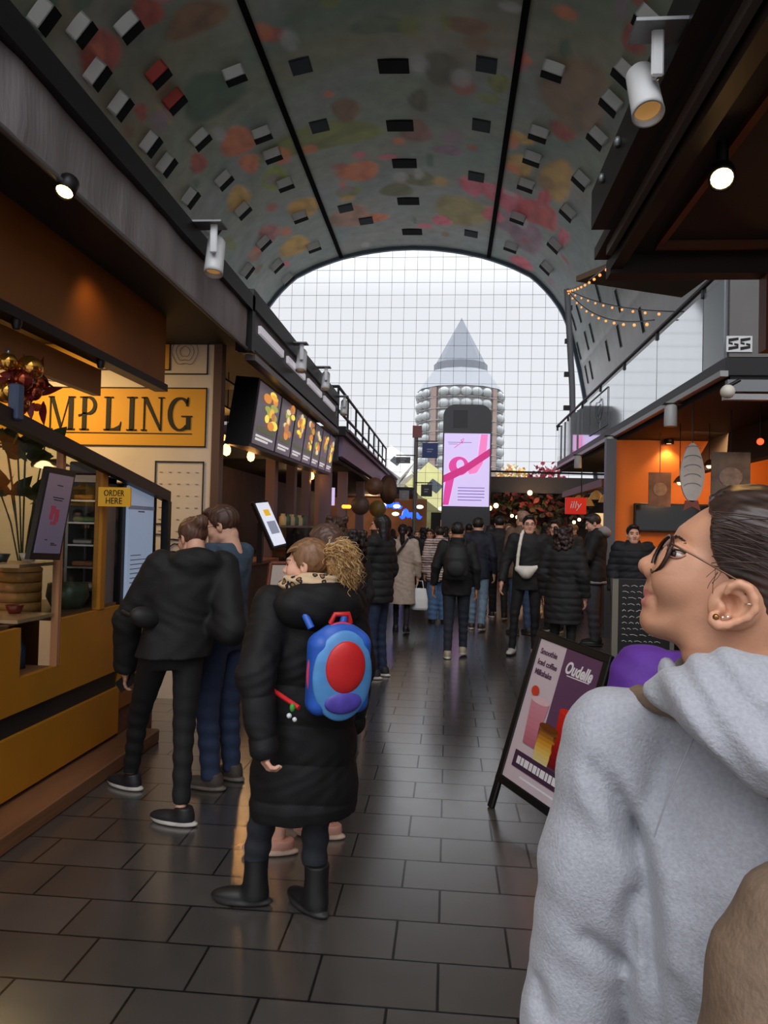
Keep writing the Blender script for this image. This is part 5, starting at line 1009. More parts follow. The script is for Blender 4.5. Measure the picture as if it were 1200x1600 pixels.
def hair_vol(style, h):
    v = Vol((-.19, -.27, -.42), (.19, .16, .2), h) if style in ('long', 'pony', 'curly') else Vol((-.13, -.2, -.14), (.13, .13, .19), h)
    v.ell((0, -.022, .036), (.085, .1, .094), k=.0)
    v.cut((0, .9, -.5), (0, .038, .03), k=.012).cut((0, -.25, -1), (0, -.05, -.072), k=.01)
    if style == 'short': v.ell((0, .05, .098), (.06, .04, .026), k=.02)
    if style == 'long': v.loft([(-.36, 0, -.075, .075, .03), (-.2, 0, -.07, .1, .045), (-.05, 0, -.055, .098, .07), (.05, 0, -.04, .085, .07)], k=.03)
    if style == 'bun': v.ell((0, -.118, .07), (.048, .042, .045), k=.02)
    if style == 'pony': v.ell((0, -.12, .05), (.035, .04, .035), k=.02).path([(0, -.13, .05), (0, -.16, -.02), (.0, -.13, -.13), (0, -.12, -.27)], [.03, .042, .038, .016], k=.02)
    if style == 'curly':
        v.ell((0, -.055, -.03), (.1, .075, .13), k=.02)
        for i in range(150):
            a = RNG.uniform(0, 6.28); zz = RNG.uniform(-.17, .11); r = .1-.02*abs(zz); y = math.sin(a)*r-.055
            if y > .03: continue
            v.ell((math.cos(a)*r, y, zz), RNG.uniform(.018, .028), k=.012)
    if style == 'beanie': v.ell((0, -.018, .05), (.09, .104, .09), k=.01).cut((0, .1, -1), (0, 0, .03))
    v.warp(lambda x, y, z: .0022*np.sin(x*210+z*40)*np.sin(y*90+z*60)+.0012*np.sin(x*420+y*130))
    return v
def hand_vol(h, curl=.5, side=1):
    """hand hanging along -z from the wrist, back of hand facing outwards (side*x), fingers curling towards the palm"""
    v = Vol((-.09, -.09, -.22), (.09, .1, .04), h); s = -side
    v.ell((s*.004, 0, -.05), (.016, .042, .052), k=.01).caps((0, 0, .03), (0, 0, -.02), .026, .026, k=.02)
    for i, (y, L) in enumerate(((.032, .072), (.011, .08), (-.01, .074), (-.03, .058))):
        a = curl*1.2; p0 = np.array((0, y, -.085)); d = np.array((s*math.sin(a*.5), 0, -math.cos(a*.5))); p1 = p0+d*L*.45; d = np.array((s*math.sin(a*1.2), 0, -math.cos(a*1.2))); p2 = p1+d*L*.33; d = np.array((s*math.sin(a*1.8), 0, -math.cos(a*1.8))); p3 = p2+d*L*.26
        v.path([p0, p1, p2, p3], [.0098, .009, .0083, .0072], k=.003)
    v.path([(s*.004, .032, -.03), (s*.012, .062, -.058), (s*.02, .064, -.088), (s*.026, .056, -.108)], [.014, .0115, .0098, .008], k=.006)
    return v
def place(VF, R, c): V, F = VF; return V@np.array(R).T+np.array(c), F
def dir_R(d, side=(1, 0, 0)):
    """rotation taking -z to d"""
    z = -np.array(d, float); z /= np.linalg.norm(z); x = np.array(side, float); x -= z*(x@z); x /= np.linalg.norm(x); return np.stack([x, np.cross(z, x), z], 1)
CACHE = {}
def cached(key, f):
    if key not in CACHE: CACHE[key] = f()
    return CACHE[key]
def person(x, y, H, face, label, top=('jacket', (20, 20, 22)), pants=((30, 32, 40), 1.0), shoes=((30, 30, 32), (200, 196, 190)), hair=('short', (40, 30, 26)), skin='light', lean=0.0, side=0.0, J=None, head=(0, 0, 0), res=.011, group=None, fem=False, glasses=False, beard=None, hands=True, curl=.5, detail=0):
    s = H/1.70; J0 = dict(hipL=(-.09, 0, .9), hipR=(.09, 0, .9), kneeL=(-.1, .03, .49), kneeR=(.1, .02, .49), ankL=(-.1, -.01, .085), ankR=(.1, -.02, .085), shL=(-.175, -.01, 1.395), shR=(.175, -.01, 1.395), elL=(-.235, -.035, 1.12), elR=(.235, -.035, 1.12), wrL=(-.245, .04, .875), wrR=(.245, .04, .875), footL=.12, footR=-.12)
    if J: J0.update(J)
    def W(p): p = np.array(p, float); k = max(0, (p[2]-.85)/.55); return np.array((p[0]+side*k, p[1]+lean*k, p[2]))
    j = {k: (W(v) if k[:2] in ('sh',) else np.array(v, float)) if hasattr(v, '__len__') else v for k, v in J0.items()}
    if not J or 'elL' not in J: j['elL'] = W(j['elL'])
    if not J or 'elR' not in J: j['elR'] = W(j['elR'])
    for q in ('wrL', 'wrR'):
        if not J or q not in J: j[q] = W(j[q])
    tk = (top[2] if len(top) > 2 else .0); ty = top[0]; sw = .94 if fem else 1.0
    ST = [(.78, .17, .118), (.88, .178, .122), (.98, .172, .115), (1.08, .158, .106), (1.2, .17, .115), (1.3, .182, .12), (1.37, .182, .112), (1.42, .135, .088), (1.46, .078, .068)]
    def stations(add, zlo=.78, sc=1.0): return [(z, W((0, 0, z))[0], W((0, 0, z))[1], ax*sw*sc+add, ay*sc+add) for z, ax, ay in ST if z >= zlo]
    nk = W((0, -.028, 1.47)); hc = W((0, .0, 1.572))+np.array((0, .005, 0)); hp, hy, hr = [math.radians(a) for a in head]; HR = rotM(hp, hr, hy)
    hpv = nk+np.array((0, 0, -.01)); hc2 = hpv+HR@(hc-hpv); hs = .96 if fem else 1.0
    # body
    B = Vol((-.55, -.6, 0), (.55, .75, 1.6), max(res, .014)); B.loft(stations(-.018, .88), k=.02)
    for sd in 'LR':
        B.caps(j['sh'+sd]*np.array((.95, 1, 1)), j['el'+sd], .05, .042, k=.03).caps(j['el'+sd], j['wr'+sd], .04, .027, k=.02).caps(j['hip'+sd], j['knee'+sd], .06, .04, k=.03).caps(j['knee'+sd], j['ank'+sd], .038, .031, k=.02)
        f = j['foot'+sd]; a = j['ank'+sd]; B.caps((a[0], a[1], max(.045, a[2]-.04)), (a[0]-math.sin(f)*.12, a[1]+math.cos(f)*.12, .035), .03, .024, k=.02)
    B.caps(nk+np.array((0, 0, -.05)), hpv+np.array((0, 0, .05)), .058, .052, k=.03)
    pieces = [B.mesh()]; hres = min(res, .006) if not detail else .0032
    hv = cached(('head', hres, fem), lambda: head_vol(hres, fem).mesh()); pieces.append(place((hv[0]*hs, hv[1]), HR, hc2))
    if hands:
        for sd, sg in (('L', -1), ('R', 1)):
            d = j['wr'+sd]-j['el'+sd]; hh = cached(('hand', sg, curl, detail), lambda: hand_vol(.0045 if detail else .006, curl, sg).mesh()); pieces.append(place(hh, dir_R(d), j['wr'+sd]+d/np.linalg.norm(d)*.02))
    pieces = [(V*s, F) for V, F in pieces]
    HC = mat('hair %s' % (hair[1],), hair[1], .5, noise=(60, .35), stretch=(1, 1, .25)); SK = SKINS[skin]
    bd = mat('beard', (58, 42, 36), .8)
    def bmi(C):
        m = head_mi(C/s, HR, hc2)
        if beard: P = (C/s-hc2)@HR; m[(m == 0) & (np.abs(P).max(1) < .16) & (P[:, 2] < -.035-.6*np.abs(P[:, 1]-.075)*0) & (P[:, 2] > -.12) & (P[:, 1] > .0) & ~((np.abs(P[:, 0]) < .03) & (P[:, 2] > -.048))] = 4
        return m
    ob = solid('person', pieces, [SK, EYEM, LIPM, HC, bd], None, bmi); ob.location = (x, y, 0); ob.rotation_euler = (0, 0, math.radians(face)); tag(ob, label, 'person', group)
    hv = cached(('hair', hair[0], hres), lambda: hair_vol(hair[0], max(hres, .004)).mesh())
    if hair[0] != 'none': V, F = place((hv[0]*hs, hv[1]), HR, hc2); solid('hair' if hair[0] != 'beanie' else 'beanie', [(V*s, F)], HC, ob)
    # trousers
    pc, pw = pants[0], pants[1]; T = Vol((-.4, -.6, .04), (.4, .6, 1.05), res); T.loft([(.81, 0, 0, .13*sw, .095), (.85, 0, 0, .155*sw, .108), (.95, 0, 0, .168*sw, .115), (1.02, 0, lean*.2, .16*sw, .11)], k=.03)
    for sd in 'LR':
        T.caps(j['hip'+sd], j['knee'+sd], .092+.01*(pw-1), .066*pw, k=.03).caps(j['knee'+sd], j['ank'+sd]+np.array((0, 0, -.01)), .064*pw, .05*pw, k=.02)
    crop = pants[2] if len(pants) > 2 else .06
    T.cut((0, 0, -1), (0, 0, crop)); T.warp(lambda X, Y, Z: .004*np.sin(Z*70+9*X)*np.clip(1-np.abs(Z-.3)/.5, 0, 1))
    PM = mat('trousers %s' % (pc,), pc, .8, noise=(40, .15)); V, F = T.mesh(); solid('trousers', [(V*s, F)], PM, ob)
    # shoes
    sc_, so = shoes[0], shoes[1]; SM = [mat('shoe %s' % (sc_,), sc_, .5), mat('sole %s' % (so,), so, .6)]
    for sd in 'LR':
        a = j['ank'+sd]; f = j['foot'+sd]; R2 = rotM(0, 0, f); lift = max(0, a[2]-.085); S = Vol((-.09, -.13, -.01), (.09, .22, .28), min(res, .009))
        S.ell((0, .06, .03), (.046, .13, .042), k=.02).ell((0, -.02, .055), (.043, .06, .055), k=.03).caps((0, -.02, .06), (0, -.02, .11), .042, .044, k=.02); S.caps((0, -.02, .06), (0, -.025, .25), .05, .058, k=.03) if len(shoes) > 2 and shoes[2] > .12 else None; S.ell((0, .035, .012), (.052, .14, .022), k=.004); S.cut((0, 0, -1), (0, 0, .001)); S.cut((0, 0, 1), (0, 0, .1 if len(shoes) < 3 else shoes[2]))
        V, F = S.mesh(); tilt = rotM(-(lift*3), 0, 0); V = V@tilt.T@R2.T+np.array((a[0], a[1], max(0, lift*.95))); solid('shoe', [(V*s, F)], SM, ob, lambda C, q=lift*.95*s: (C[:, 2]-q < .028*s).astype(int))
    # upper garment
    col = top[1]; TM = mat('%s %s' % (ty, col), col, .75, noise=(25, .12), bump=(60, .15))
    G = Vol((-.6, -.65, .3), (.6, .8, 1.62), res); zlo = {'jacket': .78, 'hoodie': .84, 'shirt': .86, 'coat': .78, 'puffer': .78}[ty]; add = {'jacket': .014, 'hoodie': .014, 'shirt': .004, 'coat': .018, 'puffer': .03}[ty]+tk
    stn = stations(add, zlo)
    if ty == 'coat' or (ty == 'puffer' and len(top) > 3):
        hem = top[3] if len(top) > 3 else .5; stn = [(hem, 0, -.01, .235*sw, .17)]+[(z, cx, cy, ax+.03*max(0, (.95-z)/.2), ay+.02*max(0, (.95-z)/.2)) for z, cx, cy, ax, ay in stn]
    G.loft(stn, k=.02); sr = {'shirt': -.006, 'jacket': .008, 'hoodie': .01, 'coat': .012, 'puffer': .022}[ty]+tk*.6
    for sd in 'LR':
        e = j['wr'+sd]; q = (e-j['el'+sd])/np.linalg.norm(e-j['el'+sd])
        if ty == 'shirt': m = j['sh'+sd]+(j['el'+sd]-j['sh'+sd])*.75; G.caps(j['sh'+sd], m, .066, .066, k=.035)
        else: G.caps(j['sh'+sd], j['el'+sd], .066+sr, .056+sr, k=.04).caps(j['el'+sd], e-q*.0, .054+sr, .04+sr, k=.025)
        if ty != 'shirt': G.caps(e-q*.01, e+q*.12, .034+sr*.6, .05+sr, k=.0, mode='s')
    if ty == 'hoodie' or (len(top) > 4 and top[4]): G.ell(W((0, -.1, 1.43)), (.14, .085, .075), rotM(.5), k=.04).ell(W((0, -.01, 1.49)), (.068, .07, .06), k=.02, mode='s')
    elif ty in ('jacket', 'coat', 'puffer'): G.loft([(1.4, *W((0, -.015, 1.4))[:2], .1, .09), (1.5, *W((0, -.02, 1.5))[:2], .082, .082)], k=.02)
    if ty == 'puffer': G.warp(lambda X, Y, Z: .011*(1-np.abs(np.sin(math.pi*Z/.085))**.6)-.002)
    G.warp(lambda X, Y, Z: .0035*np.sin(X*38+Z*26+3*np.sin(Z*17))*np.sin(Z*31-Y*20))
    V, F = G.mesh(); gm = [TM]; mi = None
    if len(top) > 5 and top[5]: gm = [TM, mat('stripe %s' % (top[5],), top[5], .8)]; mi = lambda C: ((C[:, 2]/s/.0425) % 1 > .62).astype(int)
    solid({'shirt': 'shirt', 'hoodie': 'hoodie'}.get(ty, 'coat' if ty == 'coat' else 'jacket'), [(V*s, F)], gm, ob, mi)
    if glasses:
        mb = MB(); O = Matrix.Identity(4)
        for sx in (-1, 1):
            mb.tube([s*(hc2+HR@np.array((sx*.032+.022*math.cos(a), .098-.004*abs(math.cos(a)), .0+.017*math.sin(a)))) for a in np.linspace(0, 6.283, 15)[:-1]], .0022*s, 5, closed=True); mb.tube([s*(hc2+HR@np.array(q)) for q in ((sx*.054, .095, .004), (sx*.079, .05, .004), (sx*.081, -.01, .0))], .0016*s, 5)
        mb.tube([s*(hc2+HR@np.array(q)) for q in ((-.01, .1, .004), (.01, .1, .004))], .0018*s, 5)
        me = MB(); me.v = [tuple(wm(ob)@Vector(q)) for q in mb.v]; me.f = mb.f; me.m = mb.m; me.sm = mb.sm; me.build('eyeglasses', INK, ob)
    ob['_h'] = 0; del ob['_h']
    INFO[ob.name] = dict(j={k: v*s if hasattr(v, '__len__') else v for k, v in j.items()}, s=s, hc=hc2*s, HR=HR, M=Matrix.Translation((x, y, 0))@Matrix.Rotation(math.radians(face), 4, 'Z'))
    return ob
INFO = {}
def at_local(ob, p): return INFO[ob.name]['M']@Vector(p)
def bag_at(name, label, V, F, ob, m, mi=None, group=None):
    """a carried thing placed where its bearer stands but kept as a thing of its own"""
    o = solid(name, [(V, F)], m, None, mi); M = INFO[ob.name]['M']; o.location = M.to_translation(); o.rotation_euler = M.to_euler(); return tag(o, label, name.replace('_', ' '), group)
# ================================================================== the crowd
def spot(fx, fy, hx, hy): q = aZ(fx, fy, 0); return q[0], q[1], aY(hx, hy, q[1])[2]
def at_depth(hx, hy, Y): q = aY(hx, hy, Y); return q[0], Y, q[2]
BK = (17, 17, 19); stride = lambda a: dict(kneeL=(-.09, .04+a*.6, .49), ankL=(-.09, a, .085), kneeR=(.09, .05-a*.2, .49), ankR=(.09, -a, .11))
x, y, H = spot(588, 1058, 578, 803)
pA = person(x, y, H, 70, 'bearded man in black puffer jacket and blue jeans looking left in the aisle', ('puffer', (24, 25, 27), 0, ), ((38, 50, 78), 1.0), ((40, 40, 44), (214, 206, 196)), ('long', (24, 20, 20)), 'tan', beard=True, res=.009, J=dict(elL=(-.23, .12, 1.12), wrL=(-.1, .3, 1.3)), head=(0, 10, 0))
x, y, H = spot(626, 988, 628, 818)
pB = person(x, y, H, 0, 'woman in long beige coat with dark shoulder strap walking away', ('coat', (176, 160, 146), 0, .45), ((24, 22, 24), .8), ((22, 20, 22), (22, 20, 22)), ('pony', (28, 22, 22)), 'light', fem=True, J=stride(.14))
x, y, H = spot(684, 973, 690, 822)
pC = person(x, y, H, 10, 'woman in cream and brown striped puffer jacket with wide blue jeans', ('puffer', (206, 188, 182), .01, .74, True, (92, 70, 66)), ((84, 116, 156), 1.7), ((34, 32, 34), (40, 38, 38)), ('short', (34, 26, 24)), 'light', fem=True)
x, y, H = spot(711, 1027, 724, 815)
pD = person(x, y, H, -4, 'man in black jacket and dark jeans walking away with a black backpack', ('jacket', BK), ((34, 38, 50), 1.0), ((170, 158, 138), (206, 198, 180)), ('short', (22, 19, 19)), 'tan', J=dict(stride(-.1), elL=(-.26, -.03, 1.13), wrL=(-.29, .02, .9)))
x, y, H = spot(744, 985, 750, 808)
pE = person(x, y, H, -12, 'man in navy jacket and pale blue jeans walking away beside the black backpack', ('jacket', (24, 27, 42)), ((112, 134, 154), 1.05), ((60, 52, 50), (190, 184, 176)), ('short', (30, 24, 22)), 'light', J=stride(.12))
x, y, H = at_depth(766, 820, 15.5); pF = person(x, y, H, 20, 'person in salmon pink top behind the navy jacket', ('shirt', (206, 116, 104)), ((36, 36, 42), 1), res=.016)
x, y, H = at_depth(781, 806, 14.5); pM = person(x, y, H, 0, 'dark haired person in black walking away behind the crowd', ('jacket', (28, 26, 30)), ((20, 20, 22), .95), ((30, 28, 28), (200, 196, 190)), ('short', (26, 20, 20)), res=.014, J=stride(.2))
x, y, H = at_depth(817, 798, 12.4); pG = person(x, y, H, 25, 'man in brown jacket and blue jeans standing with his back turned', ('jacket', (98, 74, 58), .012), ((52, 70, 100), 1.0), ((40, 36, 34), (60, 56, 52)), ('short', (150, 116, 98)), 'light', res=.012)
x, y, H = spot(822, 1022, 845, 804)
pH = person(x, y, H, 168, 'smiling woman in black wearing glasses and a white crossbody bag', ('jacket', (20, 20, 23), .008), ((18, 18, 20), .85), ((190, 186, 182), (60, 58, 58)), ('short', (26, 21, 20)), 'light', fem=True, glasses=True, res=.009, J=dict(kneeR=(.14, .06, .49), ankR=(.16, .1, .085), elR=(.27, .0, 1.12), wrR=(.3, .08, .88)), head=(0, 12, 0))
x, y, H = at_depth(868, 812, 12.9); pL = person(x, y, H, 150, 'person in dark clothes half hidden between two women in black', ('jacket', (26, 24, 26)), ((24, 24, 26), 1), hair=('short', (30, 24, 22)), skin='light', res=.013, glasses=True)
x, y, H = at_depth(882, 822, 9.4); pI = person(x, y, H, -25, 'dark haired shopper in long black puffer coat with back turned', ('puffer', (18, 17, 19), .012, .55), ((18, 18, 20), .9), hair=('curly', (44, 28, 26)), fem=True)
x, y, H = spot(928, 1008, 912, 800)
pJ = person(x, y, H, 78, 'young man in black leather jacket with grey hood looking down', ('jacket', (22, 22, 24), .01), ((66, 66, 72), 1.15), ((36, 34, 34), (50, 48, 48)), ('short', (40, 30, 26)), 'light', res=.01, head=(-22, 10, 0), J=dict(elL=(-.22, .1, 1.12), wrL=(-.12, .27, 1.02), elR=(.22, .1, 1.12), wrR=(.1, .27, 1.02)))
s_ = INFO[pJ.name]['s']; G = Vol((-.3, -.3, .7), (.3, .3, 1.6), .01); G.loft([(.79, 0, 0, .2, .148), (.83, 0, 0, .2, .148)], k=0); V, F = G.mesh(); solid('hem_band', [(V*s_, F)], mat('grey rib', (150, 150, 152), .8), pJ)
G = Vol((-.3, -.3, 1.3), (.3, .3, 1.6), .009); G.ell((0, -.1, 1.45), (.155, .095, .075), rotM(.5)).ell((0, -.01, 1.5), (.075, .08, .06), mode='s', k=.02).ell((0, -.03, 1.46), (.1, .1, .02), k=.02); V, F = G.mesh(); solid('hood', [(V*s_, F)], mat('hood grey', (140, 140, 142), .85), pJ)
x, y, H = at_depth(990, 819, 10.3); pK = person(x, y, H, 176, 'person in black zipped coat facing the camera behind the chalkboard', ('puffer', (22, 24, 30), .01), ((20, 20, 22), 1), hair=('short', (28, 24, 24)), skin='light', res=.01)
x, y, H = at_depth(547, 826, 6.4); pP = person(x, y, H, 60, 'woman with dark curly hair half hidden behind the blonde ponytail', ('jacket', (40, 36, 38)), hair=('curly', (32, 24, 22)), fem=True, skin='light')
x, y, H = at_depth(524, 806, 8.0); pP2 = person(x, y, H, 20, 'brown haired person behind the forehead of the woman with the plate', ('jacket', (52, 44, 42)), hair=('curly', (70, 46, 34)), skin='light', res=.012)
q = aX(400, 806, -2.95); pS = person(-3.55, 9.0, 1.72, -80, 'server in dark shirt behind the brick counter', ('shirt', (36, 32, 32)), ((24, 24, 26), 1), hair=('short', (24, 20, 20)), skin='brown', res=.011, head=(-15, 0, 0))
# distant crowd
FAR = [(601, 832, 19, 200, (60, 58, 62)), (614, 826, 23, 10, (40, 38, 40)), (640, 822, 17.5, 0, (30, 32, 46)), (652, 828, 18.5, 190, (46, 60, 96)), (662, 824, 20, 20, (108, 62, 58)), (672, 826, 16.5, 170, (38, 36, 40)), (697, 822, 21, 0, (120, 112, 110)), (706, 826, 18, 180, (60, 48, 74)), (634, 832, 25, 180, (130, 100, 90)), (684, 830, 24, 0, (46, 40, 38)),
       (733, 818, 19.5, 0, (34, 34, 38)), (795, 816, 18, 180, (52, 46, 46)), (803, 822, 21, 0, (90, 60, 60)), (835, 818, 17, 0, (44, 42, 46)), (858, 820, 19, 180, (36, 40, 60)), (895, 818, 15.5, 120, (60, 54, 50)), (590, 836, 24, 0, (36, 36, 44)), (646, 836, 25.6, 0, (70, 60, 60)), (720, 830, 24.6, 180, (60, 64, 70)), (670, 836, 24.9, 0, (90, 84, 82))]
LBL = ['dark grey jacket', 'charcoal coat', 'dark navy jacket', 'blue jacket', 'dull red jacket', 'black jacket', 'pale grey jacket', 'plum jacket', 'dusty pink jacket', 'dark brown jacket', 'black coat', 'brown coat', 'maroon jacket', 'grey black coat', 'navy coat', 'taupe coat', 'blue black jacket', 'brown grey jacket', 'slate jacket', 'stone jacket']
PLC = ['by the far left stall', 'left of the sign post', 'just left of the sign post', 'just right of the sign post', 'right of the sign post', 'before the totem edge', 'below the totem screen', 'in front of the totem', 'far behind the beige coat', 'far behind the striped jacket', 'right of the totem', 'before the garland stall', 'at the garland stall', 'behind the woman with glasses', 'at the right of the garland stall', 'by the red sign', 'beside the lilac stall', 'far behind the sign post', 'far beside the totem', 'far left of the totem']
PR = []
for i, (px, py, Y, fc, c) in enumerate(FAR):
    x, yy, H = at_depth(px, py, Y); H = min(max(H, 1.58), 1.9)
    person(x, Y, H, fc, 'distant person in %s %s' % (LBL[i], PLC[i]), (['jacket', 'coat', 'hoodie'][i % 3], c, 0, .55) if i % 3 == 1 else (['jacket', 'coat', 'hoodie'][i % 3], c), ([(30, 32, 40), (52, 66, 92), (24, 24, 26)][i % 3], 1.0), ((40, 38, 38), (120, 116, 112)), (['short', 'long', 'pony', 'short', 'curly'][i % 5], [(34, 26, 24), (60, 42, 32), (26, 22, 22), (120, 92, 64)][i % 4]), ['light', 'tan', 'brown', 'light'][i % 4], res=.02, hands=True, J=stride(.12*(-1)**i), fem=i % 2 == 1)
# things the crowd carries
def soft_bag(w, d, h, hv=.008, zig=0.0):
    v = Vol((-w, -d-.05, -.02), (w, d+.05, h+.1), hv); v.loft([(0, 0, 0, w*.72, d*.5), (h*.1, 0, 0, w*.82, d*.8), (h*.5, 0, 0, w*.8, d*.7), (h, 0, 0, w*.6, d*.2)], k=.01); return v
M = INFO[pD.name]; s = M['s']; v = Vol((-.25, -.4, .9), (.25, .05, 1.5), .01); v.loft([(.98, 0, -.2, .14, .07), (1.05, 0, -.215, .155, .1), (1.25, 0, -.215, .15, .1), (1.38, 0, -.19, .12, .07), (1.42, 0, -.17, .07, .04)], k=.02).ell((0, -.3, 1.12), (.11, .04, .09), k=.02); V, F = v.mesh()
bk = bag_at('backpack', 'black backpack on the back of the man in dark jeans', V*s, F, pD, mat('backpack black', (26, 26, 29), .7, noise=(20, .2)))
for sx in (-1, 1):
    v = Vol((-.25, -.25, .95), (.25, .2, 1.55), .01); v.path([(sx*.1, -.16, 1.4), (sx*.105, -.06, 1.485), (sx*.11, .06, 1.45), (sx*.12, .135, 1.3), (sx*.15, .08, 1.1), (sx*.14, -.12, 1.02)], [.014]*6); V, F = v.mesh(); solid('shoulder_strap', [(V*s, F)], mat('backpack black', ()), bk)
M = INFO[pH.name]; s = M['s']; v = Vol((-.25, .0, .9), (.25, .3, 1.5), .008); v.path([(.1, .16, 1.04), (0, .175, 1.0), (-.12, .165, 1.06)], [.04, .075, .03], k=.03); V, F = v.mesh()
bg = bag_at('crossbody_bag', 'white crossbody bag worn across the front of the smiling woman', V*s, F, pH, mat('bag cream', (226, 220, 208), .6))
v = Vol((-.25, -.05, .9), (.25, .3, 1.55), .008); v.path([(.11, .16, 1.06), (.1, .165, 1.2), (.085, .15, 1.33), (.07, .09, 1.45), (.06, .03, 1.49)], [.02]*5, k=.01); V, F = v.mesh(); solid('strap', [(V*s, F)], mat('bag cream', ()), bg)
M = INFO[pB.name]; s = M['s']; v = Vol((-.3, -.25, .7), (.3, .25, 1.55), .01); v.path([(.08, -.07, 1.46), (.02, -.16, 1.36), (-.1, -.165, 1.2), (-.2, -.1, 1.05), (-.23, .0, .98)], [.02]*5, k=.01); V, F = v.mesh()
sb = bag_at('shoulder_bag', 'dark shoulder bag and strap worn over the beige coat', V*s, F, pB, mat('strap brown', (46, 30, 28), .6)); v = Vol((-.4, -.2, .72), (-.12, .2, 1.05), .01); v.ell((-.25, .03, .9), (.05, .12, .1)); V, F = v.mesh(); solid('pouch', [(V*s, F)], mat('strap brown', ()), sb)
def carrier(loc, label, col, w=.17, d=.06, h=.36):
    r = empty('carrier_bag', loc, label, 'bag'); V, F = soft_bag(w, d, h).mesh(); solid('pouch', [(V, F)], mat('carrier %s' % (col,), col, .5, bump=(12, .4)), r); L = Vector(loc)
    for sy in (-1, 1): MB().tube([L+Vector((-.06, sy*.01, h)), L+Vector((-.04, sy*.008, h+.12)), L+Vector((.04, sy*.008, h+.12)), L+Vector((.06, sy*.01, h))], .006, 5).build('handle', mat('carrier %s' % (col,), ()), r)
    return r
w = at_local(pB, INFO[pB.name]['j']['wrR']); carrier((w.x+.04, w.y, w.z-.55), 'white carrier bag hanging from the hand of the woman in beige', (226, 226, 228))
carrier((2.66, 11.2, .4), 'white plastic bag standing on the wooden box stool', (224, 222, 220), .17, .1, .16)
# ================================================================== people close by
def locp(x, y, face, s, w):
    a = math.radians(face); d = np.array(w)-np.array((x, y, 0)); return np.array((d[0]*math.cos(a)+d[1]*math.sin(a), -d[0]*math.sin(a)+d[1]*math.cos(a), d[2]))/s
# man in the blue shirt
x, y, H = -1.46, 4.78, 1.84
pQ = person(x, y, H, 72, 'man in grey blue t-shirt, jeans and glasses at the order kiosk', ('shirt', (62, 80, 98), .01), ((48, 62, 92), 1.1), ((78, 70, 64), (120, 110, 100)), ('short', (74, 48, 36)), 'light', glasses=True, res=.008, head=(-14, 18, 0), J=dict(elL=(-.21, .05, 1.13), wrL=(-.12, .26, 1.08), elR=(.21, .05, 1.13), wrR=(.12, .26, 1.08)), detail=1)
# person in black leaning towards the kiosk
x, y, H, fc = -1.62, 4.3, 1.76, 25; s = H/1.7
wl = locp(x, y, fc, s, aY(196, 1040, 4.42)); L1 = locp(x, y, fc, s, aZ(203, 1232, 0)); R1 = locp(x, y, fc, s, aZ(282, 1288, 0)); sl = locp(x, y, fc, s, aY(232, 905, 4.3)); sr = locp(x, y, fc, s, aY(352, 890, 4.28)); er = locp(x, y, fc, s, aY(362, 985, 4.25))
mid = lambda a, b, t=.5, o=(0, 0, 0): a+(b-a)*t+np.array(o)
pRr = person(x, y, H, fc, 'person in black hoodie and leggings leaning towards the kiosk with hair in a bun', ('hoodie', (17, 16, 18), .03), ((15, 14, 16), .92, .11), ((34, 33, 36), (206, 200, 194)), ('bun', (92, 62, 48)), 'light', fem=True, res=.008, side=.1, lean=.02, head=(-18, 28, 0), detail=1,
    J=dict(ankL=(L1[0], L1[1], .085), kneeL=mid(np.array((-.09, 0, .88)), np.array((L1[0], L1[1], .085)), .5, (-.02, .06, .0)), ankR=(R1[0], R1[1], .085), kneeR=mid(np.array((.09, 0, .88)), np.array((R1[0], R1[1], .085)), .5, (.0, .05, 0)), wrL=wl, elL=mid(sl, wl, .5, (-.05, -.03, .02)), elR=er, wrR=er+np.array((-.12, .2, .02)), footL=.75, footR=.95))
I_ = INFO[pRr.name]; ss = I_['s']
mb = MB()                                                               # white wave stripe on the shoes
v = Vol((-.4, -.35, .7), (.2, .1, 1.3), .008); q = locp(x, y, fc, s, aY(228, 965, 4.15)); v.ell(q, (.1, .055, .06), rotM(0, .3, .5), k=.01); V, F = v.mesh(); wb = bag_at('waist_bag', 'black waist bag worn on the back of the person in black', V*ss, F, pRr, mat('bag black', (30, 29, 31), .6, noise=(18, .2)))
v = Vol((-.5, -.4, .7), (.5, .4, 1.6), .01); v.path([q+np.array((-.06, .02, 0)), q+np.array((-.12, .12, .02)), (-.14, .16, 1.1)], [.014]*3); V, F = v.mesh(); solid('strap', [(V*ss, F)], mat('bag black', ()), wb)
w = at_local(pRr, I_['j']['wrL']); MB().obox(w+Vector((.0, .03, -.1)), (.075, .012, .14), Matrix.Rotation(.9, 3, 'Y')).build('phone', mat('phone', (30, 30, 34), .2), None, 'dark phone held low in the hand of the person in black', 'phone', base=w)
# woman with plate half hidden
x, y, H, fc = -.64, 3.95, 1.73, 92
wpt = Vector(aY(440, 932, 3.72)); s = H/1.7; wl = locp(x, y, fc, s, wpt+Vector((.17, .02, -.03)))
pO = person(x, y, H, fc, 'brown haired woman in pink clogs standing behind the blue backpack', ('jacket', (34, 31, 33)), ((26, 26, 30), .85, .24), ((206, 150, 132), (226, 196, 176), .075), ('long', (84, 58, 46)), 'light', fem=True, res=.009, head=(-12, -5, 0), detail=1, J=dict(ankL=(-.12, .2, .085), kneeL=(-.1, .14, .49), wrL=wl, elL=(-.24, .05, 1.12), wrR=wl+np.array((.16, .03, 0)), elR=(.24, .05, 1.12)))
r = empty('served_plate', wpt, 'white plate with a cup held out by the brown haired woman', 'plate'); MB().lathe([(0, 0), (.06, 0), (.1, .018), (.095, .022), (.05, .008), (0, .008)], wpt, n=24).build('dish', WHITE, r)
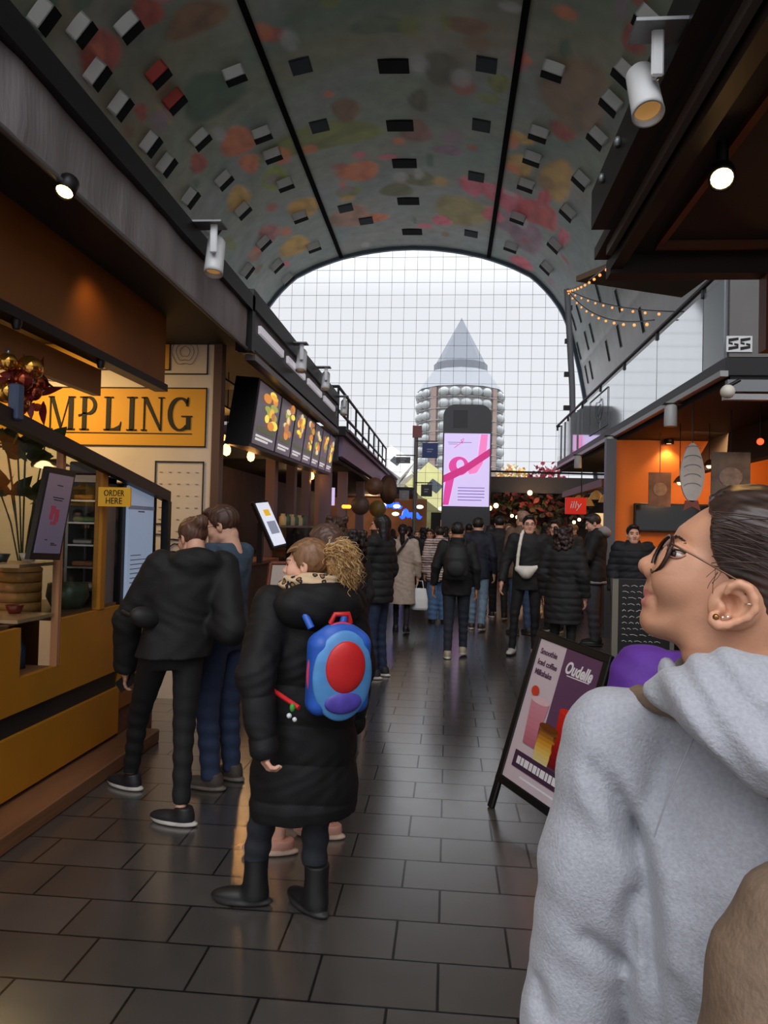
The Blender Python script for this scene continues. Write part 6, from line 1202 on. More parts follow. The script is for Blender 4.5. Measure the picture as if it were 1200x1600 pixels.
c = wpt+Vector((.05, .01, .012)); r = empty('cup', c, 'small white cup standing on the held plate', 'cup'); MB().lathe([(0, 0), (.024, 0), (.034, .05), (.03, .05), (.022, .006), (0, .006)], c, n=18).build('bowl', WHITE, r)
# ---------------------------------------------------------------- woman with the children's backpack
x, y, H, fc = -.6, 3.22, 1.655, 30; s = H/1.7
L1 = locp(x, y, fc, s, aZ(392, 1412, 0)); R1 = locp(x, y, fc, s, aZ(489, 1425, 0)); wl = locp(x, y, fc, s, aY(410, 1150, 2.93)); CB = (24, 23, 25)
pW = person(x, y, H, fc, 'woman in long black quilted coat with blonde curly ponytail', ('puffer', CB, -.004, .47), ((36, 38, 46), 1.05, .21), ((22, 22, 24), (44, 42, 42), .22), ('slick', (128, 92, 62)), 'light', fem=True, res=.0065, head=(0, 56, 0), detail=1, curl=.9,
    J=dict(ankL=(L1[0], L1[1], .09), kneeL=mid(np.array((-.09, 0, .9)), np.array((L1[0], L1[1], .09)), .5, (0, .05, 0)), ankR=(R1[0], R1[1], .09), kneeR=mid(np.array((.09, 0, .9)), np.array((R1[0], R1[1], .09)), .5, (0, .04, 0)), wrL=wl, elL=mid(np.array((-.19, 0, 1.38)), wl, .52, (-.05, -.03, 0)), footL=1.05, footR=.3))
for ch in list(pW.children):
    if ch.name.startswith('jacket'): bpy.data.objects.remove(ch)
I_ = INFO[pW.name]; j = {k: (v/I_['s'] if hasattr(v, '__len__') else v) for k, v in I_['j'].items()}; s = I_['s']; M_ = I_['M']
G = Vol((-.5, -.4, .4), (.45, .45, 1.6), .006)
G.loft([(.47, .0, .0, .235, .17), (.52, 0, 0, .25, .185), (.7, 0, 0, .24, .178), (.9, 0, 0, .225, .165), (1.08, 0, 0, .2, .148), (1.22, 0, -.005, .205, .15), (1.32, 0, -.01, .2, .145), (1.39, 0, -.015, .165, .12), (1.45, 0, -.02, .11, .1), (1.5, 0, -.02, .085, .085)], k=.02)
for sd in 'LR':
    e = j['wr'+sd]; q = (e-j['el'+sd])/np.linalg.norm(e-j['el'+sd]); G.caps(j['sh'+sd], j['el'+sd], .092, .08, k=.04).caps(j['el'+sd], e+q*.045, .078, .06, k=.02).caps(e+q*.01, e+q*.2, .04, .055, k=0, mode='s')
def baffle(X, Y, Z):
    low = np.clip((1.16-Z)/.12, 0, 1); t = np.abs(np.sin(math.pi*(Z-.05+.02*np.sin(X*9+2*Y))/.165))**.5
    return .013*(1-t)*low-.004*low+.003*np.sin(X*60+Y*45+6*np.sin(Z*14))*np.sin(Z*48+Y*30)*(1-.4*low)+.004*np.sin(X*26-Y*33)*np.sin(Z*21)
G.warp(baffle); V, F = G.mesh(); QM = mat('black quilted nylon', (19, 18, 20), .68, spec=.3, noise=(14, .2), bump=(90, .12)); solid('quilted_coat', [(V*s, F)], QM, pW)
v = Vol((-.3, -.36, 1.2), (.3, .2, 1.62), .006); v.ell((0, -.13, 1.4), (.2, .1, .115), rotM(.35), k=.02).caps((-.15, -.05, 1.42), (-.05, .11, 1.37), .05, .035, k=.05).caps((.15, -.05, 1.42), (.05, .11, 1.37), .05, .035, k=.05).ell((0, -.01, 1.54), (.1, .105, .1), k=.03, mode='s')
v.warp(lambda X, Y, Z: .004*np.sin(X*40+Z*30)*np.sin(Z*44+Y*20)); V, F = v.mesh(); solid('hood', [(V*s, F)], QM, pW)
# leopard scarf
m = bpy.data.materials.new('leopard knit'); m.use_nodes = True; nt = m.node_tree; p = nt.nodes['Principled BSDF']; tc = nt.nodes.new('ShaderNodeTexCoord'); vo = nt.nodes.new('ShaderNodeTexVoronoi'); vo.inputs['Scale'].default_value = 30
no = nt.nodes.new('ShaderNodeTexNoise'); no.inputs['Scale'].default_value = 38; ad = nt.nodes.new('ShaderNodeMath'); ad.operation = 'MULTIPLY_ADD'; ad.inputs[1].default_value = .7; cr = nt.nodes.new('ShaderNodeValToRGB'); cr.color_ramp.interpolation = 'CONSTANT'
e = cr.color_ramp.elements; e[0].position = 0; e[0].color = (*lin((140, 100, 66)), 1); e[1].position = .52; e[1].color = (*lin((26, 20, 18)), 1); k = e.new(.73); k.color = (*lin((206, 178, 142)), 1)
nt.links.new(tc.outputs['Object'], vo.inputs['Vector']); nt.links.new(tc.outputs['Object'], no.inputs['Vector']); nt.links.new(no.outputs['Fac'], ad.inputs[0]); nt.links.new(vo.outputs['Distance'], ad.inputs[2]); nt.links.new(ad.outputs[0], cr.inputs['Fac']); nt.links.new(cr.outputs['Color'], p.inputs['Base Color']); p.inputs['Roughness'].default_value = .9
v = Vol((-.2, -.2, 1.36), (.2, .2, 1.62), .005); v.path([(.112*math.sin(a), -.03-.105*math.cos(a), 1.485-.02*math.cos(a)*-1) for a in np.linspace(0, 6.283, 19)], [.036]*19, k=.02).path([(.095*math.sin(a), -.03-.09*math.cos(a), 1.44) for a in np.linspace(0, 6.283, 19)], [.036]*19, k=.02)
v.warp(lambda X, Y, Z: .004*np.sin(Z*170+np.arctan2(Y+.03, X)*3)); V, F = v.mesh(); solid('leopard_scarf', [(V*s, F)], m, pW)
# curly ponytail in its own strands
HR, hc = I_['HR'], I_['hc']; BL = [mat('blonde curl %d' % i, c, .45, noise=(40, .2)) for i, c in enumerate(((206, 166, 108), (176, 132, 82), (224, 190, 138)))]; mb = MB()
for i in range(620):
    a0 = Vector((RNG.normal()*.022, -.115+RNG.normal()*.01, .05+RNG.normal()*.018)); L = RNG.uniform(.09, .19); sp = Vector((RNG.normal()*.55, -.9+RNG.normal()*.35, RNG.uniform(-.7, .9))).normalized(); rr = RNG.uniform(.009, .017); ph = RNG.uniform(0, 6.28); tw = RNG.uniform(14, 26); P = []
    for t in np.linspace(0, 1, 22):
        d = sp*(L*.7*min(t*1.6, 1)); z = -L*.9*max(0, t-.3)**1.3; P.append(M_@Vector(HR@np.array(a0+d+Vector((rr*math.cos(ph+tw*t), rr*math.sin(ph+tw*t)*.6, z)))*s+hc))
    mb.tube(P, [.0021*(1-.6*t) for t in np.linspace(0, 1, 22)], 4, int(RNG.integers(3)))
v = Vol((-.14, -.3, -.22), (.14, .02, .16), .006); v.ell((0, -.15, .02), (.06, .055, .075), k=.01).ell((0, -.165, -.06), (.05, .05, .08), k=.03); V, F = v.mesh(); mp = solid('ponytail', [((V@HR.T)*s+hc, F)], BL[1], pW); tag(mp, 'blonde curly ponytail'); mb.build('curls', BL, mp)
sk = MB()                                                               # combed strands over the crown
for i in range(70):
    a = RNG.uniform(-1.25, 1.25); P = []
    for t in np.linspace(0, 1, 10):
        th = .35+t*1.75; P.append(M_@Vector(HR@np.array((.087*math.sin(a)*math.sin(th+.35)*(1-.5*t), -.022+.1*math.cos(th)*1.0-.02*t, .04+.094*math.sin(th)*math.cos(a*.9)-.02*t))*s+hc))
    sk.tube(P, .0016, 3, int(RNG.integers(3)))
sk.build('combed_strands', [mat('strand dark', (104, 72, 48), .5), mat('strand mid', (140, 102, 68), .5), mat('strand fair', (170, 132, 88), .5)], pW)
# blue backpack with plain red front pocket
B0 = np.array((.04, -.27, 1.135)); RB = rotM(.06, 0, 0)
def rbox(v, c, hx, hy, hz, r, k=0):
    x, y, z = v.ax[0][:, None, None]-c[0], v.ax[1][None, :, None]-c[1], v.ax[2][None, None, :]-c[2]
    q = [np.abs(a)-(h-r) for a, h in ((x, hx), (y, hy), (z, hz))]; d = np.sqrt(sum(np.maximum(a, 0)**2 for a in q))+np.minimum(np.maximum(np.maximum(q[0], q[1]), q[2]), 0)-r; return v.put((slice(None),)*3, d.astype(np.float32)+0*v.d, k, 'u')
def bp(f, h=.005):
    v = Vol((-.2, -.16, -.24), (.2, .14, .26), h); f(v); V, F = v.mesh(); return (V@RB.T+B0)*s, F
def shell(v):
    rbox(v, (0, 0, 0), .135, .062, .17, .05); v.ell((0, 0, .1), (.13, .058, .115), k=.02)
V, F = bp(shell); bkp = bag_at('backpack', "child's blue backpack with plain red oval front worn over the black coat", V, F, pW, mat('backpack blue', (40, 92, 190), .45, noise=(10, .1)))
def panel(v): v.ell((0, -.05, .0), (.132, .034, .19), k=0)
V, F = bp(panel); solid('front_panel', [(V, F)], mat('backpack light blue', (88, 150, 212), .4, noise=(9, .2)), bkp)
def red(v): v.ell((.002, -.075, .04), (.088, .025, .11), k=0)
V, F = bp(red); solid('red_pocket', [(V, F)], mat('backpack red', (206, 40, 42), .4, noise=(12, .12)), bkp)
def low(v): v.ell((0, -.07, -.105), (.082, .022, .05), k=0)
V, F = bp(low); solid('lower_pocket', [(V, F)], mat('backpack violet', (84, 70, 170), .45, noise=(20, .25)), bkp)
mb = MB(); loop = [Vector(RB@np.array((.137*math.cos(a), -.008, (.17 if math.sin(a) < 0 else .215)*math.sin(a)*.985)))+Vector(B0) for a in np.linspace(0, 6.283, 33)[:-1]]; mb.tube([M_@(q*s) for q in loop], .0075*s, 6, closed=True); mb.build('zip_piping', mat('piping pink', (206, 62, 96), .5), bkp)
mb = MB(); mb.tube([M_@(Vector(RB@np.array(q)+B0)*s) for q in ((-.045, .0, .21), (-.03, -.01, .25), (.03, -.01, .25), (.045, 0, .21))], .011*s, 8); mb.build('top_handle', mat('backpack red', ()), bkp)
for sx in (-1, 1):
    mb = MB(); mb.tube([M_@(Vector(q)*s) for q in ((sx*.07, -.23, 1.32), (sx*.1, -.19, 1.4), (sx*.125, -.02, 1.455), (sx*.135, .1, 1.36), (sx*.15, .15, 1.2))], .016*s, 8); mb.build('shoulder_strap', mat('backpack blue', ()), bkp)
    mb = MB(); mb.tube([M_@(Vector(q)*s) for q in ((sx*.15, .15, 1.2), (sx*.23, .02, 1.08), (sx*.2, -.14, 1.05), (sx*.125, -.26, 1.0))], .011*s, 8); mb.build('lower_strap', mat('backpack red', ()), bkp)
kq = M_@Vector(np.array((-.15, -.25, 1.0))*s); mb = MB(); mb.ell(kq, (.012, .014, .018), None, 8, 0).ell(kq+Vector((-.01, -.012, -.03)), .011, None, 8, 1).ell(kq+Vector((.012, -.008, -.045)), .01, None, 8, 1); mb.build('key_charm', [mat('charm green', (70, 150, 60), .5), WHITE], bkp)
# ---------------------------------------------------------------- purple sweater, mostly hidden
q = aY(1108, 900, 1.98); pT = person(q[0], 1.98, 1.62, 8, 'person in purple sweater mostly hidden behind the woman in the grey hoodie', ('hoodie', (86, 40, 138), .035), ((40, 40, 48), 1), hair=('short', (40, 30, 28)), res=.008, detail=1)
# ---------------------------------------------------------------- woman in the grey hoodie, close to the camera
HD = .97; rr_ = ray(1100, 900); hd = np.array((rr_[0], rr_[1])); hd /= np.hypot(*hd); HROT = -math.atan2(hd[0], hd[1])
HO = np.array((hd[0]*HD, hd[1]*HD, 0)); HU = np.array((hd[1], -hd[0], 0)); HN = np.array((hd[0], hd[1], 0))
def hp(px, py, dy=0.0):
    d = ray(px, py); t = (HD+dy)/(d@HN); w = CAMP+d*t; return np.array(((w-HO)@HU, dy, w[2]))
OUT = [(1107, 792, .06), (1098, 796, .06), (1078, 810, .055), (1060, 823, .05), (1054, 834, .04), (1050, 844, .035), (1045, 856, .03), (1036, 872, .028), (1026, 888, .026), (1012, 902, .024), (1008, 912, .026), (1003.5, 920, .026), (1006, 926, .02), (1001, 932, .024), (1000, 940, .026), (1004, 949, .03), (1000, 957, .034), (998, 968, .036), (1001, 979, .036), (1010, 990, .04), (1026, 997, .05), (1050, 1003, .055), (1085, 1012, .055), (1130, 1016, .055), (1180, 1015, .05), (1240, 1005, .06), (1290, 960, .07), (1305, 900, .07), (1290, 835, .07), (1245, 790, .07), (1190, 778, .07), (1140, 778, .065)]
OP = np.array([hp(a, b) for a, b, _ in OUT])[:, [0, 2]]; OR_ = np.array([c for *_, c in OUT])
def poly_sd(P, X, Z):
    """signed distance (negative inside) and soft weights of the edges"""
    ins = np.zeros(X.shape, bool); best = np.full(X.shape, 9.0); wr = np.zeros(X.shape); ws = np.zeros(X.shape); n = len(P)
    for i in range(n):
        a, b = P[i], P[(i+1) % n]; e = b-a; t = np.clip(((X-a[0])*e[0]+(Z-a[1])*e[1])/(e@e), 0, 1); d = np.hypot(X-a[0]-t*e[0], Z-a[1]-t*e[1]); best = np.minimum(best, d)
        if len(P) == len(OR_): w = np.hypot(*e)/(d+.004)**3; wr += w*(OR_[i]*(1-t)+OR_[(i+1) % n]*t); ws += w
        c = ((a[1] > Z) != (b[1] > Z)) & (X < (b[0]-a[0])*(Z-a[1])/(b[1]-a[1]+1e-12)+a[0]); ins ^= c
    return np.where(ins, -best, best), wr/np.maximum(ws, 1e-9)
p0, p1 = hp(985, 1060), hp(1330, 750); hh = .0021; HV = Vol((p0[0], -.1, p0[2]-.16), (p1[0], .1, p1[2]+.02), hh)
X2, Z2 = np.meshgrid(HV.ax[0], HV.ax[2], indexing='ij'); sd2, rad = poly_sd(OP, X2, Z2); dd = np.maximum(-sd2, 0)
ux = (X2-hp(1000, 900)[0])/(hp(1160, 900)[0]-hp(1000, 900)[0]); capw = .047+.028*np.clip(ux/1.15, 0, 1)**.9; jw = np.clip((hp(1000, 945)[2]-Z2)/.05, 0, 1); capw = capw-.012*jw
hw = np.sqrt(np.maximum(2*rad*dd-dd**2*(dd < rad)-(rad**2*0), 0)); hw = np.where(dd < rad, hw, rad); kq_ = .012; qq = np.clip(.5+.5*(capw-hw)/kq_, 0, 1); hw = capw*(1-qq)+hw*qq-kq_*qq*(1-qq); hw = np.maximum(hw, 0)
HF = np.maximum(sd2[:, None, :], (np.abs(HV.ax[1])[None, :, None]-hw[:, None, :])*.8).astype(np.float32); HV.d = HF.copy(); HEADF = HF
HV.blur(2)
# nose, eye sockets, cheek, lips corner, ear, neck
def h3(px, py, dy): return hp(px, py, dy)
HV.path([h3(1047, 850, 0), h3(1034, 866, 0), h3(1014, 884, 0)], [.0065, .0085, .0085], k=.008)
HV.ell(h3(1011, 884, 0), .0105, k=.008)
for sg in (-1, 1):
    HV.ell(h3(1020, 893, sg*.012), (.0105, .007, .0085), k=.006).ell(h3(1011, 899, sg*.0065), (.0045, .0032, .003), k=.002, mode='s')
    HV.ell(h3(1052, 862, sg*.04), (.014, .016, .013), k=.014, mode='s').ell(h3(1058, 866, sg*.03), .0125, k=.003)
    HV.path([h3(1049, 858, sg*.034), h3(1056, 857, sg*.042), h3(1067, 866, sg*.0445)], [.003, .0035, .003], k=.004).path([h3(1051, 873, sg*.036), h3(1060, 873, sg*.0425), h3(1067, 868, sg*.044)], [.003, .0032, .003], k=.005)
    HV.ell(h3(1062, 905, sg*.038), (.03, .022, .028), k=.03)
    HV.ell(h3(1019, 931, sg*.022), (.004, .006, .002), k=.004, mode='s')
    HV.path([h3(1026, 902, sg*.024), h3(1021, 925, sg*.029), h3(1022, 945, sg*.029)], [.002, .002, .001], k=.01, mode='s')
HV.ell(h3(1004, 933, 0), (.006, .02, .0016), k=.003, mode='s')
HV.caps(h3(1172, 960, 0), h3(1158, 1120, .01), .06, .062, k=.03).caps(h3(1098, 1020, -.03), h3(1150, 1060, -.035), .018, .02, k=.03)
ye = -.074; HV.ell(h3(1147, 945, ye+.006), (.027, .008, .03), rotM(0, .5, 0), k=.006)
EARP = [(1133, 930), (1141, 917), (1155, 912), (1170, 919), (1179, 936), (1179, 953), (1168, 965), (1152, 971), (1136, 977), (1122, 977), (1115, 970), (1114, 961)]
HV.path([h3(a, b, ye-.006-.004*math.sin(i/11*3.1)) for i, (a, b) in enumerate(EARP)], [.0036, .0042, .0048, .005, .005, .0048, .0044, .0042, .0048, .006, .0062, .005], k=.003)
HV.path([h3(a, b, ye-.003) for a, b in ((1140, 926), (1155, 926), (1166, 940), (1162, 955), (1146, 963))], [.003, .0035, .004, .0038, .0032], k=.003)
HV.ell(h3(1137, 944, ye-.001), (.009, .009, .011), k=.004, mode='s').ell(h3(1127, 950, ye), (.0055, .006, .0075), k=.004)
headp = HV.blur(1).mesh()
# body under the clothes
tc_ = hp(1228, 1400, 0); TX = tc_[0]
BV = Vol((TX-.5, -.3, 0), (TX+.45, .35, 1.52), .013); BV.loft([(.82, TX, 0, .15, .1), (.95, TX, 0, .165, .11), (1.1, TX, 0, .125, .09), (1.3, TX, 0, .13, .09), (1.4, TX, 0, .13, .08), (1.46, TX-.03, 0, .09, .07)], k=.02).caps((TX-.04, 0, 1.42), h3(1165, 1070, .01), .06, .06, k=.03)
AL = [h3(955, 1160, -.015), h3(922, 1340, -.03), h3(890, 1600, -.03), h3(965, 1830, .1)]; ARM = [(2*TX-a[0], a[1], a[2]) for a in AL]
for A_ in (AL, ARM): BV.path(A_, [.034, .032, .032, .026], k=.02)
for sg in (-1, 1): BV.caps((TX+sg*.09, 0, .9), (TX+sg*.1, .03, .5), .075, .05, k=.03).caps((TX+sg*.1, .03, .5), (TX+sg*.1, 0, .09), .047, .036, k=.02).caps((TX+sg*.1, 0, .05), (TX+sg*.1, .13, .035), .03, .025, k=.02)
pieces = [headp, BV.mesh()]
for A_, sg in ((AL, -1), (ARM, 1)): a, b = np.array(A_[2]), np.array(A_[3]); d = b-a; pieces.append(place(hand_vol(.0045, .5, sg).mesh(), dir_R(d), b+d/np.linalg.norm(d)*.02))
def pxs(C):
    w = HO[None]+C[:, 0:1]*HU[None]+C[:, 1:2]*HN[None]; w[:, 2] = C[:, 2]; v = w-CAMP; z = v@_f; return 600+FPX*(v@_r)/z, 800-FPX*(v@_u)/z
def near_line(px, py, L, r):
    m = np.zeros(len(px), bool)
    for (a, b), (c, d) in zip(L[:-1], L[1:]): e = (c-a, d-b); t = np.clip(((px-a)*e[0]+(py-b)*e[1])/(e[0]**2+e[1]**2), 0, 1); m |= np.hypot(px-a-t*e[0], py-b-t*e[1]) < r
    return m
def wmi(C):
    # colours follow the features: mirrored to both sides of the face
    D = C.copy(); D[:, 1] = -np.abs(D[:, 1]); px, py = pxs(D); m = np.zeros(len(C), int); f = (C[:, 2] > 1.45)
    m[f & (px < 0) & near_line(px, py, [(1052, 839), (1058, 838), (1064, 843), (1069, 851)], 1.5) & (np.abs(C[:, 1]) > .012)] = 3
    P2 = hp(1, 1)*0
    lipc = np.hypot((C[:, 0]-hp(1006, 930)[0])/.0085, 0)
    u1, z1 = hp(1004, 928)[[0, 2]]; m[f & (np.abs(C[:, 1]) < .02) & (np.hypot((C[:, 0]-hp(1007, 925)[0])/.0095, (C[:, 2]-hp(1007, 926)[2])/.0052) < 1)] = 2
    m[f & (np.abs(C[:, 1]) < .018) & (np.hypot((C[:, 0]-hp(1006, 938)[0])/.009, (C[:, 2]-hp(1006, 939)[2])/.0062) < 1)] = 2
    e = h3(1058, 866, 0); m[f & (np.abs(np.abs(C[:, 1])-.034) < .016) & (np.hypot((C[:, 0]-hp(1058, 866)[0])/.0085, (C[:, 2]-hp(1058, 866)[2])/.0042) < 1)] = 1
    m[f & (np.hypot((C[:, 0]-hp(1011, 899)[0])/.0042, (C[:, 2]-hp(1011, 899)[2])/.0026) < 1) & (np.abs(C[:, 1]) < .011)] = 4
    return m
SKW = mat('skin warm', (200, 146, 116), .5, sss=.15, noise=(45, .05), bump=(320, .05)); HBR = mat('hair deep brown', (52, 36, 30), .38, noise=(120, .5), stretch=(.25, 1, 1.2))
pG2 = solid('person', pieces, [SKW, EYEM, mat('lip soft', (196, 122, 112), .45), HBR, mat('nostril', (92, 52, 42), .8)], None, wmi); pG2.location = tuple(HO); pG2.rotation_euler = (0, 0, HROT); tag(pG2, 'woman in light grey hoodie and glasses, seen close up, looking up left', 'person')
M2 = Matrix.Translation(Vector(HO))@Matrix.Rotation(HROT, 4, 'Z')
def wp(px, py, dy=0.0): return M2@Vector(hp(px, py, dy))
# hair
HP = [(1112, 700), (1109, 792), (1112, 812), (1111, 835), (1113, 858), (1119, 880), (1128, 896), (1138, 908), (1148, 908), (1160, 906), (1176, 914), (1186, 938), (1187, 962), (1192, 985), (1204, 1008), (1225, 1040), (1520, 1040), (1520, 700)]
P_ = np.array([hp(a, b, -.06) for a, b in HP])[:, [0, 2]]; HVh = Vol((HV.lo[0], -.1, HV.lo[2]+.1), (p1[0]+.1, .1, p1[2]+.03), .0024); Xh, Zh = np.meshgrid(HVh.ax[0], HVh.ax[2], indexing='ij'); sh, _ = poly_sd(P_, Xh, Zh)
sdh, radh = poly_sd(OP, Xh, Zh); off = .011+.004*np.clip(-sh/.03, 0, 1); dh = np.maximum(-(sdh-off), 0); rr2 = radh+.008; capH = .083; hwh = np.where(dh < rr2, np.sqrt(np.maximum(2*rr2*dh-dh**2, 0)), rr2); qh = np.clip(.5+.5*(capH-hwh)/.012, 0, 1); hwh = capH*(1-qh)+hwh*qh-.012*qh*(1-qh)
ff = np.maximum((sdh-off)[:, None, :], (np.abs(HVh.ax[1])[None, :, None]-hwh[:, None, :])*.8); HVh.d = ff.astype(np.float32); HVh.blur(1); HVh.d = np.maximum(HVh.d, sh[:, None, :].astype(np.float32))
HVh.ell(h3(1325, 860, 0), (.045, .042, .045), k=.03)
HVh.warp(lambda x, y, z: .0011*np.sin((z+.35*x)*620+8*y)+.0009*np.sin((z+.3*x)*1100+y*160)+.0014*np.sin(y*180+z*60)); HVh.blur(1); V, F = HVh.mesh(); hairo = solid('hair', [(V, F)], HBR, pG2)
mb = MB()
for i in range(36):                                                     # fine strands along the hairline and temple
    px, py = 1110+RNG.uniform(0, 6), RNG.uniform(795, 885); y0 = -.073-.004*RNG.random(); L = RNG.uniform(60, 130); k = RNG.uniform(-.15, .45)
    mb.tube([wp(px+L*t, py+L*t*k+10*t*t, y0-.012*math.sin(2.2*t)-.0015) for t in np.linspace(0, 1, 8)], .0007, 3)
for i in range(5):
    px, py = RNG.uniform(1114, 1126), RNG.uniform(880, 898); L = RNG.uniform(20, 50)
    mb.tube([wp(px-10*t+6*math.sin(2*t+i), py+L*t*.7, -.071-.003*RNG.random()) for t in np.linspace(0, 1, 7)], .0004, 3)
for i in range(14):
    px = RNG.uniform(1105, 1190); mb.tube([wp(px+40*t, 776-RNG.uniform(2, 14)*math.sin(3*t)+4*t, RNG.uniform(-.04, .04)) for t in np.linspace(0, 1, 7)], .0005, 3)
mb.build('loose_strands', mat('hair fair edge', (66, 46, 38), .5), hairo)
def surf(px, py):
    """depth of the near cheek at a line of sight"""
    y = -.05
    for _ in range(4):
        q = hp(px, py, y); i, k = [int(np.clip(round((q[t]-HV.lo[t])/HV.h), 0, HV.n[t]-1)) for t in (0, 2)]; col_ = np.where(HV.d[i, :, k] < 0)[0]; y = HV.ax[1][col_[0]] if len(col_) else y
    return float(y)
ys = surf(1058, 866); RE = rotM(0, .35, 0)
for sg in (1, -1):                                                      # both eyes: near one at the measured depth, far one mirrored
    ey = MB(); Y_ = (ys-.0008)*sg; c = hp(1057.5, 866, ys); c[1] = Y_
    ey.ell(M2@Vector(c), (.0064, .003, .0034), (M2.to_3x3()@Matrix(RE)), 16, 0); ci = c+np.array((-.0026, -.0016*sg, .0006)); ey.ell(M2@Vector(ci), (.0034, .0024, .0034), None, 12, 1); ey.build('eye', [mat('eye white', (222, 212, 204), .3), EYEM], pG2)
    lid = MB(); up = [c+np.array((dx, -.0036*sg*(1-(dx/.01)**2), .0046*(1-(dx/.011)**2)+.0006)) for dx in np.linspace(-.009, .0095, 9)]; lo = [c+np.array((dx, -.0034*sg*(1-(dx/.01)**2), -.0042*(1-(dx/.011)**2))) for dx in np.linspace(-.009, .0095, 9)]
    lid.tube([M2@Vector(q) for q in up], .0013, 5, 0).tube([M2@Vector(q) for q in lo], .001, 5, 1)
    for i in range(14): q = up[1+i//2]; lid.tube([M2@Vector(q), M2@Vector(q+np.array((-.005-.0002*i, -.0035*sg, .0022)))], [.0005, .0002], 3, 0)
    lid.build('eyelid', [mat('lash dark', (36, 24, 22), .6), mat('lid shade', (150, 98, 80), .6)], pG2)
    br = MB(); BP = [(1047, 840), (1053, 837.5), (1060, 838.5), (1066, 844), (1070, 850)]
    for i in range(60):
        t = RNG.random()*3.99; k = int(t); f = t-k; px = BP[k][0]*(1-f)+BP[k+1][0]*f+RNG.normal()*.8; py = BP[k][1]*(1-f)+BP[k+1][1]*f+RNG.normal()*1.0
        y0 = surf(px, py)-.0012; y1 = surf(px+5, py+1.5)-.0012; p0, p1 = hp(px, py, y0), hp(px+5, py+1.5, y1); p0[1] *= sg; p1[1] *= sg; br.tube([M2@Vector(p0), M2@Vector(p1)], [.0006, .0003], 3)
    br.build('eyebrow', mat('brow brown', (66, 44, 36), .7), pG2)
# glasses
gl = MB(); ln = MB(); up_ = hp(1054, 838)-hp(1028, 893); up_ /= np.linalg.norm(up_)
for sg in (-1, 1):
    c = hp(1034.5, 866, sg*.035); sidev = np.array((.3 if sg < 0 else -.12, sg*.97, 0.0)); ring = [c+up_*.0235*math.cos(a)+sidev*.0255*math.sin(a) for a in np.linspace(0, 6.283, 33)[:-1]]
    gl.tube([M2@Vector(q) for q in ring], .0026, 6, closed=True); ln.add([M2@Vector(c)]+[M2@Vector(c+(q-c)*.96) for q in ring], [(0, 1+i, 1+(i+1) % 32) for i in range(32)])
gl.tube([wp(1036, 856, -.009), wp(1032, 852, 0), wp(1036, 856, .009)], .0013, 6)
fr = gl.build('eyeglasses', mat('glasses brown', (58, 36, 30), .25, .3), pG2); ln.build('lens', glass('lens tint', (150, 132, 128), .14), fr)
for sg in (-1, 1):
    tb = MB(); tb.tube([wp(1047, 849, sg*.06), wp(1054, 852, sg*.069), wp(1085, 868, sg*.0735), wp(1120, 888, sg*.0775), wp(1150, 905, sg*.079)], .00125, 6); tb.build('temple', mat('temple bronze', (120, 92, 74), .3, .8), fr)
# ear studs, cuff, necklace
for i, (a, b, r_, c) in enumerate(((1118.5, 964, .0036, (150, 104, 56)), (1129, 965, .002, (220, 200, 180)), (1137, 964, .002, (230, 226, 220)))): o = MB().ell(wp(a, b, ye-.012), r_, None, 10).build('ear_stud', mat('stud %d' % i, c, .2, .9), pG2)
MB().tube([wp(1170+6*math.cos(a), 944, ye-.01+.007*math.sin(a)) for a in np.linspace(0, 6.28, 15)[:-1]], .0009, 5, closed=True).build('ear_cuff', mat('stud 1', ()), pG2)
nk = MB()
for i in range(26):
    t = i/25; nk.ell(wp(1142+90*t, 1043+5*math.sin(1.6*t), -.058-.012*math.sin(2*t)), (.0022, .0012, .0015), None, 6)
nk.build('necklace', mat('chain gold', (196, 160, 110), .25, .9), pG2)
# hoodie
GRY = mat('heather grey fleece', (158, 160, 168), .9, noise=(220, .1), bump=(260, .25), sheen=.2)
HZ = Vol((TX-.56, -.34, .84), (TX+.5, .3, 1.6), .006)
HZ.loft([(.84, TX, 0, .175, .125), (.9, TX, 0, .185, .135), (1.1, TX-.003, -.005, .168, .125), (1.22, TX-.005, -.01, .172, .13), (1.33, TX-.005, -.01, .18, .122), (1.43, TX, 0, .15, .1), (1.48, TX-.02, .01, .1, .08)], k=.03)
for A_ in (AL, ARM): HZ.path(A_, [.06, .059, .058, .042], k=.016)
HZ.caps(h3(1090, 1125, .0), h3(960, 1158, 0), .055, .05, k=.03).caps((2*TX-h3(1090, 1125, 0)[0], 0, h3(1090, 1125, 0)[2]), (2*TX-h3(960, 1158, 0)[0], 0, h3(960, 1158, 0)[2]), .055, .05, k=.03)
for A_ in (AL, ARM): d = np.array(A_[3])-np.array(A_[2]); HZ.ell(np.array(A_[3])+d/np.linalg.norm(d)*.045, .055, k=0, mode='s')
FOLDS = [([(938, 1208), (962, 1262), (985, 1318), (1006, 1372), (1014, 1440), (1019, 1500), (1034, 1640)], .018, .0105), ([(917, 1195), (925, 1240), (932, 1272)], .006, .007), ([(900, 1462), (940, 1500), (988, 1548)], .008, .011), ([(988, 1396), (977, 1450), (990, 1525)], .008, .009), ([(1050, 1500), (1066, 1550), (1082, 1610)], .007, .014), ([(833, 1540), (850, 1610)], .007, .01), ([(1100, 1330), (1060, 1420)], .003, .02)]
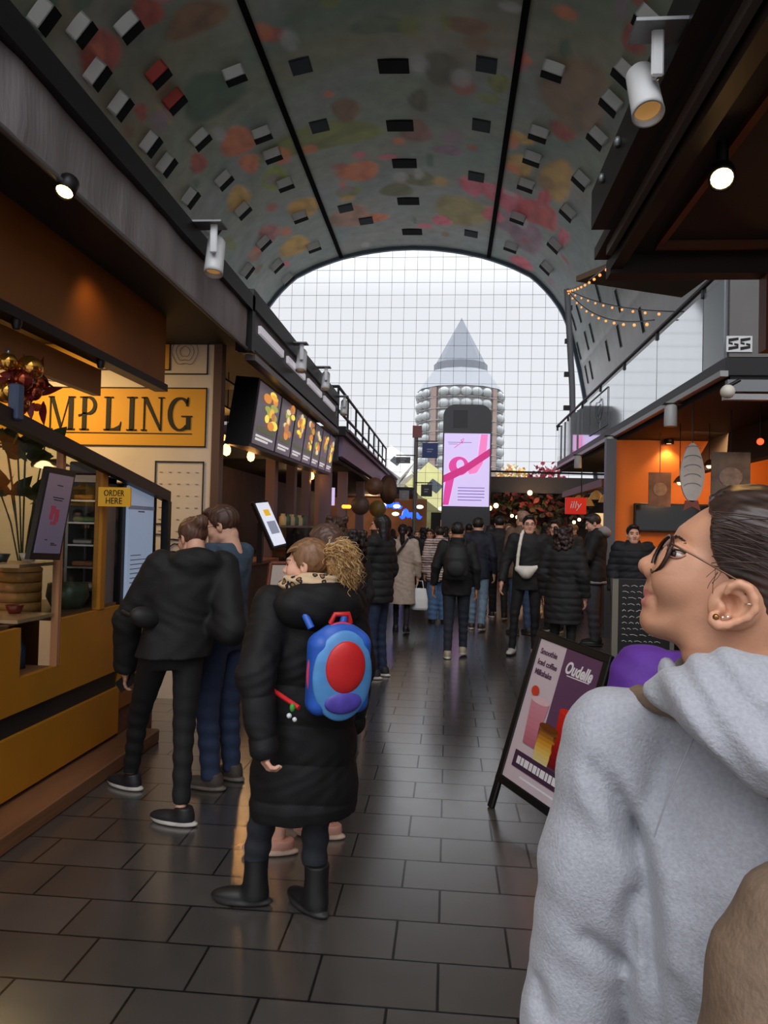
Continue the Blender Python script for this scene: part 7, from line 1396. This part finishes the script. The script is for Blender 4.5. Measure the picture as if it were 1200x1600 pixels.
for L, A_, w_ in FOLDS:                                                 # creases of the fleece: grooves with a soft ridge beside them
    P = np.array([hp(a, b, -.095) for a, b in L])[:, [0, 2]]; X2, Z2 = np.meshgrid(HZ.ax[0], HZ.ax[2], indexing='ij'); best = np.full(X2.shape, 9.0); tt = np.zeros(X2.shape); n_ = len(P)-1
    for i in range(n_):
        e = P[i+1]-P[i]; t = np.clip(((X2-P[i][0])*e[0]+(Z2-P[i][1])*e[1])/(e@e), 0, 1); d = np.hypot(X2-P[i][0]-t*e[0], Z2-P[i][1]-t*e[1]); m_ = d < best; best = np.where(m_, d, best); tt = np.where(m_, (i+t)/n_, tt)
    en = np.clip(np.minimum(tt, 1-tt)*6+.15, 0, 1); g = A_*en*(np.exp(-(best/w_)**2)-.35*np.exp(-((best-2.4*w_)/(1.3*w_))**2)); HZ.d += (g[:, None, :]*(HZ.ax[1] < .02)[None, :, None]).astype(np.float32)
HZ.warp(lambda X, Y, Z: .003*np.sin(X*24+Z*17+2*np.sin(Z*13))*np.sin(Z*29-X*15)+.0015*np.sin(X*70+Z*46)*np.sin(Z*61-X*33)); V, F = HZ.mesh(); hz = solid('hoodie', [(V, F)], GRY, pG2)
sm = MB(); sm.tube([wp(1084, 1152, -.118), wp(1062, 1200, -.133), wp(1040, 1255, -.132), wp(1022, 1308, -.126)], .0011, 4); sm.build('raglan_seam', mat('seam grey', (150, 152, 160), .9), hz)
HH = Vol((TX-.32, -.32, 1.2), (TX+.3, .2, 1.62), .005); nc = h3(1163, 1068, .005)
rim = [(1012, 1072, -.06), (1048, 1040, -.015), (1082, 1036, .06), (1160, 1046, .1), (1250, 1062, .06), (1275, 1075, -.03), (1235, 1078, -.1), (1160, 1066, -.115), (1085, 1062, -.105), (1035, 1072, -.09), (1012, 1072, -.06)]
HH.path([h3(a, b+20, c) for a, b, c in rim], [.019]*11, k=.02)
HH.ell(h3(1262, 1150, -.1), (.13, .06, .06), rotM(0, .5, 0), k=.03).path([h3(1020, 1086, -.09), h3(1095, 1120, -.13), h3(1185, 1190, -.15)], [.018, .034, .04], k=.03)
HH.ell(h3(1165, 1000, .0), (.083, .083, .09), k=.02, mode='s').cut((-.55, 0, -.83), h3(1110, 1172, -.13), k=.03)
HH.warp(lambda X, Y, Z: .003*np.sin((X*.7+Z)*120+3*np.sin(X*30))+.002*np.sin(X*45-Z*70)*np.sin(Y*50)); V, F = HH.mesh(); solid('hood', [(V, F)], GRY, hz)
# trousers and shoes below the frame
TT = Vol((TX-.3, -.25, .04), (TX+.3, .3, 1.0), .012); TT.loft([(.84, TX, 0, .16, .11), (.98, TX, 0, .165, .115)], k=.03)
for sg in (-1, 1): TT.caps((TX+sg*.09, 0, .9), (TX+sg*.1, .03, .5), .095, .07, k=.03).caps((TX+sg*.1, .03, .5), (TX+sg*.1, 0, .08), .068, .055, k=.02)
V, F = TT.mesh(); solid('trousers', [(V, F)], mat('trousers dark denim', (44, 50, 66), .8), pG2)
for sg in (-1, 1):
    S = Vol((-.09, -.13, -.01), (.09, .22, .14), .008); S.ell((0, .06, .03), (.046, .13, .042), k=.02).ell((0, -.02, .055), (.043, .06, .055), k=.03).cut((0, 0, -1), (0, 0, .001)); V, F = S.mesh(); solid('shoe', [(V+np.array((TX+sg*.1, 0, 0)), F)], mat('shoe pale', (190, 186, 180), .6), pG2)
# brown rucksack on her back
RV = Vol((TX-.25, -.36, .8), (TX+.35, -.1, 1.46), .006); bx = hp(1306, 1450, -.22)[0]
RV.loft([(.84, bx, -.215, .105, .08), (.9, bx, -.22, .112, .09), (1.1, bx, -.22, .112, .09), (1.25, bx, -.218, .108, .085), (1.335, bx, -.21, .098, .07), (1.385, bx, -.2, .07, .05), (1.41, bx, -.19, .035, .03)], k=.02).warp(lambda X, Y, Z: .004*np.sin(X*30+Z*22)*np.sin(Z*40+X*12)); V, F = RV.mesh(); BRB = mat('rucksack brown', (116, 96, 78), .7, noise=(60, .12), bump=(160, .2))
rk = solid('rucksack', [(V, F)], BRB); rk.location = tuple(HO); rk.rotation_euler = (0, 0, HROT); tag(rk, 'brown canvas rucksack on the back of the woman in the grey hoodie', 'rucksack')
for sg in (-1, 1):
    v = Vol((TX-.4, -.3, .9), (TX+.4, .3, 1.6), .006); P = [h3(1260, 1320, -.16), h3(1215, 1225, -.135), h3(1120, 1135, -.105), h3(1030, 1094, -.055), h3(1000, 1090, -.005), h3(1010, 1110, .075), h3(1030, 1300, .15)]
    if sg > 0: P = [np.array((2*TX-q[0], q[1], q[2])) for q in P]
    for a, b in zip(P[:-1], P[1:]): v.caps(a, b, .014, .014, k=.01)
    V, F = v.mesh(); solid('shoulder_strap', [(V, F)], BRB, rk)
